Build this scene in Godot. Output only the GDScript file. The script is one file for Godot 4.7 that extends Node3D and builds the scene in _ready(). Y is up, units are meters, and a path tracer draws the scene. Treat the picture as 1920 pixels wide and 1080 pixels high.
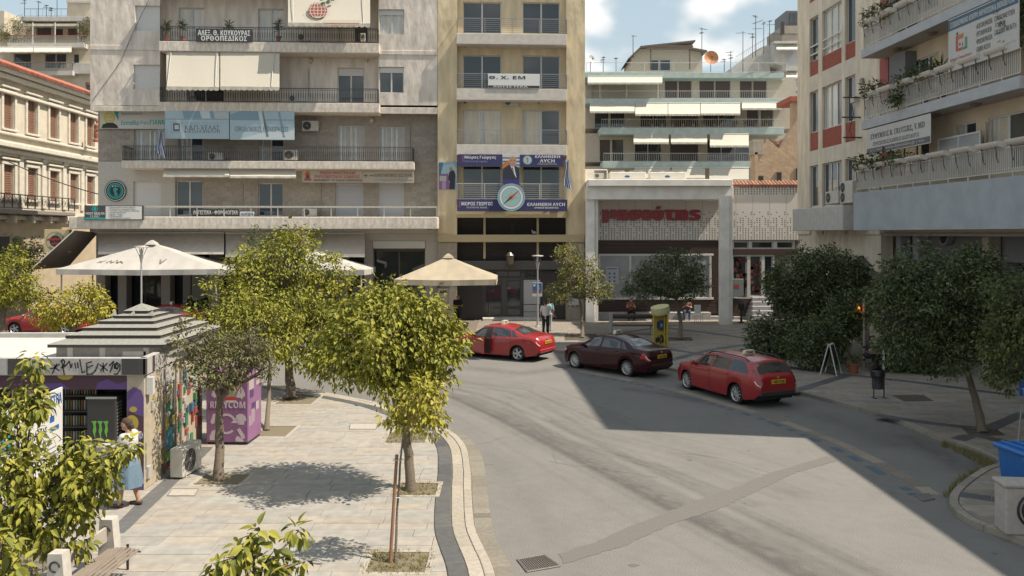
extends Node3D
# A small square with a curved street, seen from a first-floor balcony. Metres, y up, the camera looks along -z.
const FOCAL := 1560.0   # pixels of a 1920 wide picture
const EYE := 5.4        # metres above the street
var rng:=RandomNumberGenerator.new()
var mats:={}
var tex:={}
var used:={}

class MB:
	var v:=PackedVector3Array()
	var n:=PackedVector3Array()
	var c:=PackedColorArray()
	var uv:=PackedVector2Array()
	var col:=Color.WHITE
	func tri(a: Vector3,b: Vector3,d: Vector3) -> void:   # counter-clockwise seen from the front
		var m:=(b-a).cross(d-a).normalized()
		v.append_array([a,d,b]); n.append_array([m,m,m]); c.append_array([col,col,col]); uv.append_array([Vector2.ZERO,Vector2.ZERO,Vector2.ZERO])
	func quad(a: Vector3,b: Vector3,d: Vector3,e: Vector3)->void:
		var m:=(d-a).cross(e-b).normalized()
		v.append_array([a,d,b,a,e,d]); n.append_array([m,m,m,m,m,m]); c.append_array([col,col,col,col,col,col])
		uv.append_array([Vector2(0,1),Vector2(1,0),Vector2(1,1),Vector2(0,1),Vector2(0,0),Vector2(1,0)])
	func squad(p: Array,m: Array) -> void:   # smooth quad with its own normals
		v.append_array([p[0],p[2],p[1],p[0],p[3],p[2]]); n.append_array([m[0],m[2],m[1],m[0],m[3],m[2]]); c.append_array([col,col,col,col,col,col])
		uv.append_array([Vector2(0,1),Vector2(1,0),Vector2(1,1),Vector2(0,1),Vector2(0,0),Vector2(1,0)])
	func box(at: Vector3,s: Vector3,b:=Basis())->void:
		var h:=s*0.5
		var p:=[]
		for k in 8:
			p.append(at+b*Vector3(h.x if k & 1 else -h.x,h.y if k & 2 else -h.y,h.z if k & 4 else -h.z))
		quad(p[4],p[5],p[7],p[6]); quad(p[1],p[0],p[2],p[3]); quad(p[5],p[1],p[3],p[7])
		quad(p[0],p[4],p[6],p[2]); quad(p[6],p[7],p[3],p[2]); quad(p[0],p[1],p[5],p[4])
	func span(a: Vector3,b: Vector3) -> void:   # an upright box between two corners
		box((a+b)*0.5,(b-a).abs())
	func bev(at: Vector3,s: Vector3,r: float,b := Basis()) -> void:   # a box with chamfered edges
		var h:=s*0.5
		r=minf(r,minf(h.x,minf(h.y,h.z))*0.9)
		var q:=func(sx: int,sy: int,sz: int,ax: int)->Vector3:
			var l:=Vector3(sx*(h.x-(0.0 if ax==0 else r)),sy*(h.y-(0.0 if ax==1 else r)),sz*(h.z-(0.0 if ax==2 else r)))
			return at+b*l
		for s1 in [-1,1]:
			_f([q.call(s1,-1,-1,0),q.call(s1,1,-1,0),q.call(s1,1,1,0),q.call(s1,-1,1,0)],at)
			_f([q.call(-1,s1,-1,1),q.call(-1,s1,1,1),q.call(1,s1,1,1),q.call(1,s1,-1,1)],at)
			_f([q.call(-1,-1,s1,2),q.call(1,-1,s1,2),q.call(1,1,s1,2),q.call(-1,1,s1,2)],at)
			for s2 in [-1,1]:
				_f([q.call(s1,s2,-1,0),q.call(s1,s2,1,0),q.call(s1,s2,1,1),q.call(s1,s2,-1,1)],at)
				_f([q.call(s1,-1,s2,0),q.call(s1,1,s2,0),q.call(s1,1,s2,2),q.call(s1,-1,s2,2)],at)
				_f([q.call(-1,s1,s2,1),q.call(1,s1,s2,1),q.call(1,s1,s2,2),q.call(-1,s1,s2,2)],at)
				for s3 in [-1,1]:
					var t: Array=[q.call(s1,s2,s3,0),q.call(s1,s2,s3,1),q.call(s1,s2,s3,2)]
					if s1*s2*s3*b.determinant()>0:
						tri(t[0],t[1],t[2])
					else:
						tri(t[0],t[2],t[1])
	func _f(f: Array,from: Vector3)->void:
		if (f[2]-f[0]).cross(f[3]-f[1]).dot((f[0]+f[2])*0.5-from)>=0:
			quad(f[0],f[1],f[2],f[3])
		else:
			quad(f[3],f[2],f[1],f[0])
	func tube(path: Array,radii,sides:=8,caps:=true)->void:
		var rings:=[]
		var norms:=[]
		var last:=Vector3.ZERO
		for i in path.size():
			var t: Vector3=(path[mini(i+1,path.size()-1)]-path[maxi(i-1,0)]).normalized()
			var side: Vector3=last if last!=Vector3.ZERO else (Vector3.UP if absf(t.y)<0.9 else Vector3.RIGHT)
			side=(side-t*side.dot(t)).normalized()
			last=side
			var up: Vector3=t.cross(side)
			var r: float=radii[i] if radii is Array else radii
			var ring:=[]
			var nn:=[]
			for k in sides:
				var a: float=TAU*k/sides
				var d: Vector3=side*cos(a)+up*sin(a)
				ring.append(path[i]+d*r); nn.append(d)
			rings.append(ring); norms.append(nn)
		for i in path.size()-1:
			for k in sides:
				var k2: int=(k+1) % sides
				squad([rings[i][k],rings[i][k2],rings[i+1][k2],rings[i+1][k]],[norms[i][k],norms[i][k2],norms[i+1][k2],norms[i+1][k]])
		if caps:
			for k in range(1,sides-1):
				tri(rings[0][0],rings[0][k+1],rings[0][k])
				var e: Array=rings[-1]
				tri(e[0],e[k],e[k+1])
	func lathe(prof: Array,segs: int,x := Transform3D(),smooth := true) -> void:   # profile of (radius, height), upwards
		for i in prof.size()-1:
			var a: Vector2=prof[i]
			var b: Vector2=prof[i+1]
			var sl:=Vector2(b.y-a.y,a.x-b.x).normalized()
			for k in segs:
				var t0: float=TAU*k/segs
				var t1: float=TAU*(k+1)/segs
				var d0:=Vector3(sin(t0),0,cos(t0))
				var d1:=Vector3(sin(t1),0,cos(t1))
				var u:=Vector3.UP
				var p: Array=[x*(d0*a.x+u*a.y),x*(d1*a.x+u*a.y),x*(d1*b.x+u*b.y),x*(d0*b.x+u*b.y)]
				if smooth:
					var n0: Vector3=(x.basis*(d0*sl.x+u*sl.y)).normalized()
					var n1: Vector3=(x.basis*(d1*sl.x+u*sl.y)).normalized()
					squad(p,[n0,n1,n1,n0])
				else:
					quad(p[0],p[1],p[2],p[3])
	func prism(poly: PackedVector2Array,z0: float,z1: float,x := Transform3D(),back := true) -> void:   # an outline in x and y, pushed from z0 to z1
		if Geometry2D.is_polygon_clockwise(poly):
			poly=poly.duplicate(); poly.reverse()
		var t:=Geometry2D.triangulate_polygon(poly)
		for i in range(0,t.size(),3):
			var a:=poly[t[i]]
			var b:=poly[t[i+1]]
			var d:=poly[t[i+2]]
			if (b-a).cross(d-a)<0:
				var s:=b
				b=d; d=s
			tri(x*Vector3(a.x,a.y,z1),x*Vector3(b.x,b.y,z1),x*Vector3(d.x,d.y,z1))
			if back:
				tri(x*Vector3(a.x,a.y,z0),x*Vector3(d.x,d.y,z0),x*Vector3(b.x,b.y,z0))
		for i in poly.size():
			var a:=poly[i]
			var b:=poly[(i+1) % poly.size()]
			quad(x*Vector3(a.x,a.y,z0),x*Vector3(b.x,b.y,z0),x*Vector3(b.x,b.y,z1),x*Vector3(a.x,a.y,z1))
	func ball(at: Vector3,r: Vector3,segs:=10,rows:=7)->void:
		var prof:=[]
		for i in rows+1:
			var a: float=-PI/2+PI*i/rows
			prof.append(Vector2(cos(a),sin(a)))
		lathe(prof,segs,Transform3D(Basis.from_scale(r),at))
	func mesh()->ArrayMesh:
		var a:=[]
		a.resize(Mesh.ARRAY_MAX)
		a[Mesh.ARRAY_VERTEX]=v; a[Mesh.ARRAY_NORMAL]=n; a[Mesh.ARRAY_COLOR]=c; a[Mesh.ARRAY_TEX_UV]=uv
		var m:=ArrayMesh.new()
		if v.size():
			m.add_surface_from_arrays(Mesh.PRIMITIVE_TRIANGLES,a)
		return m

func numbered(parent: Node,called: String)->String:
	var key:=str(parent.get_instance_id())+called
	var k: int=used.get(key,0)
	used[key]=k+1
	return called if k==0 else "%s_%03d" % [called,k]

func put(mb: MB,called: String,mat: Material,parent: Node)->MeshInstance3D:
	return putm(mb.mesh(),called,mat,parent)

func putm(m: Mesh,called: String,mat: Material,parent: Node)->MeshInstance3D:
	var o:=MeshInstance3D.new()
	o.name=numbered(parent,called)
	o.mesh=m
	o.material_override=mat
	parent.add_child(o,true)
	return o

func thing(called: String,label: String,category: String,group:="",at:=Transform3D())->Node3D:
	var o:=Node3D.new()
	o.name=numbered(self,called)
	o.transform=at
	add_child(o,true)
	tag(o,label,category,group)
	return o

func tag(o: Node,label: String,category: String,group:="")->Node:
	o.set_meta("label",label)
	o.set_meta("category",category)
	if group:
		o.set_meta("group",group)
	return o

func struct(o: Node,label:="")->Node:
	o.set_meta("kind","structure")
	if label:
		o.set_meta("label",label)
	return o

func stuff(o: Node)->Node:
	o.set_meta("kind","stuff")
	return o

# ---- places: a direction of the 1920 x 1080 view, met with the ground or with a facade -------------------------
func gp(px: float,py: float,h:=0.0)->Vector3:
	var d:=FOCAL*(EYE-h)/(py-438.0)
	return Vector3((px-960.0)/FOCAL*d,h,-d)

func g2(px: float,py: float,h:=0.0)->Vector2:
	var p:=gp(px,py,h)
	return Vector2(p.x,p.z)

func at(px: float,py: float,d: float)->Vector3:
	return Vector3((px-960.0)/FOCAL*d,EYE+(438.0-py)/FOCAL*d,-d)

func lp(fr: Transform3D,px: float,py: float,z:=0.0)->Vector3:
	var inv:=fr.affine_inverse()
	var o:=inv*Vector3(0,EYE,0)
	var r:=inv.basis*Vector3((px-960.0)/FOCAL,(438.0-py)/FOCAL,-1)
	return o+r*((z-o.z)/r.z)

func lr(fr: Transform3D,x0: float,y0: float,x1: float,y1: float,z := 0.0) -> Rect2:   # upright rectangle on a facade: x, y, width, height
	var a:=lp(fr,x0,y0,z)
	var b:=lp(fr,x0,y1,z)
	var d:=lp(fr,x1,y0,z)
	return Rect2(a.x,b.y,d.x-a.x,a.y-b.y)

func frame_at(o: Vector3,right: Vector3)->Transform3D:
	var u:=right.normalized()
	return Transform3D(Basis(u,Vector3.UP,u.cross(Vector3.UP).normalized()),o)

# ---- materials ------------------------------------------------------------------------------------------------
func noise_tex(called: String,freq: float,lo: float,hi: float,oct:=4,size:=512,kind:=FastNoiseLite.TYPE_SIMPLEX_SMOOTH,bump:=false,tint:=Color.WHITE)->NoiseTexture2D:
	if tex.has(called):
		return tex[called]
	var f:=FastNoiseLite.new()
	f.noise_type=kind
	f.seed=called.hash() % 1000
	f.frequency=freq
	f.fractal_octaves=oct
	var t:=NoiseTexture2D.new()
	t.width=size; t.height=size
	t.seamless=true
	t.noise=f
	if bump:
		t.as_normal_map=true
		t.bump_strength=lo
	else:
		var gr:=Gradient.new()
		gr.set_color(0,Color(lo,lo,lo)*tint); gr.set_color(1,Color(hi,hi,hi))
		t.color_ramp=gr
	tex[called]=t
	return t

func lin(r: float,g: float,b: float,a:=1.0)->Color:
	var k:=Color(r,g,b).linear_to_srgb()
	k.a=a
	return k

func hexa(r: int,g: int,b: int) -> Color:   # an 8-bit sRGB colour
	return Color8(r,g,b)

# plain material; grain names a noise texture laid over it in world space, repeating every «every» metres
func mat(col: Color,rough:=0.85,grain:="",every:=Vector3(2,2,2),metal:=0.0,vcol:=false)->StandardMaterial3D:
	var key:="%s|%s|%s|%s|%s|%s" % [col,rough,grain,every,metal,vcol]
	if mats.has(key):
		return mats[key]
	var m:=StandardMaterial3D.new()
	m.albedo_color=col
	m.roughness=rough
	m.metallic=metal
	m.vertex_color_use_as_albedo=vcol
	if grain:
		m.albedo_texture=tex[grain]
		m.uv1_triplanar=true
		m.uv1_world_triplanar=true
		m.uv1_scale=Vector3(1/every.x,1/every.y,1/every.z)
	mats[key]=m
	return m

func relief(m: StandardMaterial3D,t: String,depth: float)->StandardMaterial3D:
	m.normal_enabled=true
	m.normal_texture=tex[t]
	m.normal_scale=depth
	return m

func textured(im: Image,rough:=0.8)->StandardMaterial3D:
	var m:=StandardMaterial3D.new()
	m.albedo_texture=ImageTexture.create_from_image(im)
	m.roughness=rough
	return m

# ---- lettering ------------------------------------------------------------------------------------------------
var fonts:={}
func font(face: String,weight: int)->SystemFont:
	var key:=face+str(weight)
	if not fonts.has(key):
		var f:=SystemFont.new()
		f.font_names=PackedStringArray([face])
		f.font_weight=weight
		fonts[key]=f
	return fonts[key]

# letters w wide and h high, standing 4 mm proud, centred on «c» of a parent whose x runs right and y up
func letters(s: String,parent: Node,c: Vector3,w: float,h: float,m: Material,face:="Droid Sans",weight:=700,turn:=Basis(),deep:=0.006,called:="lettering")->MeshInstance3D:
	var t:=TextMesh.new()
	t.text=s.replace("Ν","N")   # the Greek capital of this font does not mesh
	t.font=font(face,weight)
	t.font_size=32
	t.pixel_size=0.02
	t.depth=0.02
	t.curve_step=2.0
	var o:=putm(t,called,m,parent)
	var bb:=t.get_aabb()
	var sc:=Vector3(w/maxf(bb.size.x,0.01),h/maxf(bb.size.y,0.01),deep/0.02)
	o.transform=Transform3D(turn*Basis.from_scale(sc),c-turn*(sc*bb.get_center()))
	return o

# ================================================== camera, sky, sun ==========================================
func camera_and_light()->void:
	var cam:=Camera3D.new()
	cam.name="camera"
	cam.position=Vector3(0,EYE,0)
	cam.set_frustum(0.1*1080.0/FOCAL,Vector2(0,-102.0/FOCAL*0.1),0.1,900.0)
	add_child(cam)
	cam.current=true
	var sun:=DirectionalLight3D.new()
	sun.name="sun"
	sun.light_energy=1.38
	sun.light_color=Color(1.0,0.955,0.885)
	sun.light_angular_distance=0.5
	sun.shadow_enabled=true
	add_child(sun)
	sun.look_at_from_position(Vector3.ZERO,Vector3(-0.56,-0.83,-0.105))
	var env:=Environment.new()
	env.background_mode=Environment.BG_SKY
	env.tonemap_mode=Environment.TONE_MAPPER_LINEAR
	env.tonemap_exposure=1.75
	env.sdfgi_enabled=true; env.ssao_enabled=true; env.ssil_enabled=true
	var sky:=Sky.new()
	var sm:=PanoramaSkyMaterial.new()
	sm.panorama=sky_picture()
	sky.sky_material=sm
	env.sky=sky
	env.background_energy_multiplier=1.65
	var we:=WorldEnvironment.new()
	we.name="world_environment"
	we.environment=env
	add_child(we)

func sky_picture()->ImageTexture:
	var w:=1536
	var h:=768
	var big:=FastNoiseLite.new()
	big.noise_type=FastNoiseLite.TYPE_SIMPLEX_SMOOTH
	big.seed=11; big.frequency=1.9; big.fractal_octaves=6; big.fractal_gain=0.52
	var soft:=FastNoiseLite.new()
	soft.seed=5; soft.frequency=0.8; soft.fractal_octaves=2
	var data:=PackedFloat32Array()
	data.resize(w*h*3)
	var i:=0
	for y in h:
		var el:=PI/2-PI*(y+0.5)/h
		var sy:=sin(el)
		var ce:=cos(el)
		for x in w:
			var r:=0.26; var g:=0.25; var b:=0.23
			if el>-0.03:
				var az:=TAU*(x+0.5)/w
				var up:=maxf(sy,0.0)
				var t:=pow(1.0-up,3.0)
				r=lerpf(0.135,0.24,t); g=lerpf(0.185,0.285,t); b=lerpf(0.23,0.295,t)
				var s := 1.5 / (up + 0.22)   # a flat cloud layer overhead
				var px:=ce*sin(az)*s
				var pz:=ce*cos(az)*s
				var cover:=big.get_noise_3d(px,pz,up*1.5)+0.35*soft.get_noise_2d(px,pz)
				var k:=clampf((cover+0.14)*1.9,0.0,1.0)
				k=k*k*(3.0-2.0*k)*0.9
				var lit:=clampf(0.335+cover*0.2,0.3,0.41)
				r=lerpf(r,0.98*lit,k); g=lerpf(g,0.97*lit,k); b=lerpf(b,0.95*lit,k)
			data[i]=r; data[i+1]=g; data[i+2]=b
			i+=3
	return ImageTexture.create_from_image(Image.create_from_data(w,h,false,Image.FORMAT_RGBF,data.to_byte_array()))

func textures()->void:
	noise_tex("grit",0.12,0.84,1.0,4)
	noise_tex("blotch",0.012,0.86,1.0,5)
	noise_tex("plaster",0.03,0.92,1.0,6)
	noise_tex("stain",0.008,0.9,1.0,6,512)
	noise_tex("streak",0.02,0.83,1.02,5)
	noise_tex("asphalt",0.3,0.74,1.05,3)
	noise_tex("rough_n",0.09,6.0,0,4,512,FastNoiseLite.TYPE_SIMPLEX_SMOOTH,true)
	noise_tex("soft_n",0.02,5.0,0,4,512,FastNoiseLite.TYPE_SIMPLEX_SMOOTH,true)
	noise_tex("bark_n",0.05,10.0,0,4,512,FastNoiseLite.TYPE_SIMPLEX_SMOOTH,true)

# ================================================== ground ====================================================
func smooth_line(p: PackedVector2Array,step := 0.35) -> PackedVector2Array:   # Catmull-Rom through the points
	var out:=PackedVector2Array()
	for i in p.size()-1:
		var a:=p[maxi(i-1,0)]
		var b:=p[i]
		var c:=p[i+1]
		var d:=p[mini(i+2,p.size()-1)]
		var n:=maxi(1,int(b.distance_to(c)/step))
		for k in n:
			out.append(b.cubic_interpolate(c,a,d,float(k)/n))
	out.append(p[-1])
	return out

func px_line(a: Array,h:=0.0)->PackedVector2Array:
	var out:=PackedVector2Array()
	for p in a:
		out.append(g2(p[0],p[1],h))
	return out

func shifted(line: PackedVector2Array,off: float) -> PackedVector2Array:   # a line beside it, to the left where off > 0
	var out:=PackedVector2Array()
	for i in line.size():
		var t:=(line[mini(i+1,line.size()-1)]-line[maxi(i-1,0)]).normalized()
		out.append(line[i]+Vector2(t.y,-t.x)*off)
	return out

# pieces of a strip that follows a line between two offsets; each piece is a part until «most» have been made
func strip(line: PackedVector2Array,o0: float,o1: float,length: float,y0: float,y1: float,called: String,m: Material,parent: Node,most: int,tone:=0.14,gap:=0.008,crumble:=0.0)->void:
	var a:=shifted(line,o0)
	var b:=shifted(line,o1)
	var pieces:=[]
	var i:=0
	while i<line.size()-1:
		var j:=i
		var run:=0.0
		while j<line.size()-1 and run<length:
			run+=line[j].distance_to(line[j+1])
			j+=1
		var q:=PackedVector2Array()
		for k in range(i,j+1):
			q.append(a[k])
		for k in range(j,i-1,-1):
			q.append(b[k])
		pieces.append(q)
		i=j
	pieces.sort_custom(func(p,q): return p[0].length()<q[0].length())
	var rest:=MB.new()
	for k in pieces.size():
		var parts:=Geometry2D.offset_polygon(pieces[k],-gap)
		if parts.is_empty():
			continue
		var mb: MB=MB.new() if k<most else rest
		var s:=1.0-tone*rng.randf()
		mb.col=Color(s,s*rng.randf_range(0.97,1.0),s*rng.randf_range(0.94,1.0))
		slab_of(mb,parts[0],y0,y1+rng.randf_range(-0.003,0.003)-crumble*rng.randf(),0.012)
		if k<most:
			put(mb,called,m,parent)
	if rest.v.size():
		stuff(put(rest,called+"_row",m,parent))

# a flat stone with a chamfered top: an outline on the ground plan (x, z)
func slab_of(mb: MB,poly: PackedVector2Array,y0: float,y1: float,ch:=0.006)->void:
	if not Geometry2D.is_polygon_clockwise(poly):   # so that the outline runs counter-clockwise seen from above
		poly=poly.duplicate(); poly.reverse()
	var top:=PackedVector2Array()
	var mid:=Vector2.ZERO
	for p in poly:
		mid+=p
	mid /= poly.size()
	var ins:=Geometry2D.offset_polygon(poly,-ch)
	var n:=poly.size()
	if ins.size()==1 and ins[0].size()==n:
		for p in poly:
			var best:=ins[0][0]
			for q in ins[0]:
				if q.distance_squared_to(p)<best.distance_squared_to(p):
					best=q
			top.append(best)
	else:
		for p in poly:
			top.append(p.move_toward(mid,ch))
	for i in n:
		var j:=(i+1) % n
		var a:=Vector3(poly[i].x,y0,poly[i].y)
		var b:=Vector3(poly[j].x,y0,poly[j].y)
		var a1:=Vector3(poly[i].x,y1-ch*0.6,poly[i].y)
		var b1:=Vector3(poly[j].x,y1-ch*0.6,poly[j].y)
		mb._f([a,b,b1,a1],Vector3(mid.x,y0,mid.y))
		mb._f([a1,b1,Vector3(top[j].x,y1,top[j].y),Vector3(top[i].x,y1,top[i].y)],Vector3(mid.x,y0-1,mid.y))
	flat(mb,top,y1)

func flat(mb: MB,poly: PackedVector2Array,y: float)->void:
	var t:=Geometry2D.triangulate_polygon(poly)
	for i in range(0,t.size(),3):
		var a:=Vector3(poly[t[i]].x,y,poly[t[i]].y)
		var b:=Vector3(poly[t[i+1]].x,y,poly[t[i+1]].y)
		var d:=Vector3(poly[t[i+2]].x,y,poly[t[i+2]].y)
		if (b-a).cross(d-a).y>0:
			mb.tri(a,b,d)
		else:
			mb.tri(a,d,b)

# courses of slabs over an area, less the holes; the nearest «most» are parts of their own
func paving(area: PackedVector2Array,holes: Array,row: float,length: float,y0: float,y1: float,m: Material,parent: Node,most: int,tint: Color,tone: float,near:=0.0,far:=60.0,turn:=0.0)->void:
	var box:=Rect2(area[0],Vector2.ZERO)
	for p in area:
		box=box.expand(p)
	var jobs:=[]
	var spin:=Transform2D(turn,Vector2.ZERO)
	var back:=spin.affine_inverse()
	if turn!=0.0:
		box=(back*box)
	var z:=box.end.y
	var k:=0
	while z>box.position.y:
		var x:=box.position.x-length*rng.randf()
		var hrow:=row*rng.randf_range(0.85,1.15)
		while x<box.end.x:
			var w:=length*rng.randf_range(0.6,1.35)
			jobs.append(Rect2(x,z-hrow,w,hrow))
			x+=w
		z-=hrow
	var live:=[]
	for r in jobs:
		var g:=0.004
		var q: PackedVector2Array=spin*PackedVector2Array([r.position+Vector2(g,g),Vector2(r.end.x-g,r.position.y+g),r.end-Vector2(g,g),Vector2(r.position.x+g,r.end.y-g)])
		if -q[0].y<near or -q[0].y>far or absf(q[0].x)>-q[0].y*0.66+1.0:
			continue
		var got:=Geometry2D.intersect_polygons(q,area)
		for hole in holes:
			var next:=[]
			for p in got:
				if Geometry2D.intersect_polygons(p,hole).is_empty():
					next.append(p)
				else:
					next.append_array(Geometry2D.clip_polygons(p,hole))
			got.assign(next)
		for p in got:
			if not Geometry2D.is_polygon_clockwise(p) or true:
				var size:=0.0
				for i in p.size():
					size+=p[i].cross(p[(i+1) % p.size()])
				if absf(size)>0.02:
					live.append(p)
	live.sort_custom(func(p,q): return p[0].length()<q[0].length())
	var rest:=MB.new()
	for i in live.size():
		var mb: MB=MB.new() if i<most else rest
		var s:=1.0-tone*rng.randf()
		var warm:=rng.randf_range(-0.04,0.05)
		mb.col=Color(tint.r*s*(1+warm),tint.g*s,tint.b*s*(1-warm))
		slab_of(mb,live[i],y0,y1+rng.randf_range(-0.0025,0.0025),0.005)
		if i<most:
			put(mb,"paving_slab",m,parent)
	if rest.v.size():
		stuff(put(rest,"further_paving",m,parent))

func seg_dist(p: Vector2,line: PackedVector2Array)->float:
	var best:=1e9
	for i in line.size()-1:
		var q:=Geometry2D.get_closest_point_to_segment(p,line[i],line[i+1])
		best=minf(best,p.distance_squared_to(q))
	return sqrt(best)

var island:=PackedVector2Array()
var pavement_edge:=PackedVector2Array()
var pits:=[]

func setting()->void:
	var gm:=mat(lin(0.24,0.22,0.19),0.95,"blotch",Vector3(9,9,9))
	var g:=MB.new()
	g.quad(Vector3(-500,-0.06,60),Vector3(500,-0.06,60),Vector3(500,-0.06,-700),Vector3(-500,-0.06,-700))
	struct(put(g,"ground",gm,self),"bare ground under the town, out to the horizon")
	# ---- the street: a fine grid whose colours carry wear, tyre polish and dirt
	var tracks:=[[px_line([[640,700],[860,745],[960,790],[1100,862],[1250,940],[1440,1035],[1600,1120],[1900,1300]]),0.34,0.5],
		[px_line([[700,700],[900,722],[1010,750],[1110,812],[1190,832],[1310,862],[1500,930]]),0.2,0.2],
		[px_line([[1440,990],[1560,1050],[1700,1120]]),0.35,0.16],[px_line([[600,690],[800,705],[1000,728],[1150,790],[1330,850]]),0.4,0.13],
		[px_line([[880,800],[960,900],[1040,1010],[1120,1120]]),0.3,0.1],[px_line([[1180,730],[1240,738],[1310,752]]),0.35,0.4],
		[px_line([[1540,780],[1600,800],[1660,830]]),0.5,0.3],[px_line([[1840,870],[1810,880],[1760,850],[1700,820]]),0.4,0.45],[px_line([[880,690],[980,700],[1060,690]]),0.5,0.3]]
	var nz:=FastNoiseLite.new()
	nz.seed=3; nz.frequency=0.5; nz.fractal_octaves=4
	var fine:=FastNoiseLite.new()
	fine.seed=8; fine.frequency=3.0; fine.fractal_octaves=3
	var cols:={}
	for k in 22:   # rubber laid down in thin lines beside the main wheel tracks
		var from: Array=tracks[[0,0,1,3][k % 4]]
		var cut: PackedVector2Array=shifted(from[0],rng.randf_range(-1.5,1.5))
		tracks.append([cut.slice(k % 3,cut.size()-(k % 2)),rng.randf_range(0.05,0.11),rng.randf_range(0.1,0.28)])
	var st:=0.11
	var x0:=-7.0
	var z0:=-42.0
	var nx:=198
	var nzc:=320
	var grid:=[]
	for j in nzc+1:
		for i in nx+1:
			var p:=Vector2(x0+i*st,z0+j*st)
			var v:=1.0+0.09*nz.get_noise_2d(p.x,p.y)+0.08*fine.get_noise_2d(p.x,p.y)
			for t in tracks:
				var d:=seg_dist(p,t[0])
				if d<t[1]*2.2:
					var streak:=0.75+0.5*fine.get_noise_2d(d*14.0,(p.x+p.y)*0.15)
					v*=1.0-t[2]*streak*exp(-(d*d)/(t[1]*t[1]))
			grid.append(Color(0.208*v,0.198*v,0.184*v))
	var rm:=MB.new()
	for j in nzc:
		for i in nx:
			var k:=j*(nx+1)+i
			var a:=Vector3(x0+i*st,0,z0+j*st)
			var pts:=[a,a+Vector3(0,0,st),a+Vector3(st,0,st),a+Vector3(st,0,0)]
			var cc:=[grid[k],grid[k+nx+1],grid[k+nx+2],grid[k+1]]
			for q in [0,2,1,0,3,2]:
				rm.v.append(pts[q]); rm.n.append(Vector3.UP); rm.c.append(cc[q]); rm.uv.append(Vector2.ZERO)
	rm.col=Color(0.208,0.198,0.184)
	for r in [[-70.0,-7.0,-52.0,20.0],[14.78,40.0,-52.0,20.0],[-7.0,14.78,-6.8,20.0],[-7.0,14.78,-52.0,-42.0]]:
		rm.quad(Vector3(r[0],-0.002,r[3]),Vector3(r[1],-0.002,r[3]),Vector3(r[1],-0.002,r[2]),Vector3(r[0],-0.002,r[2]))
	var road_mat:=relief(mat(Color.WHITE,0.88,"asphalt",Vector3(1.6,1.6,1.6),0.0,true),"rough_n",0.5)
	var road:=struct(put(rm,"road",road_mat,self),"worn pale asphalt street that curves across the square") as Node
	# asphalt patch over a cable trench
	var pm:=relief(mat(lin(0.172,0.161,0.146),0.92,"asphalt",Vector3(1.3,1.3,1.3)),"rough_n",0.6)
	var tr:=px_line([[1047,1039],[1115,1017],[1175,990],[1240,965],[1310,937],[1385,912],[1440,888],[1482,876],[1550,855],[1570,864],[1490,887],[1440,911],[1347,955],[1265,980],[1175,1022],[1100,1045],[1057,1057]])
	var edge:=PackedVector2Array()
	for i in tr.size():
		var b:=tr[(i+1) % tr.size()]
		var n:=maxi(1,int(tr[i].distance_to(b)/0.09))
		for k in n:
			edge.append(tr[i].lerp(b,float(k)/n)+Vector2(rng.randf_range(-0.02,0.02),rng.randf_range(-0.02,0.02)))
	var tm:=MB.new()
	flat(tm,edge,0.005)
	struct(put(tm,"road_patch",pm,road))
	var cracks:=MB.new()
	for k in 12:
		var p:=Vector2(rng.randf_range(-3.0,9.0),rng.randf_range(-32.0,-10.0))
		var dir:=rng.randf_range(-0.9,0.9)+(1.57 if k % 3==0 else 0.0)
		for i in 14:
			dir+=rng.randf_range(-0.35,0.35)
			var q:=p+Vector2(cos(dir),sin(dir))*rng.randf_range(0.1,0.3)
			var s:=(q-p).normalized().orthogonal()*rng.randf_range(0.003,0.007)
			flat(cracks,PackedVector2Array([p+s,q+s,q-s,p-s]),0.004)
			p=q
	for k in 40:   # oil drips and small repairs
		var p:=Vector2(rng.randf_range(-2.5,9.0),rng.randf_range(-34.0,-10.0))
		var blot:=PackedVector2Array()
		var r:=rng.randf_range(0.02,0.09)
		for i in 9:
			blot.append(p+Vector2(cos(TAU*i/9),sin(TAU*i/9))*r*rng.randf_range(0.6,1.3))
		flat(cracks,blot,0.003)
	stuff(put(cracks,"cracks_and_stains",mat(lin(0.11,0.102,0.09),0.9),road))
	# ---- right-hand pavement and the bay cut into it
	pavement_edge=smooth_line(px_line([[-420,619],[0,619],[400,620],[700,622],[860,632],[940,645],[1037,660],[1150,678],[1260,696],[1380,717],[1482,737],[1590,765],[1677,792],[1762,827],[1815,845],[1850,861],[1874,872]],0.0))
	pavement_edge.append_array(smooth_line(px_line([[1872,878],[1840,888],[1795,920],[1779,945],[1790,967],[1825,989],[1890,1013],[1960,1040],[2100,1100],[2500,1300]],0.0),0.2))
	var inner:=shifted(pavement_edge,0.02)
	var area:=inner.duplicate()
	area.append_array(PackedVector2Array([Vector2(26,inner[-1].y),Vector2(26,-58),Vector2(-75,-58)]))
	var m_pave:=relief(mat(Color.WHITE,0.72,"blotch",Vector3(2.3,2.3,2.3),0.0,true),"soft_n",0.25)
	var pb:=MB.new()
	pb.col=Color(0.2,0.175,0.145)
	flat(pb,area,0.10)
	var pave:=struct(put(pb,"pavement",m_pave,self),"paved square in front of the shops, pale stone with dark bands") as Node
	var kerb_m:=relief(mat(Color.WHITE,0.8,"blotch",Vector3(0.8,0.8,0.8),0.0,true),"soft_n",0.4)
	var kerb_mat2:=kerb_m.duplicate() as StandardMaterial3D
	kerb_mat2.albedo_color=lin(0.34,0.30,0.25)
	var kerb:=struct(node_at("pavement_kerb"),"stone kerb along the pavement of the shops")
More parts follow.
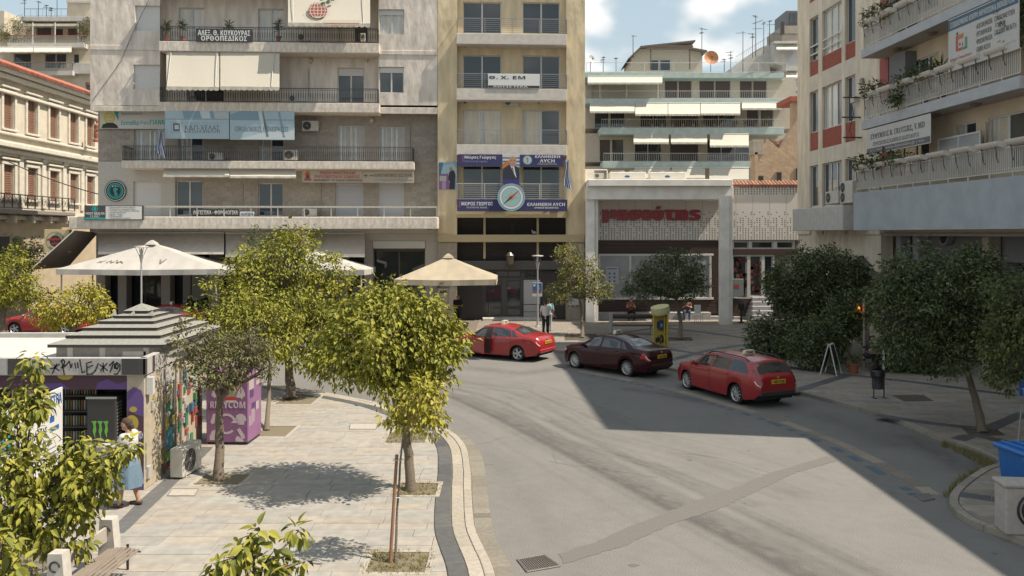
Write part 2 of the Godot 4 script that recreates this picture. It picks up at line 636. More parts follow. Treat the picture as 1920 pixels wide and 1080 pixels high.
	strip(pavement_edge,0.0,0.17,0.8,0.0,0.125,"kerb_stone",kerb_mat2,kerb,120,0.3)
	var slabs:=shifted(pavement_edge,0.19)
	var a2:=slabs.duplicate()
	a2.append_array(PackedVector2Array([Vector2(20,slabs[-1].y),Vector2(20,-51.3),Vector2(-30,-51.3)]))
	a2=Geometry2D.intersect_polygons(a2,PackedVector2Array([Vector2(-2,-5),Vector2(20,-5),Vector2(20,-51),Vector2(-2,-51)]))[0]
	var h:=0.12
	var holes:=[px_line([[1672,741],[1732,740],[1752,752],[1696,753]],h),px_line([[1803,803],[1862,800],[1888,816],[1822,818]],h),px_line([[1060,626],[1118,626],[1124,638],[1058,638]],h),px_line([[1248,632],[1296,632],[1300,639],[1248,639]],h)]
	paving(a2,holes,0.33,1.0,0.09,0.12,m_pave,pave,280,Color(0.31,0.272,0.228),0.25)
	var soil:=mat(lin(0.09,0.075,0.055),0.95,"grit",Vector3(0.5,0.5,0.5))
	for q in holes:
		var hm:=MB.new()
		flat(hm,q,0.108)
		put(hm,"tree_pit",soil,pave)
	var dark:=relief(mat(Color.WHITE,0.6,"blotch",Vector3(1.3,1.3,1.3),0.0,true),"soft_n",0.2)
	dark=dark.duplicate()
	dark.albedo_color=lin(0.105,0.105,0.11)
	for b in [[[1484,735],[1590,703]],[[1590,703],[1700,715],[1800,728],[1905,742]],[[1258,675],[1340,655],[1450,640]],[[1240,652],[1330,667],[1480,690],[1590,703]],[[1642,778],[1740,793],[1850,805]],
			[[1850,805],[1920,775]],[[1795,825],[1830,815],[1880,828]],[[1800,927],[1920,944]],[[1090,640],[1180,622],[1270,610]],[[1250,615],[1350,627],[1430,640]]]:
		var ln:=smooth_line(px_line(b,h),0.45)
		strip(ln,-0.2,0.2,0.5,0.115,0.127,"dark_paving_slab",dark,pave,40,0.3,0.004)
	# ---- concrete strip between street and parking bays, with the blue paint beside it
	var lane:=struct(node_at("parking_strip"),"concrete strip between the street and the parking bays")
	var conc:=mat(Color.WHITE,0.85,"blotch",Vector3(0.9,0.9,0.9),0.0,true).duplicate() as StandardMaterial3D
	conc.albedo_color=lin(0.31,0.265,0.215)
	var ll:=smooth_line(px_line([[1060,693],[1150,709],[1235,726],[1335,753],[1435,783],[1510,810],[1595,846],[1690,898],[1737,928]]),0.2)
	strip(ll,-0.02,0.30,0.55,-0.02,0.02,"concrete_piece",conc,lane,80,0.4,0.006,0.006)
	var blue:=MB.new()
	var la:=shifted(ll,-0.34)
	var lb:=shifted(ll,-0.14)
	for i in range(8,ll.size()-1):
		if fine.get_noise_2d(ll[i].x*1.7,ll[i].y*1.7)>0.1:
			flat(blue,PackedVector2Array([la[i],la[i+1],lb[i+1],lb[i]]),0.006)
	struct(put(blue,"road_marking",mat(lin(0.09,0.125,0.16),0.9,"stain",Vector3(0.7,0.7,0.7)),self),"faded blue parking line painted along the concrete strip")
	# ---- the island: kerb, pale strip, dark band, field of slabs
	island=smooth_line(px_line([[1040,2600],[1000,1500],[950,1190],[925,1080],[905,1035],[890,997],[884,930],[882,885],[870,840],[830,808],[730,768],[640,748],[540,731],[440,716],[330,701],[160,676],[-100,650],[-600,640]]),0.25)
	var ib:=MB.new()
	ib.col=Color(0.19,0.17,0.14)
	var isl:=shifted(island,0.03)
	isl.append_array(PackedVector2Array([Vector2(-60,-41),Vector2(-60,5),Vector2(0.2,5)]))
	flat(ib,isl,0.11)
	var plaza:=struct(put(ib,"plaza",m_pave,self),"sunlit paved island with trees and a kiosk") as Node
	var ik:=struct(node_at("plaza_kerb"),"pale stone kerb round the sunlit island")
	var kerb_mat3:=kerb_m.duplicate() as StandardMaterial3D
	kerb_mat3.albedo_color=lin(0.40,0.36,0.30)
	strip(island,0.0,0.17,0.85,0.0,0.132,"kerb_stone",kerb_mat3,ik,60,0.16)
	strip(island,0.17,0.41,0.6,0.09,0.13,"border_slab",kerb_mat3,plaza,60,0.16,0.005)
	var dark2:=dark.duplicate() as StandardMaterial3D
	dark2.albedo_color=lin(0.13,0.13,0.13)
	strip(island,0.415,0.73,0.62,0.09,0.13,"dark_border_slab",dark2,plaza,60,0.4,0.004)
	var gut:=MB.new()
	var ga:=shifted(island,-0.02)
	var gb:=shifted(island,-0.34)
	gut.col=Color(0.36,0.31,0.235)
	for i in ga.size()-1:
		var w:=0.9+0.35*nz.get_noise_1d(i*3.1)
		gut.col=Color(0.23*w,0.207*w,0.17*w)
		flat(gut,PackedVector2Array([ga[i],ga[i+1],gb[i+1],gb[i]]),0.006)
	put(gut,"gutter",mat(Color.WHITE,0.9,"blotch",Vector3(0.8,0.8,0.8),0.0,true),ik)
	h=0.13
	pits=[[733,903,822,931],[714,809,800,832],[674,1031,803,1077],[352,886,452,911],[508,738,585,759],[468,797,538,820]]
	var pit_poly:=[]
	for p in pits:
		var a:=g2((p[0]+p[2])/2.0,p[1],h)
		var b:=g2((p[0]+p[2])/2.0,p[3],h)
		var wd: float=(p[2]-p[0])/FOCAL*-(a.y+b.y)/4.0
		pit_poly.append(PackedVector2Array([Vector2(b.x-wd,a.y),Vector2(b.x+wd,a.y),Vector2(b.x+wd,b.y),Vector2(b.x-wd,b.y)]))
	var beds:=[px_line([[-200,1010],[100,1010],[146,1030],[40,1100],[-300,1200]],h)]
	var field:=shifted(island,0.74)
	field.append_array(PackedVector2Array([Vector2(-30,-40),Vector2(-30,-9),Vector2(-0.5,-9)]))
	var side_band:=px_line([[200,1000],[262,938],[300,905],[345,866],[377,838],[400,838],[372,866],[331,905],[297,938],[232,1000]],h)
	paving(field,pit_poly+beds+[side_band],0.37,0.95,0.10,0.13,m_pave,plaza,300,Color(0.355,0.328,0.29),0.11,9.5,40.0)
	var sb:=MB.new()
	flat(sb,side_band,0.127)
	put(sb,"dark_band",dark2,plaza)
	var frame_m:=kerb_mat3
	var gravel:=mat(lin(0.19,0.16,0.105),0.95,"grit",Vector3(0.35,0.35,0.35))
	for i in pit_poly.size():
		var q: PackedVector2Array=pit_poly[i]
		var r:=Rect2(q[0],q[2]-q[0])
		var hm:=MB.new()
		flat(hm,q,0.114)
		put(hm,"tree_pit",gravel,plaza)
		for s in [[r.position,Vector2(r.size.x,0.09)],[Vector2(r.position.x,r.end.y-0.09),Vector2(r.size.x,0.09)],[r.position+Vector2(0,0.094),Vector2(0.09,r.size.y-0.188)],[Vector2(r.end.x-0.09,r.position.y+0.094),Vector2(0.09,r.size.y-0.188)]]:
			var fm:=MB.new()
			fm.col=Color(1,1,1)*rng.randf_range(0.92,1.05)
			var e:=Rect2(s[0],s[1])
			slab_of(fm,PackedVector2Array([e.position,Vector2(e.end.x,e.position.y),e.end,Vector2(e.position.x,e.end.y)]),0.1,0.134,0.006)
			put(fm,"pit_edging",frame_m,plaza)
	grass_patch(pit_poly[0].duplicate(),200,0.06,"tufts of dry grass in the pit of the broad maple")
	grass_patch(pit_poly[1].duplicate(),330,0.05,"grass growing in the empty square pit")
	grass_patch(pit_poly[2].duplicate(),380,0.06,"dry grass in the pit of the staked sapling")
	grass_patch(beds[0],1500,0.1,"grass in the planted bed at the lower left")
	grass_patch(px_line([[1768,832],[1815,848],[1868,872],[1840,884],[1822,893],[1800,908],[1778,934],[1770,932],[1792,905],[1818,890],[1846,876],[1800,852],[1765,840]],0.0),1500,0.14,"weeds growing along the kerb of the parking bay",0.02)
	# covers and grates
	cover([[970,1050],[1020,1041],[1050,1062],[988,1073]],0.004,"rusty ribbed drain grate at the near end of the asphalt patch",true)
	cover([[1716,929],[1742,926],[1752,936],[1730,940]],0.004,"small drain grate at the end of the concrete strip",true)
	cover([[657,794],[708,794],[705,805],[655,805]],0.131,"flush stone access cover in the sunlit paving behind the maple",false)
	cover([[322,917],[372,917],[365,930],[314,930]],0.131,"pale flush stone cover beside the kiosk corner",false)

func node_at(called: String,parent: Node=self,t:=Transform3D())->Node3D:
	var o:=Node3D.new()
	o.name=numbered(parent,called)
	o.transform=t
	parent.add_child(o,true)
	return o

func cover(px: Array,y: float,label: String,ribs: bool)->void:
	var q:=px_line(px,y)
	var mid:=(q[0]+q[2])*0.5
	var t:=thing("drain_grate" if ribs else "access_cover",label,"drain grate" if ribs else "access cover","",Transform3D(Basis(),Vector3(mid.x,y,mid.y)))
	var l:=PackedVector2Array()
	for p in q:
		l.append(p-mid)
	var iron:=mat(lin(0.215,0.195,0.17),0.7,"blotch",Vector3(0.3,0.3,0.3),0.4) if ribs else mat(lin(0.42,0.38,0.32),0.8,"blotch",Vector3(0.7,0.7,0.7))
	var b:=MB.new()
	flat(b,l,0.003)
	put(b,"base",mat(lin(0.11,0.10,0.088),0.9) if ribs else iron,t)
	var f:=MB.new()
	for i in 4:
		var a:=Vector3(l[i].x,0.006,l[i].y)
		var c:=Vector3(l[(i+1) % 4].x,0.006,l[(i+1) % 4].y)
		f.tube([a,c],0.018 if ribs else 0.008,4)
	put(f,"frame",iron if ribs else mat(lin(0.16,0.14,0.12),0.8),t)
	if ribs:
		for k in 14:
			var r:=MB.new()
			var u:=(k+0.7)/14.4
			var a:=l[0].lerp(l[1],u)
			var c:=l[3].lerp(l[2],u)
			r.tube([Vector3(a.x,0.008,a.y),Vector3(c.x,0.008,c.y)],0.011,4)
			put(r,"bar",iron,t)

func grass_patch(poly: PackedVector2Array,count: int,high: float,label: String,y:=0.12)->void:
	var mb:=MB.new()
	var box:=Rect2(poly[0],Vector2.ZERO)
	for p in poly:
		box=box.expand(p)
	var nz:=FastNoiseLite.new()
	nz.frequency=2.2
	nz.seed=count
	var made:=0
	for i in count*6:
		if made>=count:
			break
		var p:=Vector2(rng.randf_range(box.position.x,box.end.x),rng.randf_range(box.position.y,box.end.y))
		if not Geometry2D.is_point_in_polygon(p,poly) or nz.get_noise_2d(p.x,p.y)<rng.randf_range(-0.5,0.3):
			continue
		made+=1
		var dry:=rng.randf()
		mb.col=Color(0.085,0.095,0.025).lerp(Color(0.24,0.195,0.085),sqrt(dry))
		for k in 3:
			var a:=rng.randf()*TAU
			var w:=Vector3(cos(a),0,sin(a))*0.007
			var b:=Vector3(p.x,y,p.y)+Vector3(rng.randf_range(-0.03,0.03),0,rng.randf_range(-0.03,0.03))
			mb.tri(b-w,b+w,b+Vector3(rng.randf_range(-0.06,0.06),high*rng.randf_range(0.4,1.2),rng.randf_range(-0.06,0.06)))
	var g:=put(mb,"grass",mat(Color.WHITE,0.9,"",Vector3.ONE,0.0,true),self)
	stuff(g)
	g.set_meta("label",label)

# ================================================== building kit ==============================================
var m_white: StandardMaterial3D
var m_dark: StandardMaterial3D
var m_glass: StandardMaterial3D
var m_clear: StandardMaterial3D
var m_curtain: StandardMaterial3D
var m_iron: StandardMaterial3D
var m_black: StandardMaterial3D
var m_steel: StandardMaterial3D

func kit()->void:
	m_white=mat(lin(0.56,0.55,0.52),0.5,"plaster",Vector3(1.5,1.5,1.5))
	m_dark=mat(lin(0.025,0.024,0.023),0.8)
	m_glass=mat(lin(0.035,0.042,0.048),0.04)
	m_glass.metallic_specular=0.65
	m_clear=mat(Color(0.9,0.95,0.95,0.12),0.02)
	m_clear.transparency=BaseMaterial3D.TRANSPARENCY_ALPHA
	m_curtain=mat(lin(0.50,0.52,0.52),0.9)
	m_iron=mat(lin(0.045,0.042,0.04),0.6,"stain",Vector3(0.6,0.6,0.6))
	m_black=mat(lin(0.018,0.018,0.02),0.55)
	m_steel=mat(lin(0.34,0.34,0.33),0.4,"plaster",Vector3(0.5,0.5,0.5),0.5)

func cuts(r: Rect2,holes: Array,axis: int)->Array:
	var c:=[r.position[axis],r.end[axis]]
	for h in holes:
		for q in [h.position[axis],h.end[axis]]:
			if q>r.position[axis]+0.001 and q<r.end[axis]-0.001:
				c.append(q)
	c.sort()
	return c

# a wall face with openings, their reveals and a closing plate behind
func wall_face(mb: MB,r: Rect2,z: float,holes: Array,deep:=0.2)->void:
	var xs:=cuts(r,holes,0)
	var ys:=cuts(r,holes,1)
	for i in xs.size()-1:
		for j in ys.size()-1:
			var mid:=Vector2((xs[i]+xs[i+1])/2,(ys[j]+ys[j+1])/2)
			var zz:=z
			for h in holes:
				if h.has_point(mid):
					zz=z-deep
			mb.quad(Vector3(xs[i],ys[j],zz),Vector3(xs[i+1],ys[j],zz),Vector3(xs[i+1],ys[j+1],zz),Vector3(xs[i],ys[j+1],zz))
	for h in holes:
		var a: Vector2=h.position
		var b: Vector2=h.end
		mb.quad(Vector3(a.x,a.y,z),Vector3(b.x,a.y,z),Vector3(b.x,a.y,z-deep),Vector3(a.x,a.y,z-deep))
		mb.quad(Vector3(a.x,b.y,z-deep),Vector3(b.x,b.y,z-deep),Vector3(b.x,b.y,z),Vector3(a.x,b.y,z))
		mb.quad(Vector3(a.x,a.y,z),Vector3(a.x,a.y,z-deep),Vector3(a.x,b.y,z-deep),Vector3(a.x,b.y,z))
		mb.quad(Vector3(b.x,a.y,z-deep),Vector3(b.x,a.y,z),Vector3(b.x,b.y,z),Vector3(b.x,b.y,z-deep))

# a window or glazed door in an opening: frame, then panes, shutter or curtain as pieces of it
func window(b: Node3D,r: Rect2,z: float,kind: String,leaves:=2,frame: Material=null,deep:=0.2,called:="window")->MeshInstance3D:
	var fm: Material=frame if frame else m_white
	var t:=0.055
	var mb:=MB.new()
	var zf:=z-deep+0.07
	mb.span(Vector3(r.position.x,r.position.y,zf-0.05),Vector3(r.position.x+t,r.end.y,zf))
	mb.span(Vector3(r.end.x-t,r.position.y,zf-0.05),Vector3(r.end.x,r.end.y,zf))
	mb.span(Vector3(r.position.x+t,r.end.y-t,zf-0.05),Vector3(r.end.x-t,r.end.y,zf))
	mb.span(Vector3(r.position.x+t,r.position.y,zf-0.05),Vector3(r.end.x-t,r.position.y+t,zf))
	var top:=r.end.y-t
	if kind.begins_with("box"):   # a roller box over the leaves
		top=r.end.y-r.size.y*0.22
		mb.span(Vector3(r.position.x+t,top,zf-0.05),Vector3(r.end.x-t,r.end.y-t,zf+0.03))
	var lw:=(r.size.x-2*t)/leaves
	if not kind.contains("shutter"):
		for k in range(1,leaves):
			var x:=r.position.x+t+lw*k
			mb.span(Vector3(x-t*0.8,r.position.y+t,zf-0.05),Vector3(x+t*0.8,top,zf+0.006))
	var w:=put(mb,called,fm,b)
	if kind.contains("shutter"):
		var s:=MB.new()
		var n:=int(r.size.y/0.075)
		for k in n:
			var y0:=r.position.y+t+(r.size.y-2*t)*k/n
			var y1:=r.position.y+t+(r.size.y-2*t)*(k+1)/n
			s.quad(Vector3(r.position.x+t,y0,zf-0.012),Vector3(r.end.x-t,y0,zf-0.012),Vector3(r.end.x-t,y1-0.012,zf-0.004),Vector3(r.position.x+t,y1-0.012,zf-0.004))
			s.quad(Vector3(r.position.x+t,y1-0.012,zf-0.004),Vector3(r.end.x-t,y1-0.012,zf-0.004),Vector3(r.end.x-t,y1,zf-0.02),Vector3(r.position.x+t,y1,zf-0.02))
		put(s,"shutter",mat(lin(0.40,0.41,0.43),0.5) if kind.contains("grey") else (mat(lin(0.085,0.06,0.055),0.5) if kind.contains("brown") else mat(lin(0.56,0.56,0.555),0.5)),w)
		return w
	for k in leaves:
		var x0:=r.position.x+t+lw*k
		var x1:=x0+lw
		var curtained:=kind.contains("curtain") and not (kind.contains("half") and k==leaves-1)
		var p:=MB.new()
		p.quad(Vector3(x0,r.position.y+t,zf-0.03),Vector3(x1,r.position.y+t,zf-0.03),Vector3(x1,top,zf-0.03),Vector3(x0,top,zf-0.03))
		put(p,"pane",m_clear if curtained else m_glass,w)
		if curtained:
			var c:=MB.new()
			var n:=int(lw/0.045)
			var ph:=rng.randf()*6.0
			for i in n:
				var xa:=x0+lw*i/n
				var xb:=x0+lw*(i+1)/n
				var za:=zf-0.085+0.022*sin(i*1.1+ph)+0.01*sin(i*0.37)
				var zb:=zf-0.085+0.022*sin((i+1)*1.1+ph)+0.01*sin((i+1)*0.37)
				c.quad(Vector3(xa,r.position.y+t,za),Vector3(xb,r.position.y+t,zb),Vector3(xb,top,zb),Vector3(xa,top,za))
			put(c,"curtain",m_curtain,w)
	return w

# a wall with its windows, all given in pixels of the view: [x0, y0, x1, y1, kind, leaves]
func facade(b: Node3D,fr: Transform3D,px: Array,z: float,wins: Array,m: Material,frame: Material=null,deep:=0.2,called:="wall")->MeshInstance3D:
	var holes:=[]
	for w in wins:
		holes.append(lr(fr,w[0],w[1],w[2],w[3],z))
	var mb:=MB.new()
	wall_face(mb,lr(fr,px[0],px[1],px[2],px[3],z),z,holes,deep)
	var o:=put(mb,called,m,b)
	for i in wins.size():
		if wins[i][4]!="":
			window(b,holes[i],z,wins[i][4],wins[i][5] if wins[i].size()>5 else 2,frame,deep,"glazed_door" if wins[i].size()>6 else "window")
	return o

func bar(b: Node3D,fr: Transform3D,px: Array,zf: float,zb: float,m: Material,called: String,r := 0.015) -> MeshInstance3D:   # a slab, ledge or pillar whose front face fills the pixel rectangle
	var q:=lr(fr,px[0],px[1],px[2],px[3],zf)
	var mb:=MB.new()
	mb.bev(Vector3(q.position.x+q.size.x/2,q.position.y+q.size.y/2,(zf+zb)/2),Vector3(q.size.x,q.size.y,zf-zb),r)
	return put(mb,called,m,b)

# uprights between two rails along a path of floor points
func railing(b: Node3D,path: Array,high: float,gap: float,m: Material,style:="bars",low:=0.06,rod:=0.009)->MeshInstance3D:
	var mb:=MB.new()
	for i in path.size()-1:
		var a: Vector3=path[i]
		var c: Vector3=path[i+1]
		var d:=c-a
		var len:=d.length()
		var bas:=Basis(d.normalized(),Vector3.UP,d.normalized().cross(Vector3.UP))
		var up:=Vector3.UP
		mb.box((a+c)/2+up*high,Vector3(len+0.04,0.04,0.045),bas)
		if style=="bars":
			mb.box((a+c)/2+up*low,Vector3(len,0.025,0.025),bas)
			var n:=maxi(2,int(len/gap))
			for k in n+1:
				mb.box(a+d*(float(k)/n)+up*(high+low)/2,Vector3(rod*2,high-low,rod*2),bas)
		elif style=="fancy":   # thin bars with a small ring near the top of each
			mb.box((a+c)/2+up*low,Vector3(len,0.03,0.025),bas)
			mb.box((a+c)/2+up*(high-0.1),Vector3(len,0.016,0.02),bas)
			var n:=maxi(2,int(len/gap))
			for k in n+1:
				var p:=a+d*(float(k)/n)
				mb.box(p+up*(high+low)/2,Vector3(rod*2,high-low,rod*2),bas)
				mb.box(p+up*(high*0.5),Vector3(rod*4.5,0.3,rod*1.5),bas)
		else:
			var n:=7
			for k in n:
				mb.box((a+c)/2+up*(low+(high-low)*k/n),Vector3(len,0.016,0.016),bas)
			var q:=maxi(1,int(len/1.4))
			for k in q+1:
				mb.box(a+d*(float(k)/q)+up*high/2,Vector3(0.035,high,0.035),bas)
	return put(mb,"railing",m,b)

func rail_px(b: Node3D,fr: Transform3D,x0: float,x1: float,ybot: float,z: float,zback: float,high: float,gap: float,m: Material,style:="bars")->void:
	var a:=lp(fr,x0,ybot,z)
	var c:=lp(fr,x1,ybot,z)
	railing(b,[Vector3(a.x,a.y,zback),a,Vector3(c.x,a.y,z),Vector3(c.x,a.y,zback)],high,gap,m,style)

# outdoor unit of an air conditioner, facing +z, its foot at the origin
func ac_unit(label: String,t: Transform3D,size: Vector3,two:=false)->void:
	var o:=thing("air_conditioner",label,"air conditioner","outdoor units of air conditioners",t)
	var mb:=MB.new()
	mb.bev(Vector3(0,size.y/2+0.03,0),size,0.018)
	for s in [-1,1]:
		mb.box(Vector3(s*size.x*0.32,0.015,0),Vector3(0.05,0.03,size.z))
	put(mb,"casing",mat(lin(0.52,0.50,0.45),0.5,"stain",Vector3(1.6,1.6,1.6)),o)
	for k in (2 if two else 1):
		var r:=minf(size.y*(0.22 if two else 0.4),size.x*0.36)
		var c:=Vector3(-size.x*0.5+r+0.06,size.y*(0.5 if not two else (0.27+0.46*k))+0.03,size.z/2)
		var f:=MB.new()
		f.lathe([Vector2(0,0.004),Vector2(r,0.004)],20,Transform3D(Basis(Vector3.RIGHT,PI/2),c))
		put(f,"fan_opening",m_dark,o)
		var g:=MB.new()
		for q in range(1,6):
			var ring:=[]
			for i in 17:
				ring.append(c+Vector3(cos(TAU*i/16),sin(TAU*i/16),0)*r*q/5.0+Vector3(0,0,0.012))
			g.tube(ring,0.004,4,false)
		for i in 6:
			var d:=Vector3(cos(TAU*i/6),sin(TAU*i/6),0)*r
			g.box(c+d/2+Vector3(0,0,0.011),Vector3(r,0.006,0.006),Basis(Vector3.BACK,TAU*i/6))
		g.ball(c+Vector3(0,0,0.01),Vector3(r*0.22,r*0.22,0.012),10,5)
		put(g,"fan_guard",m_steel,o)

func ac_px(label: String,fr: Transform3D,px: Array,z: float,two:=false,deep:=0.3)->void:
	var r:=lr(fr,px[0],px[1],px[2],px[3],z)
	ac_unit(label,fr*Transform3D(Basis(),Vector3(r.position.x+r.size.x/2,r.position.y,z-deep/2)),Vector3(r.size.x,r.size.y-0.03,deep),two)

# a fabric awning from a roller at the top to a front bar
func awning(label: String,fr: Transform3D,px: Array,zt: float,zb: float,m: Material,group:="",arms: Array=[],val:=0.22,scallop:=true,seams:=0)->Node3D:
	var a:=lp(fr,px[0],px[1],zt)
	var a1:=lp(fr,px[2],px[1],zt)
	var c:=lp(fr,px[0],px[3],zb)
	var c1:=lp(fr,px[2],px[3],zb)
	var mid:=(c+c1)/2
	var o:=thing("awning",label,"awning",group,fr*Transform3D(Basis(),mid))
	var f:=MB.new()
	var nx:=10
	var ny:=8
	var ph:=rng.randf()*6
	var pt:=func(u: float,v: float)->Vector3:
		var p: Vector3=a.lerp(a1,u).lerp(c.lerp(c1,u),v)-mid
		var sag:=sin(v*PI)*(0.03+0.014*sin(u*9.0+ph))*(0.6+0.4*absf(zb-zt))
		return p-Vector3(0,sag,sag*0.3)
	for i in nx:
		for j in ny:
			var q:=[pt.call(float(i)/nx,(j+1.0)/ny),pt.call((i+1.0)/nx,(j+1.0)/ny),pt.call((i+1.0)/nx,float(j)/ny),pt.call(float(i)/nx,float(j)/ny)]
			var nn:=[]
			for w in [[i,j+1],[i+1,j+1],[i+1,j],[i,j]]:
				var u:=clampf(float(w[0])/nx,0.02,0.98)
				var vv:=clampf(float(w[1])/ny,0.02,0.98)
				nn.append((pt.call(u+0.02,vv)-pt.call(u-0.02,vv)).cross(pt.call(u,vv-0.02)-pt.call(u,vv+0.02)).normalized())
			f.squad(q,nn)
	put(f,"fabric",m,o)
	var bm:=MB.new()
	bm.tube([c-mid,c1-mid],0.03,6)
	bm.tube([a-mid+Vector3(0,0.03,0.0),a1-mid+Vector3(0,0.03,0.0)],0.06,8)
	put(bm,"roller_and_front_bar",m_white,o)
	if val>0:
		var vmb:=MB.new()
		var w:=(c1-c).x
		var n:=maxi(4,int(w/0.3))
		for k in n:
			var x0:=-w/2+w*k/n
			for s in 6:
				var u0:=s/6.0
				var u1:=(s+1)/6.0
				var d0:=val*(0.72+0.28*sin(u0*PI)) if scallop else val
				var d1:=val*(0.72+0.28*sin(u1*PI)) if scallop else val
				vmb.quad(Vector3(x0+w/n*u0,-d0,0.035+0.01*sin(k*2.1)),Vector3(x0+w/n*u1,-d1,0.035+0.01*sin(k*2.1)),Vector3(x0+w/n*u1,0.02,0.03),Vector3(x0+w/n*u0,0.02,0.03))
		put(vmb,"valance",m,o)
	for x in arms:
		var ab:=MB.new()
		var p0:=lp(fr,x[0],x[1],zt)-mid
		var p1:=lp(fr,x[2],x[3],zb)-mid
		ab.tube([p0+Vector3(0,0.02,0.06),p1+Vector3(0,0.03,0.03)],0.022,6)
		put(ab,"arm",m_white,o)
	return o

# boards with writing; boxes of ink are given in the same pixels as the board
func sign_px(called: String,label: String,fr: Transform3D,px: Array,z: float,m: Material,thick:=0.05,category:="sign",group:="")->Dictionary:
	var r:=lr(fr,px[0],px[1],px[2],px[3],z)
	var o:=thing(called,label,category,group,fr*Transform3D(Basis(),Vector3(r.position.x+r.size.x/2,r.position.y+r.size.y/2,z-thick/2)))
	var mb:=MB.new()
	mb.bev(Vector3.ZERO,Vector3(r.size.x,r.size.y,thick),0.008)
	put(mb,"panel",m,o)
	return {"o": o,"px": px,"w": r.size.x,"h": r.size.y,"z": thick/2}

func spot(s: Dictionary,x: float,y: float)->Vector2:
	var p: Array=s.px
	return Vector2(((x-p[0])/(p[2]-p[0])-0.5)*s.w,(0.5-(y-p[1])/(p[3]-p[1]))*s.h)

func ink(s: Dictionary,text: String,box: Array,m: Material,face:="Droid Sans",weight:=700,called:="lettering")->void:
	var a:=spot(s,box[0],box[1])
	var b:=spot(s,box[2],box[3])
	letters(text,s.o,Vector3((a.x+b.x)/2,(a.y+b.y)/2,s.z+0.004),b.x-a.x,a.y-b.y,m,face,weight,Basis(),0.006,called)

func patch(s: Dictionary,box: Array,m: Material,called:="printed_field",lift:=0.002,rnd:=0.0)->void:
	var a:=spot(s,box[0],box[1])
	var b:=spot(s,box[2],box[3])
	var mb:=MB.new()
	mb.span(Vector3(a.x,b.y,s.z-0.001),Vector3(b.x,a.y,s.z+lift))
	put(mb,called,m,s.o)

func disc(mb: MB,c: Vector3,rx: float,ry: float,segs := 28,r0 := 0.0) -> void:   # a flat ring or disc facing +z
	for k in segs:
		var a:=TAU*k/segs
		var b:=TAU*(k+1)/segs
		var p0:=c+Vector3(cos(a)*rx,sin(a)*ry,0)
		var p1:=c+Vector3(cos(b)*rx,sin(b)*ry,0)
		if r0>0:
			mb.quad(c+(p0-c)*r0,p0,p1,c+(p1-c)*r0)
		else:
			mb.tri(c,p0,p1)

func poly_print(s: Dictionary,pts: Array,m: Material,called:="printed_shape",lift:=0.003)->void:
	var p:=PackedVector2Array()
	for q in pts:
		p.append(spot(s,q[0],q[1]))
	var mb:=MB.new()
	mb.prism(p,s.z-0.001,s.z+lift,Transform3D(),false)
	put(mb,called,m,s.o)

func disc_print(s: Dictionary,x: float,y: float,rx: float,ry: float,m: Material,called:="printed_disc",lift:=0.003,r0:=0.0)->void:
	var c:=spot(s,x,y)
	var e:=spot(s,x+rx,y-ry)
	var mb:=MB.new()
	disc(mb,Vector3(c.x,c.y,s.z+lift),e.x-c.x,e.y-c.y,28,r0)
	put(mb,called,m,s.o)

func stroke(mb: MB,pts: Array,w: float,z: float,x := Transform3D()) -> void:   # a painted line on a plane
	for i in pts.size()-1:
		var a: Vector2=pts[i]
		var b: Vector2=pts[i+1]
		var d:=(b-a).normalized()
		var s:=Vector2(-d.y,d.x)*w/2
		var e:=d*w*0.3
		mb.quad(x*Vector3(a.x-s.x-e.x,a.y-s.y-e.y,z),x*Vector3(b.x-s.x+e.x,b.y-s.y+e.y,z),x*Vector3(b.x+s.x+e.x,b.y+s.y+e.y,z),x*Vector3(a.x+s.x-e.x,a.y+s.y-e.y,z))

func stone_tiles(b: Node3D,r: Rect2,z: float,holes: Array,tw: float,th: float,m: Material,base: Color) -> void:   # thin facing stones
	var mb:=MB.new()
	var y:=r.position.y
	var k:=0
	while y<r.end.y-0.02:
		var x:=r.position.x-(tw*0.5 if k % 2 else 0.0)
		while x<r.end.x:
			var q:=Rect2(x,y,tw,th).intersection(r).grow(-0.005)
			x+=tw
			if q.size.x<0.05 or q.size.y<0.02:
				continue
			var blocked:=false
			for h in holes:
				if h.grow(0.02).intersects(q):
					blocked=true
			if blocked:
				continue
			var v:=rng.randf_range(0.86,1.08)
			mb.col=Color(base.r*v,base.g*v,base.b*v*rng.randf_range(0.96,1.02))
			var zz:=z+rng.randf_range(0.008,0.014)
			mb.span(Vector3(q.position.x,q.position.y,z-0.01),Vector3(q.end.x,q.end.y,zz))
		y+=th
		k+=1
	stuff(put(mb,"facing_stones",m,b))

# ================================================== the grey apartment block ===================================
var FA: Transform3D

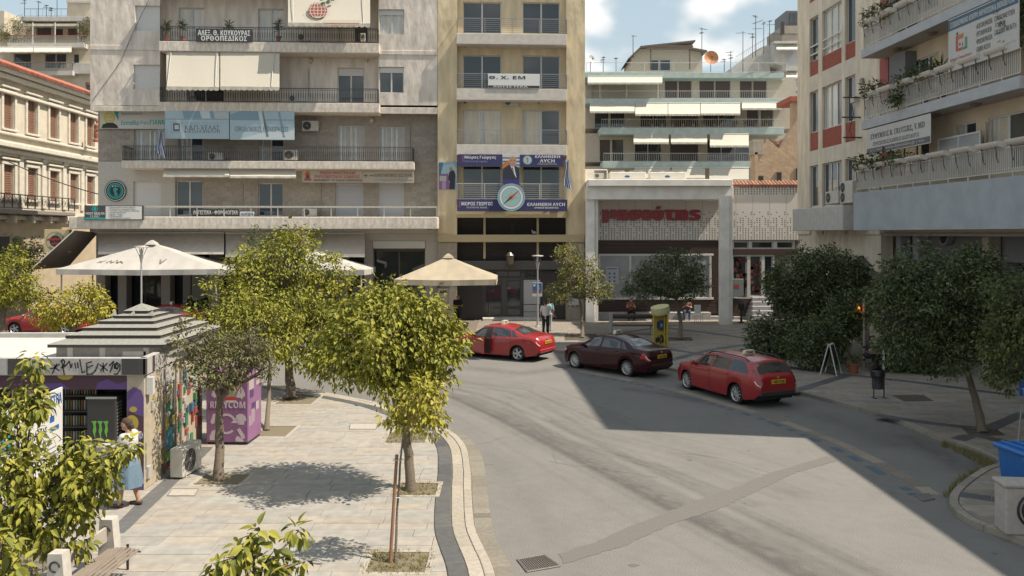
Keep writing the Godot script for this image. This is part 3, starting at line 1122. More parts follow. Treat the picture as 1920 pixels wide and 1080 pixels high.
func main_building()->void:
	FA=frame_at(Vector3(-4.52,0,-50.4),Vector3(20.5,0,-1.0))
	var b:=thing("apartment_building","large grey-beige apartment block with balconies above the cafe awnings","building","",FA)
	var stucco:=relief(mat(lin(0.67,0.605,0.54),0.9,"streak",Vector3(6,26,6)),"soft_n",0.3)
	var slabm:=relief(mat(lin(0.67,0.60,0.525),0.9,"streak",Vector3(2.2,7.0,2.2)),"soft_n",0.3)
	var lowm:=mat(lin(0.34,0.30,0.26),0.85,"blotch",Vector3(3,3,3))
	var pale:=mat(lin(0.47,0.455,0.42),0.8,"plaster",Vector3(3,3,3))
	var stonem:=mat(Color.WHITE,0.8,"blotch",Vector3(1.7,1.7,1.7),0.0,true)
	# walls of the two outer bays
	facade(b,FA,[169,-40,300,197],0.0,[[253,10,301.5,58,"shutter"],[250,121,299.5,167,"shutter"]],stucco)
	facade(b,FA,[710,-40,820,197],0.0,[[710.5,17,758,64,"box curtain"],[710.5,125,757,174,"box"]],stucco)
	# recessed wall behind the balconies
	facade(b,FA,[298,-40,712,201],-1.0,[[335,14,383,77,"curtain",2,1],[484,16,532,79,"curtain",2,1],[634,34,662,79,"",1],[663,34,690,79,"dark",1,1],[633,127,683,193,"box",2,1],[350,125,420,190,"dark",2,1]],stucco)
	var l0:=lr(FA,169,-40,300,197,0)
	var l1:=lr(FA,710,-40,820,197,0)
	var mb:=MB.new()
	for x in [l0.end.x,l1.position.x]:   # cheeks of the recess
		var a:=Vector3(x,l0.position.y,0)
		var c:=Vector3(x,l0.end.y,0)
		mb.quad(a,a+Vector3(0,0,-1),c+Vector3(0,0,-1),c)
	var wx0:=l0.position.x
	var wx1:=l1.end.x
	var yb:=l0.position.y
	mb.quad(Vector3(wx0,yb,-1.0),Vector3(wx1,yb,-1.0),Vector3(wx1,yb,0),Vector3(wx0,yb,0))   # underside
	mb.quad(Vector3(wx0,yb,-6.5),Vector3(wx0,yb,0),Vector3(wx0,l0.end.y,0),Vector3(wx0,l0.end.y,-6.5))
	mb.quad(Vector3(wx1,yb,0),Vector3(wx1,yb,-6.5),Vector3(wx1,l0.end.y,-6.5),Vector3(wx1,l0.end.y,0))
	mb.quad(Vector3(wx0,l0.end.y,0),Vector3(wx1,l0.end.y,0),Vector3(wx1,l0.end.y,-6.5),Vector3(wx0,l0.end.y,-6.5))
	mb.quad(Vector3(wx0,0,-6.5),Vector3(wx0,0,-1.25),Vector3(wx0,yb,-1.25),Vector3(wx0,yb,-6.5))
	mb.quad(Vector3(wx1,0,-6.5),Vector3(wx0,0,-6.5),Vector3(wx0,l0.end.y,-6.5),Vector3(wx1,l0.end.y,-6.5))
	put(mb,"side_wall",stucco,b)
	# ledges and balcony slabs
	bar(b,FA,[169,84,300,93],0.05,-0.05,stucco,"ledge")
	bar(b,FA,[711,94,820,102],0.05,-0.05,stucco,"ledge")
	bar(b,FA,[169,198,300,208],0.06,-0.05,slabm,"ledge")
	bar(b,FA,[711,201,820,213],0.06,-0.05,slabm,"ledge")
	bar(b,FA,[298,77,711,95],0.62,-1.0,slabm,"balcony_slab")
	bar(b,FA,[298,191,711,208],0.62,-1.0,slabm,"balcony_slab")
	bar(b,FA,[298,-40,711,-20],0.62,-1.0,slabm,"balcony_slab")
	rail_px(b,FA,301,708,77,0.58,0.0,0.86,0.14,m_iron,"fancy")
	rail_px(b,FA,300,708,191,0.58,0.0,0.86,0.14,m_iron,"fancy")
	# second storey of offices, set back under the soffit
	var w2:=[[252,243,310,302,"curtain",2,1],[335,252,380,302,"half curtain",2,1],[484,252,532,302,"half curtain",2,1],[632,235,683,303,"curtain",2,1],[710,237,758,304,"curtain",2,1]]
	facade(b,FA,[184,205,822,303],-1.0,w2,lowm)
	var hs:=[]
	for w in w2:
		hs.append(lr(FA,w[0],w[1],w[2],w[3],-1.0))
	stone_tiles(b,lr(FA,185,240,822,302,-1.0),-1.0,hs,0.52,0.26,stonem,Color(0.34,0.305,0.265))
	bar(b,FA,[228,301,776,315],0.7,-1.0,slabm,"balcony_slab")
	rail_px(b,FA,230,773,301,0.66,-0.9,0.86,0.125,m_iron,"fancy")
	# first storey above the canopy
	var w1:=[[250,340,302,405,"shutter"],[330,339,380,404,"dark",2,1],[484,343,531,405,"dark",2,1],[629,344,681,406,"shutter grey",2],[709,342,757,406,"shutter grey",2]]
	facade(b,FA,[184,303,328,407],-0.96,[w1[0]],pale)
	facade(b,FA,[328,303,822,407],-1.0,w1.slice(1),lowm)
	hs=[]
	for w in w1.slice(1):
		hs.append(lr(FA,w[0],w[1],w[2],w[3],-1.0))
	stone_tiles(b,lr(FA,330,316,822,405,-1.0),-1.0,hs,0.56,0.3,stonem,Color(0.38,0.345,0.29))
	bar(b,FA,[129,406,821,429],2.0,-1.3,slabm,"canopy_slab",0.03)
	var m_rail:=mat(lin(0.50,0.47,0.40),0.5,"stain",Vector3(1,1,1))
	var ra:=lp(FA,268,406,1.9)
	var rb:=lp(FA,819,406,1.9)
	var rl:=MB.new()
	rl.box((ra+rb)/2+Vector3(0,0.56,0),Vector3(rb.x-ra.x,0.1,0.06))
	for k in 12:
		rl.box(ra.lerp(rb,k/11.0)+Vector3(0,0.28,0),Vector3(0.045,0.56,0.045))
	put(rl,"railing",m_rail,b)
	# street level: plaster lintel, pillars, glazed fronts in shade
	bar(b,FA,[168,428,822,437],-0.25,-1.3,pale,"lintel")
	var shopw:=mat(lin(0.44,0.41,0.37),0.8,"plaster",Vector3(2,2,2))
	bar(b,FA,[684,437,822,452],-0.35,-1.3,shopw,"lintel")
	for x in [[180,197],[221,237],[302,319],[392,412],[470,488],[556,572],[640,652],[683,699],[797,821]]:
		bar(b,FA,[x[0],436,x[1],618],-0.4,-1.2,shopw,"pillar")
	bar(b,FA,[699,452,797,466],-0.3,-0.8,m_white,"door_lintel")
	var shop:=[]
	var xs:=[197,221,237,302,319,392,412,470,488,556,572,640,652,683,699,797]
	for k in range(0,xs.size(),2):
		shop.append([xs[k]+0.5,470,xs[k+1]-0.5,612,"dark",2 if xs[k+1]-xs[k]>40 else 1,1])
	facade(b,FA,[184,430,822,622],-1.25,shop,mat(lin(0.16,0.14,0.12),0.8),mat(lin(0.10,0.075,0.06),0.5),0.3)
	# a line of lamps under the canopy and one thin cable down the plaster
	for x in [248,370,640,806]:
		var p:=lp(FA,x,431,0.6)
		var lm:=MB.new()
		lm.bev(p,Vector3(0.32,0.12,0.2),0.03)
		put(lm,"flood_lamp",m_steel,b)
	for p in [[582,113],[687,111],[697,225]]:
		var c:=lp(FA,p[0],p[1],-0.9)
		var lm:=MB.new()
		lm.ball(c,Vector3(0.13,0.2,0.1))
		put(lm,"wall_lamp",mat(lin(0.5,0.46,0.36),0.4),b)
	var cable:=MB.new()
	cable.tube([lp(FA,280,-2,0.06),lp(FA,252,55,0.07),lp(FA,225,118,0.07),lp(FA,172,190,0.06)],0.014,5)
	put(cable,"cable",m_iron,b)
	for p in [[579,130,190],[595,215,300],[768,235,300],[602,340,402],[455,345,402]]:
		var pipe:=MB.new()
		pipe.tube([lp(FA,p[0],p[1],-0.95),lp(FA,p[0],p[2],-0.95)],0.03,6)
		put(pipe,"pipe",m_steel,b)
	# ---- awnings
	var cream:=mat(lin(0.52,0.48,0.405),0.9,"plaster",Vector3(1.4,2.2,1.4))
	cream.backlight_enabled=true
	cream.backlight=Color(0.25,0.24,0.2)
	var g:="cream awnings on the balconies of the grey block"
	var aw:=awning("cream awning over the balcony, printed with a red globe and green leaves",FA,[540,-20,694,44],0.45,1.5,cream,g,[[552,-30,549,46],[684,-30,681,46]])
	var gs:={"o": node_at("globe_print",aw),"px": [532,-5,700,47],"w": 5.2,"h": 1.6,"z": 0.0}
	globe_print(aw,FA)
	awning("wide cream awning, left half of the pair above the orthopaedist's balcony rail",FA,[312,95,411,163],0.45,1.5,cream,g,[[322,95,314,163],[408,95,404,163]])
	awning("wide cream awning, right half of the pair beside the open loggia",FA,[413,95,524,163],0.45,1.5,cream,g,[[515,95,509,163]])
	var grey:=mat(lin(0.56,0.515,0.46),0.9,"stain",Vector3(2.5,1.2,2.5))
	awning("rolled-up cream awning under the slab, the left of two",FA,[306,316,430,329],0.35,0.75,cream,"rolled-up awnings over the canopy",[],0.1,false)
	awning("rolled-up cream awning under the slab, directly left of the red-lettered board",FA,[431,317,555,331],0.35,0.75,cream,"rolled-up awnings over the canopy",[],0.1,false)
	awning("long grey cafe awning under the canopy, behind the big white parasol",FA,[184,437,420,473],-0.2,1.75,grey,"grey cafe awnings",[],0.12,false)
	awning("grey cafe awning under the canopy, behind the tall maple and the round red sign",FA,[423,438,684,477],-0.2,1.7,grey,"grey cafe awnings",[],0.16,false)
	# awning round the corner, seen end on: drawn slanting down to the left
	var o:=thing("awning","dark grey side awning slanting down left of the canopy corner","awning","",Transform3D(Basis(),at(150,480,48)))
	var fm:=MB.new()
	var q:=[at(60,505,46.5),at(128,500,49.5),at(184,436,50.2),at(140,432,47)]
	for k in 4:
		q[k]-=o.position
	fm.quad(q[0],q[1],q[2],q[3])
	fm.quad(q[3]-Vector3(0,0.02,0),q[2]-Vector3(0,0.02,0),q[1]-Vector3(0,0.02,0),q[0]-Vector3(0,0.02,0))
	put(fm,"fabric",mat(lin(0.15,0.13,0.11),0.9,"stain",Vector3(2,2,2)),o)
	for e in [[0,3],[1,2]]:
		var arm:=MB.new()
		arm.tube([q[e[0]]+Vector3(0,0.03,0),q[e[1]]+Vector3(0,0.03,0)],0.035,6)
		put(arm,"arm",m_white,o)
	main_signs()
	# ---- air conditioners
	ac_px("white air conditioner hung on the wall right of the blue awnings",FA,[566,226,597,246],-0.62)
	ac_px("air conditioner on the upper balcony floor under the globe awning",FA,[557,63,582,77],0.2)
	ac_px("small white box-like air conditioner at the right end of the upper balcony",FA,[675,62,685,77],0.2)
	ac_px("air conditioner on the balcony floor left of the blue glass door",FA,[541,178,578,191],0.2)
	ac_px("air conditioner on the office balcony below the left blue awning",FA,[390,286,418,301],0.1)
	ac_px("large cream air conditioner on the office balcony right of the second glazed door",FA,[532,281,558,301],0.2)
	ac_px("air conditioner on the canopy below the red-lettered board",FA,[567,391,594,406],-0.3)

func globe_print(aw: Node3D,fr: Transform3D)->void:
	# a globe with a lattice of meridians, leaves and faint lines, printed on the sloping cloth
	var a:=lp(fr,540,-30,0.45)
	var b:=lp(fr,694,-30,0.45)
	var c:=lp(fr,540,44,1.35)
	var mid:=(c+lp(fr,694,44,1.35))/2
	var up:=(a-c).normalized()
	var right:=(b-a).normalized()
	var x:=Transform3D(Basis(right,up,right.cross(up)),lp(fr,596,20,1.08)-mid-right.cross(up)*0.0)
	var red:=MB.new()
	disc(red,Vector3(0,0,0.03),0.55,0.55,30)
	put(red,"printed_globe",mat(lin(0.25,0.07,0.06),0.9),aw).transform=x
	var lines:=MB.new()
	for k in 5:
		var s:=-0.8+0.4*k
		var pts:=[]
		var pts2:=[]
		for i in 11:
			var t:=-1.0+0.2*i
			pts.append(Vector2(s*sqrt(maxf(0,1-t*t)),t)*0.55)
			pts2.append(Vector2(t*sqrt(maxf(0,1-s*s)),s)*0.55)
		stroke(lines,pts,0.03,0.034)
		stroke(lines,pts2,0.03,0.034)
	put(lines,"printed_meridians",mat(lin(0.55,0.5,0.42),0.9),aw).transform=x
	var leaf:=MB.new()
	for k in 6:
		var p:=Vector2(0.12+0.32*(k % 3),0.35+0.3*(k/3)+0.14*(k % 3))
		leaf.prism(PackedVector2Array([p,p+Vector2(0.2,0.04),p+Vector2(0.34,0.24),p+Vector2(0.1,0.2)]),0.033,0.037,Transform3D(),false)
	put(leaf,"printed_leaves",mat(lin(0.03,0.08,0.04),0.9),aw).transform=x
	var fl:=MB.new()
	for k in 3:
		stroke(fl,[Vector2(0.3+0.1*k,-0.72-0.13*k),Vector2(2.5-0.1*k,-0.72-0.13*k)],0.04,0.03)
	for k in 12:
		var t:=PI+k*0.16
		fl.box(Vector3(cos(t)*0.68,sin(t)*0.68,0.028),Vector3(0.04,0.04,0.004))
	put(fl,"printed_lines",mat(lin(0.42,0.27,0.22),0.9),aw).transform=x

func main_signs()->void:
	var white:=mat(lin(0.6,0.6,0.58),0.6)
	var black:=mat(lin(0.02,0.02,0.022),0.6)
	var board:=mat(lin(0.033,0.033,0.036),0.55)
	var teal:=mat(lin(0.02,0.30,0.31),0.6)
	var s:=sign_px("shop_sign","black board with two lines of white capitals on the top balcony rail",FA,[367,53,473,78],0.72,board)
	ink(s,"ΑΛΕΞ. Θ. ΚΟΥΚΟΥΡΑΣ",[371,56,469,66],white)
	ink(s,"ΟΡΘΟΠΕΔΙΚΟΣ",[377,67,463,76],white)
	# banner with a portrait and teal lettering
	s=sign_px("banner","white election banner with a blonde woman and teal lettering under the soffit",FA,[187,207,310,241],-0.8,mat(lin(0.52,0.51,0.50),0.7),0.03,"banner")
	patch(s,[188,208,215,240.5],mat(lin(0.50,0.52,0.40),0.7))
	poly_print(s,[[212,207.5],[222,207.5],[222,226]],teal)
	disc_print(s,205,221,10.5,12.5,mat(lin(0.52,0.42,0.12),0.8),"printed_hair")
	poly_print(s,[[190,240],[193,233],[202,230],[212,230],[219,234],[222,240]],mat(lin(0.03,0.035,0.03),0.8),"printed_jacket",0.005)
	disc_print(s,205.5,221.5,6.2,8.5,mat(lin(0.52,0.50,0.30),0.8),"printed_face",0.006)
	var small:=mat(lin(0.1,0.08,0.06),0.8)
	for e in [[203,219.6],[208.2,219.6]]:
		disc_print(s,e[0],e[1],1.1,0.6,small,"printed_eye",0.008)
	disc_print(s,205.7,226.2,2.0,0.7,mat(lin(0.35,0.15,0.1),0.8),"printed_mouth",0.008)
	ink(s,"#giatadiskola",[227,210,266,216],mat(lin(0.2,0.28,0.33),0.7))
	ink(s,"Ευσταθία",[227,225,260,234],teal)
	ink(s,"(Εφη)",[262,226,280,234],teal,"Droid Sans",400)
	ink(s,"ΓΙΑΝΝ",[281.5,224,309.5,233],teal)
	patch(s,[277,236,309,236.7],mat(lin(0.4,0.42,0.43),0.7),"printed_line")
	patch(s,[268,238,309,238.7],mat(lin(0.38,0.45,0.46),0.7),"printed_line")
	# blue awning panels of the builders
	var sky1:=mat(lin(0.36,0.47,0.53),0.85,"plaster",Vector3(2.2,2.2,2.2))
	var sky2:=mat(lin(0.19,0.29,0.36),0.85)
	var sky3:=mat(lin(0.46,0.52,0.55),0.85)
	var navy:=mat(lin(0.09,0.12,0.15),0.7)
	s=sign_px("printed_awning","pale blue printed awning cloth with a square emblem, left of the pair",FA,[309,207,429.5,260],0.62,sky1,0.03,"awning")
	poly_print(s,[[341,208],[374,208],[378,222],[345,222]],sky2)
	poly_print(s,[[375,208],[392,208],[394,221],[379,221.5]],sky3)
	poly_print(s,[[393,208],[399,208],[403,222],[396,222]],sky2)
	poly_print(s,[[400,216],[418,209],[428,209],[428,217],[402,221]],mat(lin(0.40,0.42,0.44),0.85))
	patch(s,[309.5,222.5,429,224],mat(lin(0.22,0.27,0.32),0.85),"printed_line")
	poly_print(s,[[331,225],[337,225],[349,260],[342,260]],sky3)
	patch(s,[324.5,231,337,246],navy,"emblem",0.004)
	for i in 3:
		for j in 3:
			patch(s,[327.6+i*2.6,234.5+j*2.6,329.8+i*2.6,236.7+j*2.6],white,"emblem_dot",0.007)
	for q in [[320.5,229,341,229.4],[320.5,248,341,248.4],[320.5,229,320.9,248.4],[340.6,229,341,248.4]]:
		patch(s,q,navy,"emblem_line")
	ink(s,"ΠΕΡΙΣΤΕΡΗΣ",[347,229.5,412,232],mat(lin(0.25,0.32,0.36),0.8),"Droid Sans",400)
	ink(s,"Κ&Π-ΧΕΛΑΣ",[347,234.5,412,244],navy,"Droid Sans",400)
	patch(s,[346,245,412.5,248.6],navy,"printed_bar",0.003)
	ink(s,"ΑΝΩΔΟΜΗ",[348,245.8,411,248],white)
	s=sign_px("printed_awning","pale blue printed awning cloth with one line of thin capitals, right of the pair",FA,[431,207.5,552,262],0.62,sky1,0.03,"awning")
	poly_print(s,[[432,214],[450,208.5],[484,208.5],[486,224],[432,224]],sky2)
	poly_print(s,[[484,208.5],[492,208.5],[502,245],[492,248]],sky3)
	poly_print(s,[[491,208.5],[494,208.5],[504,256],[499,257]],sky2)
	poly_print(s,[[521,208.5],[524.5,208.5],[535,257],[530,257]],sky2)
	poly_print(s,[[450,261],[480,252],[506,246],[551,244],[551,261]],sky3)
	patch(s,[431.5,223.5,551.5,225.3],mat(lin(0.22,0.27,0.32),0.85),"printed_line")
	ink(s,"ΟΙΚΟΔΟΜΙΚΕΣ ΕΠΙΧΕΙΡΗΣΕΙΣ",[440,237,541,246],navy,"Droid Sans",400)
	# boards under the first balcony
	var tan:=mat(lin(0.42,0.39,0.33),0.7,"plaster",Vector3(2,2,2))
	var red:=mat(lin(0.38,0.045,0.03),0.6)
	s=sign_px("shop_sign","beige board with red capitals and a flame emblem under the balcony",FA,[566,319,680,342],0.0,tan)
	poly_print(s,[[570,338],[573,330],[571,326],[577,320],[582,326],[580.5,330],[584,338]],mat(lin(0.45,0.1,0.03),0.6),"emblem")
	disc_print(s,577,331,3.2,4.0,mat(lin(0.05,0.07,0.12),0.6),"emblem",0.005)
	patch(s,[570,336.5,584,338.5],mat(lin(0.3,0.04,0.03),0.6),"emblem",0.006)
	ink(s,"ΕΝΩΣΗ ΑΠΟΣΤΡΑΤΩΝ",[600,321.5,666,326.5],red)
	ink(s,"ΠΥΡΟΣΒΕΣΤΙΚΟΥ ΣΩΜΑΤΟΣ",[590,328.5,675,334],red)
	ink(s,"ΠΕΛΟΠΟΝΝΗΣΟΥ - ΔΥΤ. ΕΛΛΑΔΑΣ & ΙΟΝΙΩΝ ΝΗΣΩΝ",[588,336,678,339.6],black)
	s=sign_px("shop_sign","beige board with thin black lettering and a plus and minus sign",FA,[681,321,776,342.5],0.0,tan)
	patch(s,[682.5,328.8,689.5,330],black,"plus_sign",0.004)
	patch(s,[685.4,326,686.6,332.8],black,"plus_sign",0.005)
	patch(s,[693,328.8,700,330],black,"minus_sign",0.004)
	ink(s,"ΚΩΝΣΤΑΝΤΙΝΟΣ ΚΩΣΤΑΡΑΣ",[702,326,774,331.5],black,"Droid Sans",400)
	ink(s,"MSc Αρχιτέκτων Μηχανικός",[703,335,774,340],mat(lin(0.2,0.22,0.25),0.7),"Droid Sans",400)
	# round foot emblem
	var o:=thing("round_sign","round black sign with a teal foot and rings beside the closed shutter","sign","",FA*Transform3D(Basis(),lp(FA,217,358,-0.94)))
	var r:=0.64
	for k in [[1.0,black,0.03,0.0],[0.93,white,0.062,0.94],[0.75,teal,0.064,0.84],[0.58,teal,0.064,0.9]]:
		var mb:=MB.new()
		if k[3]==0.0:
			mb.lathe([Vector2(0,0),Vector2(r,0),Vector2(r,0.06),Vector2(0,0.06)],32,Transform3D(Basis(Vector3.RIGHT,PI/2),Vector3.ZERO),false)
		else:
			disc(mb,Vector3(0,0,k[2]),r*k[0],r*k[0],36,k[3])
		put(mb,"disc" if k[3]==0.0 else "ring",k[1],o)
	var foot:=MB.new()
	foot.prism(PackedVector2Array([Vector2(-0.1,0.17),Vector2(0.02,0.22),Vector2(0.13,0.16),Vector2(0.14,0.06),Vector2(0.06,0.0),Vector2(0.05,-0.08),Vector2(0.13,-0.16),Vector2(0.13,-0.27),Vector2(0.03,-0.32),Vector2(-0.05,-0.26),Vector2(-0.06,-0.1),Vector2(-0.13,0.04)]),0.06,0.068,Transform3D(),false)
	put(foot,"foot_emblem",teal,o)
	for k in 5:
		var toe:=MB.new()
		disc(toe,Vector3(-0.15+0.075*k,0.27+0.02*sin(k*0.8),0.066),0.035-0.003*k,0.04-0.004*k,12)
		put(toe,"toe_emblem",white if k % 2==0 else red,o)
	# clinic board
	s=sign_px("shop_sign","long clinic board, black half with a teal emblem and white half with a list",FA,[158,385,269,412.5],2.12,mat(lin(0.05,0.05,0.052),0.5),0.1)
	patch(s,[198,386.5,266,411],white)
	patch(s,[159,408,197.5,411.5],teal)
	disc_print(s,178,391.5,6,6,teal,"emblem",0.004,0.8)
	disc_print(s,178,391.5,3,4,teal,"emblem",0.004)
	ink(s,"FOOT HEALTH",[161,398,195.5,402.5],white)
	ink(s,"CLINIC",[169,403.7,187.5,407.5],white,"Droid Sans",400)
	var items:=["Μυκητιάσεις κάτω άκρων","Πελματιαίες υπερκερατώσεις","Ρωγμές κερατώδεις πτέρνας","Ονυχοκρύπτωση","Κάλοι - Τύλοι","Μυρμηγκιές","Αποκατάσταση νυχιών"]
	var wid:=[51,51,58,33,28,26,42]
	for k in 7:
		ink(s,"• "+items[k],[203,387.2+k*3.4,203+wid[k],389.9+k*3.4],black,"Droid Sans",400)
	s=sign_px("shop_sign","low black accountants' board with white capitals behind the canopy rail",FA,[360,392,448,405.5],1.8,board)
	ink(s,"ΛΟΓΙΣΤΙΚΑ - ΦΟΡΟΛΟΓΙΚΑ",[362,394.5,446,402],white)
	s=sign_px("shop_sign","small white board with blue capitals right of the accountants' board",FA,[450,397,476,405.5],1.8,white)
	ink(s,"ΛΟΓΙΚΑ",[452,399,475,404.5],mat(lin(0.03,0.08,0.3),0.6))
	# square lightbox over the side street
	s=sign_px("shop_sign","square beige lightbox with a round red and black emblem over the side street",FA,[83,430,129,473],1.2,mat(lin(0.50,0.42,0.24),0.6),0.4)
	disc_print(s,104,452.5,18,18,mat(lin(0.42,0.37,0.27),0.7),"emblem",0.002)
	disc_print(s,104,452.5,18,18,black,"emblem_ring",0.004,0.96)
	disc_print(s,104,452,11,11,black,"emblem_disc",0.004)
	var scr := MB.new()   # red script, too worn to read
	for row in [[89,448.5,23],[97,456.5,24]]:
		var pts:=[]
		for k in 26:
			var p:=spot(s,row[0]+row[2]*k/25.0,row[1]+2.2*sin(k*1.9)+0.8*sin(k*0.7))
			pts.append(p)
		stroke(scr,pts,0.045,s.z+0.008)
	put(scr,"red_script",red,s.o)
	var ticks:=MB.new()
	var cc:=spot(s,104,452.5)
	for k in 22:
		var a:=(0.35+0.12*k) if k<11 else (3.9+0.13*(k-11))
		ticks.box(Vector3(cc.x+cos(a)*0.45,cc.y+sin(a)*0.45,s.z+0.006),Vector3(0.035,0.07,0.004),Basis(Vector3.BACK,a-PI/2))
	put(ticks,"worn_ring_lettering",small,s.o)
	patch(s,[113,468,124,471.5],red)
	# round sign of the grill house
	o=thing("round_sign","round pink and white sign with a red centre above the maple","sign","",FA*Transform3D(Basis(),lp(FA,553,449,1.5)))
	r=0.78
	var base:=MB.new()
	base.lathe([Vector2(0,0),Vector2(r,0),Vector2(r,0.1),Vector2(0,0.1)],32,Transform3D(Basis(Vector3.RIGHT,PI/2),Vector3.ZERO),false)
	put(base,"disc",mat(lin(0.52,0.45,0.40),0.6),o)
	for k in [[0.95,0.96,0.103,red],[0.62,0.95,0.103,red]]:
		var mb:=MB.new()
		disc(mb,Vector3(0,0,k[2]),r*k[0],r*k[0],36,k[1])
		put(mb,"ring",k[3],o)
	var dk:=MB.new()
	disc(dk,Vector3(0,0,0.102),r*0.56,r*0.56,28)
	put(dk,"inner_disc",mat(lin(0.30,0.19,0.15),0.6),o)
	var rb:=MB.new()
	rb.box(Vector3(0,0,0.106),Vector3(0.62,0.36,0.01))
	put(rb,"red_panel",red,o)
	var word:="ΤΥΡΑΔΙΚΟ"
	for k in word.length():
		var a:=deg_to_rad(150.0-17.0*k)
		letters(word[k],o,Vector3(cos(a),sin(a),0)*r*0.78+Vector3(0,0,0.106),0.14,0.16,mat(lin(0.2,0.05,0.04),0.6),"Droid Serif",700,Basis(Vector3.BACK,a-PI/2))

# ================================================== the yellow office block =====================================
var FY: Transform3D

func yellow_building()->void:
	FY=frame_at(Vector3(-4.52,0,-50.4),Vector3(20.5,0,-1.0))
	var b:=thing("office_building","narrow yellow office block with dark shutters and political banners","building","",FY)
	var yel:=relief(mat(lin(0.66,0.545,0.36),0.9,"streak",Vector3(7,28,7)),"soft_n",0.25)
	var slab:=mat(lin(0.58,0.535,0.49),0.85,"stain",Vector3(2,2,2))
	var band:=mat(lin(0.46,0.37,0.225),0.9,"plaster",Vector3(2,2,2))
	facade(b,FY,[820.6,-60,857,455],0.0,[],yel)
	facade(b,FY,[1062,-60,1097,455],0.0,[],yel)
	var wins:=[]
	for w in [[3,62],[103,166],[205,271],[310,373]]:
		wins.append([868,w[0],940,w[1],"curtain" if w[0]==205 else "dark",2,1])
		wins.append([980,w[0]+1,1050,w[1],"half curtain" if w[0]==205 else "dark",2,1])
	facade(b,FY,[856.5,-60,1062.5,406],-0.55,wins,yel)
	var l:=lr(FY,820.6,-60,857,455,0)
	var r:=lr(FY,1062,-60,1097,455,0)
	var mb:=MB.new()
	for q in [[l.end.x,0.0],[r.position.x,0.0]]:
		mb.quad(Vector3(q[0],l.position.y,0),Vector3(q[0],l.position.y,-0.9),Vector3(q[0],l.end.y,-0.9),Vector3(q[0],l.end.y,0))
	var x0:=l.position.x
	var x1:=r.end.x
	var top:=l.end.y
	mb.quad(Vector3(x1,0,0),Vector3(x1,0,-13),Vector3(x1,top,-13),Vector3(x1,top,0))
	mb.quad(Vector3(x0,0,-13),Vector3(x0,0,-1),Vector3(x0,top,-1),Vector3(x0,top,-13))
	mb.quad(Vector3(x0,top,0),Vector3(x1,top,0),Vector3(x1,top,-13),Vector3(x0,top,-13))
	mb.quad(Vector3(x1,0,-13),Vector3(x0,0,-13),Vector3(x0,top,-13),Vector3(x1,top,-13))
	put(mb,"side_wall",yel,b)
	for s in [[62,82],[166,187],[271,290]]:
		bar(b,FY,[856,s[0],1063,s[1]],0.55,-0.6,slab,"balcony_slab")
	for y in [62,166,271]:
		rail_px(b,FY,858,1062,y,0.5,0.0,0.9,0.3,mat(lin(0.24,0.24,0.25),0.5),"flat")
	rail_px(b,FY,857,1063,374,0.5,0.0,0.95,0.3,m_white,"flat")
	bar(b,FY,[855,373,1063,408],0.45,-0.6,band,"balcony_slab")
	bar(b,FY,[820.6,440,1096,454],0.1,-0.5,band,"cornice_band")
	# dark roller shutters between pale mullions
	var dk:=mat(lin(0.028,0.025,0.024),0.5)
	for rowy in [[407,440.5],[453,489]]:
		for c in [[858,906],[911,959],[961,1006],[1011,1061]]:
			var q:=lr(FY,c[0],rowy[0],c[1],rowy[1],-0.45)
			var s:=MB.new()
			var n:=14
			for k in n:
				var ya:=q.position.y+q.size.y*k/n
				var yb:=q.position.y+q.size.y*(k+0.8)/n
				s.quad(Vector3(q.position.x,ya,-0.45),Vector3(q.end.x,ya,-0.45),Vector3(q.end.x,yb,-0.41),Vector3(q.position.x,yb,-0.41))
				s.quad(Vector3(q.position.x,yb,-0.41),Vector3(q.end.x,yb,-0.41),Vector3(q.end.x,q.position.y+q.size.y*(k+1)/n,-0.45),Vector3(q.position.x,q.position.y+q.size.y*(k+1)/n,-0.45))
			put(s,"shutter",dk,b)
		for x in [908.5,1008.5]:
			bar(b,FY,[x-2.2,rowy[0],x+2.2,rowy[1]-(4 if rowy[0]>440 else 0)],-0.3,-0.5,band,"mullion")
	facade(b,FY,[820.6,405,1097,492],-0.5,[],dk)
	var grey:=mat(lin(0.085,0.08,0.075),0.7,"plaster",Vector3(2,2,2))
	bar(b,FY,[857,489,1063,506],-0.25,-0.9,grey,"lintel")
	var steel:=mat(lin(0.075,0.073,0.072),0.55)
	facade(b,FY,[820.6,488,1097,614],-0.75,[[909,526,941,592,"dark",1,1],[950,526,977,592,"dark",1,1],[907,508,977,520,"dark",3],[985,508,1012,520,"dark",2]],grey,steel,0.2)
	bar(b,FY,[982,525,1013,597],-0.55,-0.8,mat(lin(0.42,0.42,0.42),0.6,"plaster",Vector3(2,2,2)),"white_panel")
	for c in [[858,904,534,598],[1016,1062,508,604]]:
		var q:=lr(FY,c[0],c[2],c[1],c[3],-0.6)
		var s:=MB.new()
		var n:=int(q.size.y/0.11)
		for k in n:
			s.span(Vector3(q.position.x,q.position.y+q.size.y*k/n,-0.64),Vector3(q.end.x,q.position.y+q.size.y*(k+0.85)/n,-0.6))
		put(s,"roller_shutter",mat(lin(0.05,0.047,0.044),0.5,"plaster",Vector3(1,1,1)),b)
	var st:=relief(mat(lin(0.33,0.285,0.23),0.9,"stain",Vector3(1.6,1.6,1.6)),"soft_n",0.4)
	bar(b,FY,[820.6,453,857,616],0.0,-0.9,st,"stone_pier")
	bar(b,FY,[1062,453,1096,612],0.0,-0.9,st,"stone_pier")
	bar(b,FY,[905,597,1016,602],0.2,-0.9,slab,"door_step")
	for y in [86,191,294]:
		for x in [872,1010]:
			var p:=lp(FY,x,y,-0.3)
			var lm:=MB.new()
			lm.ball(p,Vector3(0.1,0.1,0.1))
			put(lm,"ceiling_lamp",m_iron,b)
	# graffiti on the piers
	var gr:=MB.new()
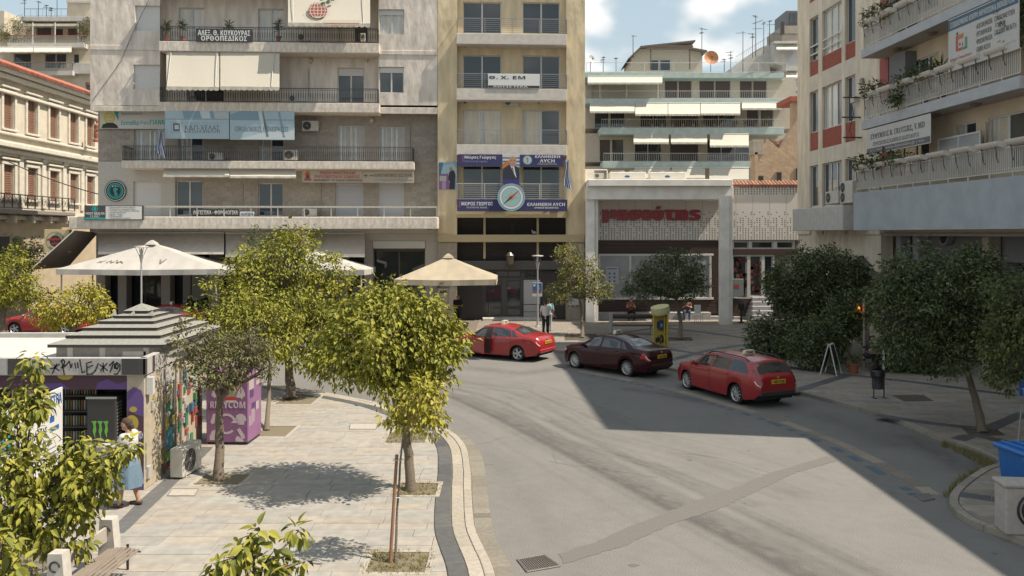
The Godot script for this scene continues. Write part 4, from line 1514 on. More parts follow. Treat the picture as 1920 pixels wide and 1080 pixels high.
	var p0:=lp(FY,1066,560,0.004)
	for k in 5:
		var pts:=[]
		for i in 5:
			pts.append(Vector2(p0.x+0.16*k+0.09*rng.randf_range(-1,1),p0.y-0.55+0.13*i+0.05*rng.randf_range(-1,1)))
		stroke(gr,pts,0.035,0.006+k*0.001)
	put(gr,"graffiti",m_black,b)
	var post:=bar(b,FY,[1066,546,1090,572],0.012,-0.01,mat(lin(0.47,0.46,0.45),0.8,"stain",Vector3(0.6,0.6,0.6)),"torn_poster",0.002)
	post.set_meta("label","torn white poster")
	letters("ΜΙΣΟΣ",b,lp(FY,822.5,537,0.006)+Vector3(0.3,0,0),0.8,0.2,m_black,"Droid Sans",700,Basis(),0.004,"graffiti")
	letters("ΑΝΙΔ",b,lp(FY,824,547,0.006)+Vector3(0.3,0,0),0.55,0.18,m_black,"Droid Sans",700,Basis(),0.004,"graffiti")
	# hanging lantern and door rail
	var la:=thing("lantern","dark lantern hanging from the lintel over the office doors","lantern","",FY*Transform3D(Basis(),lp(FY,956,504,0.2)))
	var lb:=MB.new()
	lb.lathe([Vector2(0,0),Vector2(0.08,0.1),Vector2(0.2,0.28),Vector2(0.24,0.75),Vector2(0.27,0.8),Vector2(0.1,1.0),Vector2(0,1.02)],8,Transform3D(),false)
	put(lb,"lantern_body",mat(lin(0.07,0.055,0.04),0.4),la)
	var lh:=MB.new()
	lh.tube([Vector3(0,1.0,0),Vector3(0,1.2,-0.1),Vector3(0,1.2,-0.5)],0.02,6)
	put(lh,"bracket",m_iron,la)
	var rt:=Transform3D(Basis(),gp(978,600,0.12))
	var hr:=thing("hand_rail","dark metal hand rail between the red sedan and the office doors","rail","",rt)
	var hm:=MB.new()
	for x in [-2.0,0.05,1.1]:
		hm.tube([Vector3(x,0,0),Vector3(x,0.95,0)],0.025,6)
	hm.tube([Vector3(0.05,0.95,0),Vector3(1.1,0.95,0)],0.025,6)
	hm.tube([Vector3(0.05,0.5,0),Vector3(1.1,0.5,0)],0.02,6)
	put(hm,"rail",m_iron,hr)
	# ---- banners
	var white:=mat(lin(0.6,0.6,0.6),0.6)
	var navy:=mat(lin(0.028,0.03,0.11),0.6)
	var black:=mat(lin(0.02,0.02,0.022),0.6)
	var s:=sign_px("banner","navy banner with white name over the left window, below the lowest balcony",FY,[859,289,941,311],0.6,navy,0.03,"banner")
	patch(s,[867.5,291.5,868.5,303.5],mat(lin(0.4,0.12,0.05),0.6),"printed_line")
	ink(s,"Μώρος Γιώργος",[871,291.5,930,299],white)
	ink(s,"Πολιτευτής Αχαΐας",[871,300,914,305],mat(lin(0.3,0.3,0.42),0.6),"Droid Sans",400)
	s=sign_px("banner","navy banner with uncial white lettering over the right window",FY,[975,290,1056,312],0.6,navy,0.03,"banner")
	ink(s,"ЄΛΛΗΝΙΚΗ",[1003,291,1050,296],white)
	ink(s,"ΛΥСΗ",[1012,298.5,1040,304.5],white)
	ink(s,"ΚΥΡΙΑΚΟΣ ΒΕΛΟΠΟΥΛΟΣ",[1008,306.3,1044,308.5],white,"Droid Sans",400)
	disc_print(s,989,300,8.3,8.3,mat(lin(0.25,0.42,0.48),0.6),"emblem_ring",0.003,0.0)
	disc_print(s,989,300,6.2,6.2,mat(lin(0.38,0.45,0.42),0.6),"emblem_disc",0.005,0.0)
	poly_print(s,[[986,296],[989.5,295],[991,300],[990,305],[987.5,305],[988.5,300]],mat(lin(0.25,0.2,0.08),0.6),"emblem",0.007)
	s=sign_px("banner","long navy strip banner along the balcony edge, left and right of the compass",FY,[857,373.5,1064,396],0.62,navy,0.03,"banner")
	patch(s,[861.5,377,862.4,389],mat(lin(0.4,0.12,0.05),0.6),"printed_line")
	ink(s,"ΜΩΡΟΣ ΓΙΩΡΓΟΣ",[865,378.5,924,385],white)
	ink(s,"ΠΟΛΙΤΕΥΤΗΣ ΑΧΑΪΑΣ",[875,387,913,390.5],white,"Droid Sans",400)
	ink(s,"ЄΛΛΗΝΙΚΗ ΛΥСΗ",[988,380,1059,386],white)
	ink(s,"ΚΥΡΙΑΚΟΣ ΒΕΛΟΠΟΥΛΟΣ",[1002,388,1047,390.8],white)
	# portrait
	s=sign_px("portrait_banner","upright portrait banner of a bald man in a dark suit, between two windows",FY,[942,290,975,345],0.58,mat(lin(0.35,0.4,0.45),0.7),0.03,"banner")
	for k in 6:
		patch(s,[942.3,292+k*3.3,974.7,293.6+k*3.3],navy if k % 2 else white,"printed_stripe")
	poly_print(s,[[942.3,306],[956,300],[956,316],[942.3,320]],mat(lin(0.42,0.15,0.035),0.7),"printed_field",0.004)
	poly_print(s,[[942.3,317],[951,311],[956,308],[966,311],[974.7,315],[974.7,337],[942.3,337]],mat(lin(0.022,0.025,0.045),0.7),"printed_suit",0.006)
	poly_print(s,[[956.5,309.5],[960,313],[963.5,310.5],[968.5,334],[966,330]],white,"printed_shirt",0.008)
	poly_print(s,[[959.5,314],[961.5,314],[964.5,324],[962,320]],black,"printed_tie",0.01)
	disc_print(s,961.5,302.5,6.8,9.8,mat(lin(0.40,0.22,0.15),0.7),"printed_face",0.008)
	for e in [[959,301],[964.3,301.4]]:
		disc_print(s,e[0],e[1],1.2,0.6,black,"printed_eye",0.01)
	disc_print(s,962.3,307.8,2.3,0.6,mat(lin(0.25,0.08,0.06),0.7),"printed_mouth",0.01)
	patch(s,[942.3,336.5,974.7,344.8],mat(lin(0.035,0.03,0.16),0.6),"printed_field",0.007)
	s=sign_px("poster","poster of a speaker at a lectern on the yellow wall, left of the windows",FY,[822.5,304,857,355.5],0.04,mat(lin(0.22,0.36,0.45),0.7),0.03,"poster")
	poly_print(s,[[823,304.5],[832,304.5],[826,328],[823,330]],mat(lin(0.05,0.12,0.24),0.7))
	poly_print(s,[[826,312],[849,306],[856.5,316],[856.5,330],[826,324]],mat(lin(0.33,0.47,0.52),0.7))
	poly_print(s,[[823,328],[840,325],[845,355],[823,355]],mat(lin(0.25,0.11,0.27),0.7),"printed_field",0.004)
	patch(s,[824.5,330,837,339.5],mat(lin(0.42,0.42,0.38),0.7),"printed_lectern",0.006)
	patch(s,[829,340,836,355],mat(lin(0.38,0.30,0.40),0.7),"printed_lectern",0.006)
	poly_print(s,[[842,323],[847,318.5],[851.5,320],[854,327],[852.5,355],[842,355],[843.5,340],[840.5,336]],mat(lin(0.03,0.03,0.045),0.7),"printed_figure",0.006)
	disc_print(s,845.5,317,3.0,3.6,mat(lin(0.40,0.2,0.13),0.7),"printed_face",0.008)
	# compass
	var c:=thing("compass_sign","large round compass sign with a red needle on the balcony edge","sign","",FY*Transform3D(Basis(),lp(FY,958.5,370,0.68)))
	var rr:=0.83
	for k in [[1.0,mat(lin(0.22,0.38,0.44),0.6),0.0,0.0],[0.92,mat(lin(0.14,0.25,0.36),0.6),0.062,0.93],[0.84,white,0.063,0.84],[0.70,mat(lin(0.28,0.26,0.15),0.5),0.064,0.95],[0.66,mat(lin(0.26,0.44,0.47),0.6),0.063,0.0]]:
		var q:=MB.new()
		if k[2]==0.0:
			q.lathe([Vector2(0,0),Vector2(rr,0),Vector2(rr,0.06),Vector2(0,0.06)],36,Transform3D(Basis(Vector3.RIGHT,PI/2),Vector3.ZERO),false)
		else:
			disc(q,Vector3(0,0,k[2]),rr*k[0],rr*k[0],40,k[3])
		put(q,"dial_disc" if k[3]==0.0 else "dial_ring",k[1],c)
	var rose:=MB.new()
	for k in 8:
		var a:=TAU*k/8
		var d:=Vector3(cos(a),sin(a),0)
		var n:=Vector3(-sin(a),cos(a),0)
		var len:=0.42 if k % 2==0 else 0.3
		rose.tri(n*-0.07+Vector3(0,0,0.067),d*len+Vector3(0,0,0.067),n*0.07+Vector3(0,0,0.067))
	put(rose,"compass_rose",mat(lin(0.42,0.36,0.2),0.5),c)
	for k in [[1.0,mat(lin(0.45,0.03,0.03),0.5)],[-1.0,mat(lin(0.05,0.03,0.03),0.5)]]:
		var q:=MB.new()
		var d: Vector3=Vector3(0.76,0.65,0)*k[0]
		var n:=Vector3(-d.y,d.x,0)*0.07
		q.tri(-n+Vector3(0,0,0.072),d*0.7+Vector3(0,0,0.072),n+Vector3(0,0,0.072))
		put(q,"needle",k[1],c)
	s=sign_px("shop_sign","white board with black capitals hung on the middle balcony rail",FY,[915,138,1012,165],0.6,white)
	ink(s,"Θ. Χ. ΕΜ",[917,142,985,148],black)
	patch(s,[915.5,160,1011.5,164.5],mat(lin(0.03,0.03,0.03),0.6))
	ink(s,"ΛΟΓΙΣΤΙΚΑ",[924,160.8,990,163.6],white)
	flag("blue and white striped flag hanging from the right end of the balcony",FY*Transform3D(Basis(),lp(FY,1063,300,0.6)),2.0)
	flag("small blue and white striped flag on the office balcony of the grey block",FA*Transform3D(Basis(),lp(FA,302,243,0.8)),1.8)
	ac_px("air conditioner hung on the yellow wall between the curtained windows",FY,[946,187,973,199],-0.3)

func flag(label: String,t: Transform3D,high: float)->void:
	var o:=thing("flag",label,"flag","",t)
	var p:=MB.new()
	p.tube([Vector3(0.1,0.3,0.0),Vector3(-0.12,-high*0.95,-0.05)],0.018,6)
	put(p,"pole",m_white,o)
	for k in 2:   # cloth hanging in folds, blue and white stripes
		var mb:=MB.new()
		for i in range(k,9,2):
			for j in 8:
				var u0:=i/9.0
				var u1:=(i+1)/9.0
				var v0:=j/8.0
				var v1:=(j+1)/8.0
				var f:=func(u: float,v: float)->Vector3:
					return Vector3(-0.16+0.42*u*(0.6+0.4*v)+0.06*sin(v*5+u*3),-v*high*(0.75+0.2*u),0.05+0.09*sin(u*8.0+v*1.5))
				mb.quad(f.call(u0,v1),f.call(u1,v1),f.call(u1,v0),f.call(u0,v0))
		put(mb,"blue_stripe" if k==0 else "white_stripe",mat(lin(0.03,0.09,0.26),0.85) if k==0 else mat(lin(0.55,0.55,0.55),0.85),o)

# ================================================== supermarket ================================================
var FS: Transform3D

func perforated()->Image:
	var w:=256
	var h:=832
	var im:=Image.create(w,h,false,Image.FORMAT_RGB8)
	im.fill(Color.WHITE)
	var nc:=6
	var nr:=26
	var r:=RandomNumberGenerator.new()
	r.seed=21
	for j in nr:
		var f := float(j) / nr    # from the top down
		var p:=0.95 if f<0.14 else (0.0 if f<0.42 else lerpf(0.18,0.97,(f-0.42)/0.5))
		for i in nc:
			if r.randf()>p:
				continue
			var c:=Vector2((i+0.5)*w/nc,(j+0.5)*h/nr)
			for y in range(int(c.y)-11,int(c.y)+11):
				for x in range(int(c.x)-11,int(c.x)+11):
					if Vector2(x,y).distance_to(c)<9.2 and x>=0 and y>=0 and x<w and y<h:
						im.set_pixel(x,y,Color(0.09,0.085,0.08))
	return im

func supermarket()->void:
	FS=frame_at(Vector3(4.45,0,-51.6),Vector3.RIGHT)
	var b:=thing("supermarket","low supermarket with a white portico, perforated cladding and brown boards","shop","",FS)
	var white:=mat(lin(0.80,0.76,0.70),0.7,"stain",Vector3(4,4,4))
	var panel:=textured(perforated(),0.6)
	panel.albedo_color=lin(0.62,0.58,0.535)
	var y0:=lp(FS,1100,450,0).y
	var y1:=lp(FS,1100,350,0).y
	var x0:=lp(FS,1097,450,0).x
	var x1:=13.6
	var n:=13
	for k in n:
		var mb:=MB.new()
		var a:=x0+(x1-x0)*k/n+0.008
		var c:=x0+(x1-x0)*(k+1)/n-0.008
		mb.quad(Vector3(a,y0,0),Vector3(c,y0,0),Vector3(c,y1,0),Vector3(a,y1,0))
		put(mb,"cladding_panel",panel,b)
	var back:=MB.new()
	back.span(Vector3(x0,0.1,-0.9),Vector3(x1,y1,-0.35))
	back.span(Vector3(x0,y0-0.02,-0.35),Vector3(x1,y1-0.02,-0.03))
	back.span(Vector3(x0,y1-0.15,-9),Vector3(x1,y1-0.05,-0.9))
	put(back,"wall",mat(lin(0.25,0.23,0.21),0.8),b)
	# brown boards
	var wood:=mat(lin(0.06,0.034,0.025),0.6,"stain",Vector3(2.5,0.4,2.5))
	var boards:=MB.new()
	var yy:=lp(FS,1100,587,0).y
	while yy<y0-0.02:
		var h:=minf(0.185,y0-yy-0.01)
		boards.span(Vector3(x0,yy,-0.2),Vector3(lp(FS,1371,0,0).x,yy+h,-0.06))
		yy+=0.2
	stuff(put(boards,"brown_boards",wood,b))
	var bl:=MB.new()
	bl.span(Vector3(lp(FS,1375,0,0).x,lp(FS,0,597,0).y,-0.2),Vector3(lp(FS,1408,0,0).x,lp(FS,0,560,0).y,-0.06))
	put(bl,"brown_board_panel",wood,b)
	bl=MB.new()
	bl.span(Vector3(lp(FS,1452,0,0).x,lp(FS,0,597,0).y,-0.2),Vector3(x1,lp(FS,0,560,0).y,-0.06))
	put(bl,"brown_board_panel",wood,b)
	bl=MB.new()
	bl.span(Vector3(lp(FS,1374,0,0).x,lp(FS,0,478,0).y,-0.2),Vector3(x1,lp(FS,0,467,0).y,-0.06))
	put(bl,"brown_board_panel",wood,b)
	# white window field with frame
	bar(b,FS,[1126,478,1334,560],0.0,-0.15,mat(lin(0.34,0.34,0.345),0.35,"blotch",Vector3(5,5,5)),"white_window_film")
	for q in [[1122,476,1338,480],[1122,558,1338,562],[1330,480,1334,558],[1180,480,1184,558],[1122,480,1126,558]]:
		bar(b,FS,q,0.04,-0.1,m_white,"window_frame")
	var s:=sign_px("notice_board","framed pale notice with small round pictures on the white window",FS,[1136,500,1160,533],0.06,mat(lin(0.38,0.40,0.44),0.4),0.03)
	for j in 3:
		for i in 2:
			disc_print(s,1143+i*9,513+j*7,2.2,2.2,mat(lin(0.12,0.14,0.18),0.6),"printed_disc")
	patch(s,[1139,503,1157,505],mat(lin(0.12,0.14,0.18),0.6),"printed_line")
	# plinth of pale stone, doors and steps
	var stone:=relief(mat(lin(0.34,0.335,0.33),0.8,"stain",Vector3(2,2,2)),"soft_n",0.2)
	bar(b,FS,[1097,586,1333,605],0.45,-0.3,stone,"plinth")
	bar(b,FS,[1333,593,1371,606],0.3,-0.3,stone,"plinth")
	bar(b,FS,[1376,594,1411,607],0.2,-0.3,stone,"plinth")
	for k in 6:
		bar(b,FS,[1411,608-(k+1)*8.4,1450,608-k*8.4+1],1.7-k*0.3,-0.6,stone,"step",0.02)
	facade(b,FS,[1374,452,1490,467],-0.1,[[1376,453,1404,466,"dark",1],[1410,453,1450,466,"dark",1],[1457,453,1488,466,"dark",1]],m_white)
	facade(b,FS,[1374,478,1452,560],-0.1,[[1375,480,1401,558,"dark",1],[1407,480,1428,555,"dark",1,1],[1434,480,1450,555,"dark",1,1]],m_white,m_white,0.25)
	var goods:=MB.new()
	for k in 60:
		goods.box(lp(FS,rng.randf_range(1377,1427),rng.randf_range(486,552),-0.2),Vector3(rng.randf_range(0.1,0.3),rng.randf_range(0.1,0.25),0.03))
	stuff(put(goods,"goods_on_display",mat(lin(0.16,0.05,0.04),0.6),b))
	bar(b,FS,[1373,523,1394,556],0.12,-0.02,mat(lin(0.17,0.19,0.19),0.4),"grey_cabinet")
	bar(b,FS,[1377,533,1386,540],0.13,0.1,mat(lin(0.3,0.05,0.04),0.5),"red_label",0.002)
	# portico
	for c in [[1098.5,1122,608,2.0],[1351,1375,614,3.3]]:
		var q:=lr(FS,c[0],345,c[1],c[2],c[3])
		var col:=MB.new()
		col.bev(Vector3(q.position.x+q.size.x*0.36,3.85,c[3]-0.25),Vector3(q.size.x*0.70,7.5,0.5),0.015)
		col.bev(Vector3(q.position.x+q.size.x*0.86,3.85,c[3]-0.32),Vector3(q.size.x*0.27,7.5,0.4),0.015)
		put(col,"portico_column",white,b)
	bar(b,FS,[1100,349,1375,374],2.2,-0.2,white,"portico_beam",0.02)
	bar(b,FS,[1103,336,1374,349],2.5,-0.5,white,"portico_slab",0.03)
	bar(b,FS,[1096,320,1114,358],-0.2,-1.0,white,"parapet",0.02)
	# raised letters
	var red:=mat(lin(0.27,0.03,0.035),0.4)
	var ls:=thing("shop_sign","fat red raised letters on the perforated cladding under the portico","sign","",FS*Transform3D(Basis(),lp(FS,1222,403,0.1)))
	var w:=(lp(FS,1315,403,0.1)-lp(FS,1129,403,0.1)).x
	fat_letters(ls,w,red)
	# tiled roof edge to the right of the portico: one barrel tile after another
	var tile:=mat(Color.WHITE,0.85,"stain",Vector3(0.6,0.6,0.6),0.0,true)
	var ty:=y1+0.02
	var tx:=lp(FS,1376,350,0).x
	while tx<x1-0.1:
		var t:=MB.new()
		var v:=rng.randf_range(0.75,1.15)
		t.col=Color(0.34*v,0.165*v,0.105*v)
		t.tube([Vector3(tx,ty+0.03,0.12),Vector3(tx,ty+0.33,-0.7)],0.1,8)
		put(t,"roof_tile",tile,b)
		tx+=0.215
	# plant on its roof
	for q in [["long white cooling unit on the portico roof, left of two",1143,1210],["long white cooling unit on the portico roof, right of two",1218,1285]]:
		var r:=lr(FS,q[1],323,q[2],336,1.2)
		var u:=thing("cooling_unit",q[0],"cooling unit","cooling units on the supermarket roof",FS*Transform3D(Basis(),Vector3(r.position.x+r.size.x/2,r.position.y,1.0)))
		var mb:=MB.new()
		mb.bev(Vector3(0,r.size.y/2,0),Vector3(r.size.x,r.size.y,0.9),0.03)
		put(mb,"casing",mat(lin(0.62,0.59,0.52),0.5),u)
		for s2 in [-1,1]:
			var f:=MB.new()
			f.lathe([Vector2(0.42,r.size.y),Vector2(0.45,r.size.y+0.1),Vector2(0.4,r.size.y+0.1),Vector2(0.36,r.size.y+0.02)],20,Transform3D(Basis(),Vector3(s2*r.size.x*0.27,0,0)))
			put(f,"fan_shroud",m_steel,u)
		var e:=MB.new()
		disc(e,Vector3(-0.05,r.size.y*0.35,0.456),0.16,0.07,20)
		put(e,"blue_emblem",mat(lin(0.03,0.08,0.25),0.5),u)
	ac_px("small cream cooling unit on the portico roof behind the yellow block",FS,[1114,325,1132,335],0.4)
	var fr:=thing("metal_frame","pale open metal frame on the supermarket roof beside the yellow block","frame","",FS*Transform3D(Basis(),lp(FS,1122,335,-0.4)))
	var fmb:=MB.new()
	for q in [[-0.9,0,-0.9,0.55],[0.55,0,0.55,0.55],[-0.9,0.55,0.55,0.55]]:
		fmb.tube([Vector3(q[0],q[1],0),Vector3(q[2],q[3],0)],0.04,6)
	put(fmb,"frame",m_white,fr)

func fat_letters(o: Node3D,w: float,m: Material)->void:
	# eight heavy lower-case letters built from thick strokes
	var t:="μασούτης"
	var st:=[0.07,0.198,0.322,0.445,0.562,0.678,0.800,0.935]
	var wd:=[0.125,0.11,0.12,0.11,0.10,0.105,0.115,0.1]
	for k in 8:
		var low:=k==0 or k==6
		var tall:=k==4
		var h:=0.66
		var cy:=0.0
		if k==0:
			h=0.78; cy=-0.06
		if tall:
			h=0.86; cy=0.1
		for d in 3:   # thickened by two slightly shifted copies
			var dx: float=[-0.075,0.0,0.075][d]
			letters(["μ","α","σ","ο","ύ","τ","n","s"][k],o,Vector3((st[k]-0.5)*w+dx,cy,0.03+0.003*d),wd[k]*w-0.06,h,m,"Droid Sans",700,Basis(),0.12,"letter")

# ================================================== terraced block behind the supermarket ======================
var FT: Transform3D

func brown_window(b: Node3D,fr: Transform3D,px: Array,z: float,leaves:=2)->void:
	window(b,lr(fr,px[0],px[1],px[2],px[3],z),z+0.18,"brown shutter" if px.size()>4 else "dark",leaves,m_white,0.2)

func terraced_block()->void:
	FT=frame_at(Vector3(0,0,-86),Vector3.RIGHT)
	var b:=thing("terraced_apartment_block","stepped apartment block with pale green slab edges and rows of awnings","building","",FT)
	var green:=mat(lin(0.42,0.50,0.47),0.7,"stain",Vector3(4,4,4))
	var cream:=mat(lin(0.52,0.46,0.375),0.85,"plaster",Vector3(5,5,5))
	var roofm:=mat(lin(0.42,0.40,0.37),0.9,"stain",Vector3(4,4,4))
	# floors step forward as they go down: [top of window wall, bottom, z of wall]
	facade(b,FT,[1098,145,1492,186],-4.0,[[1246,151,1271,184,"brown shutter",1],[1272,151,1297,184,"brown shutter",1],[1311,151,1340,184,"brown shutter",1],[1341,151,1370,184,"brown shutter",1],[1387,151,1411,184,"brown shutter",1],[1412,151,1438,184,"brown shutter",1],[1110,152,1236,186,"",2]],cream)
	facade(b,FT,[1098,192,1492,241],-2.0,[[1115,206,1142,240,"dark",1],[1144,206,1172,240,"dark",1],[1200,208,1250,240,"dark",2],[1258,208,1310,240,"brown shutter",2],[1318,208,1378,240,"dark",2],[1400,205,1422,238,"brown shutter",1],[1426,205,1450,238,"brown shutter",1]],cream)
	facade(b,FT,[1098,250,1470,304],-1.0,[[1124,261,1145,303,"brown shutter",1],[1147,261,1170,303,"dark",1],[1190,262,1240,303,"dark",2],[1256,262,1310,303,"brown shutter",2],[1326,262,1405,303,"dark",3]],cream)
	facade(b,FT,[1098,312,1470,620],0.0,[[1190,318,1250,345,"dark",2],[1260,318,1320,345,"dark",2],[1330,318,1400,345,"dark",2]],cream)
	var bd:=MB.new()
	for q in [[145,186,-4.4],[192,241,-2.4],[250,304,-1.4]]:
		var r:=lr(FT,1098,q[0],1480,q[1],q[2])
		bd.span(Vector3(r.position.x,r.position.y,-14),Vector3(r.end.x,r.end.y,q[2]))
	bd.span(Vector3(7.5,0,-14),Vector3(28,12.2,-0.4))
	put(bd,"rear_wall",cream,b)
	bar(b,FT,[1098,135,1245,145],-0.5,-6,green,"slab_edge")
	bar(b,FT,[1236,136,1470,146],-2.5,-14,green,"slab_edge")
	bar(b,FT,[1098,185,1482,194],0.0,-3,green,"slab_edge")
	bar(b,FT,[1126,239,1470,252],1.0,-2,green,"slab_edge")
	bar(b,FT,[1130,303,1413,315],1.6,-1,green,"slab_edge")
	bar(b,FT,[1098,146,1470,151],-3.7,-4.2,green,"lintel_band")
	for r in [[1100,1480,185,-0.1,0.8],[1128,1468,239,0.9,0.85],[1132,1411,303,1.5,0.85]]:
		var a:=lp(FT,r[0],r[2],r[3])
		var c:=lp(FT,r[1],r[2],r[3])
		railing(b,[a,c],r[4],0.22,m_white,"bars",0.05,0.01)
	var a0:=lp(FT,1100,135,-1.0)
	var a1:=lp(FT,1475,135,-2.6)
	railing(b,[a0,a1],0.98,3.0,m_white,"bars",0.05,0.02)
	for x in [1124,1174,1233]:
		bar(b,FT,[x,155,x+2,184],-0.3,-0.4,m_white,"awning_post",0.01)
	var aw:=mat(lin(0.52,0.49,0.42),0.9,"plaster",Vector3(2,2,2))
	var k:=0
	var places:=["at the left end of the top terrace","at the right on the top terrace","at the left end of the plant balcony","second along the plant balcony","third along the plant balcony","fourth along the plant balcony","on its own far right, over two brown windows","left of three under the plant balcony","middle of three under the plant balcony","right of three under the plant balcony","lowest row, left, hanging nearly straight","lowest row, middle, hanging nearly straight","lowest row, right, hanging nearly straight"]
	for q in [[1102,144,1172,155,-0.45,0.9],[1172,144,1242,155,-0.45,0.9],[1106,194,1190,209,0.05,1.8],[1191,194,1252,214,0.05,1.9],[1253,194,1313,214,0.05,1.9],[1314,194,1388,213,0.05,1.9],[1391,193,1466,203,0.05,1.3],[1188,252,1254,267,1.05,2.3],[1258,252,1326,267,1.05,2.3],[1331,252,1404,273,1.05,2.4],[1190,315,1256,334,1.65,2.3],[1260,315,1322,334,1.65,2.3],[1330,315,1404,336,1.65,2.3]]:
		awning("white awning "+places[k]+" of the terraced block",FT,[q[0],q[1],q[2],q[3]],q[4],q[5],aw,"white awnings of the terraced block",[],0.2)
		k+=1
	# pots along the plant balcony
	for i in 12:
		var p:=lp(FT,1222+i*19.5,238,0.6)
		pot_plant(["bushy","spiky","olive-leaved"][i % 3]+" potted plant on the green-edged balcony, %s from its left end" % ["first","second","third","fourth","fifth","sixth","seventh","eighth","ninth","tenth","eleventh","twelfth"][i],FT*Transform3D(Basis(),Vector3(p.x,p.y,p.z)),0.32,rng.randf_range(0.5,1.25),i % 3,"pots on the plant balcony")
	# penthouse with a tilted roof
	var o:=thing("penthouse","small cream rooftop house with a tilted brown roof on the terraced block","roof house","",FT*Transform3D(Basis(),lp(FT,1250,135,-6)))
	var z:=-6.0
	var q0:=lp(FT,1183,136,z)
	var base:=lp(FT,1250,135,z)
	var wx:=func(px: float,py: float)->Vector2:
		var p:=lp(FT,px,py,z)-base
		return Vector2(p.x,p.y)
	var wall:=MB.new()
	wall.prism(PackedVector2Array([wx.call(1183,136),wx.call(1317,136),wx.call(1317,97),wx.call(1296,95),wx.call(1290,86),wx.call(1200,92),wx.call(1184,108)]),-6,0)
	put(wall,"wall",cream,o)
	var rf:=MB.new()
	for s in [[1199,89,1301,78],[1177,111,1200,89],[1291,91,1323,97]]:
		var p: Vector2=wx.call(s[0],s[1])
		var r: Vector2=wx.call(s[2],s[3])
		rf.quad(Vector3(p.x,p.y,0.8),Vector3(r.x,r.y,0.8),Vector3(r.x,r.y,-6.5),Vector3(p.x,p.y,-6.5))
		rf.quad(Vector3(p.x,p.y-0.16,0.8),Vector3(r.x,r.y-0.16,0.8),Vector3(r.x,r.y,0.8),Vector3(p.x,p.y,0.8))
		rf.quad(Vector3(p.x,p.y-0.16,-6.5),Vector3(r.x,r.y-0.16,-6.5),Vector3(r.x,r.y-0.16,0.8),Vector3(p.x,p.y-0.16,0.8))
	put(rf,"roof",mat(lin(0.17,0.14,0.12),0.8,"stain",Vector3(2,2,2)),o)
	var pg:=MB.new()
	for s in [[1208,92,1294,92.5],[1208,96,1294,97]]:
		var p: Vector2=wx.call(s[0],s[1])
		var r: Vector2=wx.call(s[2],s[3])
		pg.span(Vector3(p.x,r.y-0.08,1.4),Vector3(r.x,p.y+0.08,1.55))
	for x in [1216,1288]:
		var p: Vector2=wx.call(x,135)
		pg.span(Vector3(p.x-0.06,p.y,1.4),Vector3(p.x+0.06,(wx.call(x,95) as Vector2).y,1.52))
	put(pg,"pergola",mat(lin(0.12,0.09,0.07),0.7),o)
	for s in [[1219,112,1235,133],[1237,112,1257,133]]:
		var p: Vector2=wx.call(s[0],s[3])
		var r: Vector2=wx.call(s[2],s[1])
		window(o,Rect2(p,r-p),0.21,"dark",1)
	# dish and antennas on the roof
	var d:=thing("satellite_dish","large orange satellite dish on the terraced block's roof","satellite dish","",FT*Transform3D(Basis(),lp(FT,1333,135,-5)))
	dish(d,0.78,1.5,mat(lin(0.46,0.20,0.09),0.6))
	d=thing("satellite_dish","small white satellite dish on the roof beside the yellow block","satellite dish","",FT*Transform3D(Basis(Vector3.UP,0.6),lp(FT,1108,135,-3)))
	dish(d,0.42,1.35,m_white)
	var an:=[[1187,100,66,"with two crossed arms on the penthouse chimney"],[1316,96,52,"thin, with one arm, right of the penthouse"],[1131,134,106,"short and plain between the small dish and the penthouse"],[1155,134,108,"short, with a white ball, left of the penthouse"],[1358,134,110,"short and bare, right of the orange dish"],[1370,132,96,"with a long low arm, left of the white block"],[1393,132,58,"tall, with a wide arm, left on the white block"],[1411,100,62,"ringed with small elements on the white block's roof"],[1417,98,28,"tallest, with a ladder of elements, on the white block's roof"],[1432,92,42,"thin, with three arms, on the white block's roof"],[1443,78,38,"with a broad arm, nearest the upper roof room"]]
	for i in an.size():
		antenna("roof antenna "+an[i][3],at(an[i][0],an[i][1],92),(an[i][1]-an[i][2])*92.0/FOCAL,i)
	var ln:=[[46,30,-8,"tall mast at the left end of the roof rail"],[72,30,2,"mast with a bent arm on the roof rail"],[87,30,9,"short mast in the middle of the roof rail"],[96,30,14,"shortest and thickest stub on the roof rail"],[107,30,-10,"tall mast next to the cream roof room"]]
	for i in ln.size():
		antenna("roof antenna, "+ln[i][3]+", far left block",at(ln[i][0],ln[i][1],97),(ln[i][1]-ln[i][2])*97.0/FOCAL,i+2)
	white_block()
	peach_house()

func dish(o: Node3D,r: float,high: float,m: Material)->void:
	var x:=Transform3D(Basis(Vector3.RIGHT,PI/2-0.15) ,Vector3(0,high,0))
	var mb:=MB.new()
	var prof:=[]
	for i in 7:
		var t:=i/6.0
		prof.append(Vector2(r*t,0.28*r*t*t))
	mb.lathe(prof,24,x)
	put(mb,"reflector",m,o)
	var p:=MB.new()
	p.tube([Vector3(0,0,-0.1),Vector3(0,high,-0.08)],0.035,6)
	put(p,"mast",m_iron,o)
	var f:=MB.new()
	f.tube([x*Vector3(0,0.1,r*0.9),x*Vector3(0,r*0.75,0)],0.015,5)
	f.ball(x*Vector3(0,r*0.75,0),Vector3(0.09,0.09,0.09),8,5)
	put(f,"feed_horn",m_iron,o)

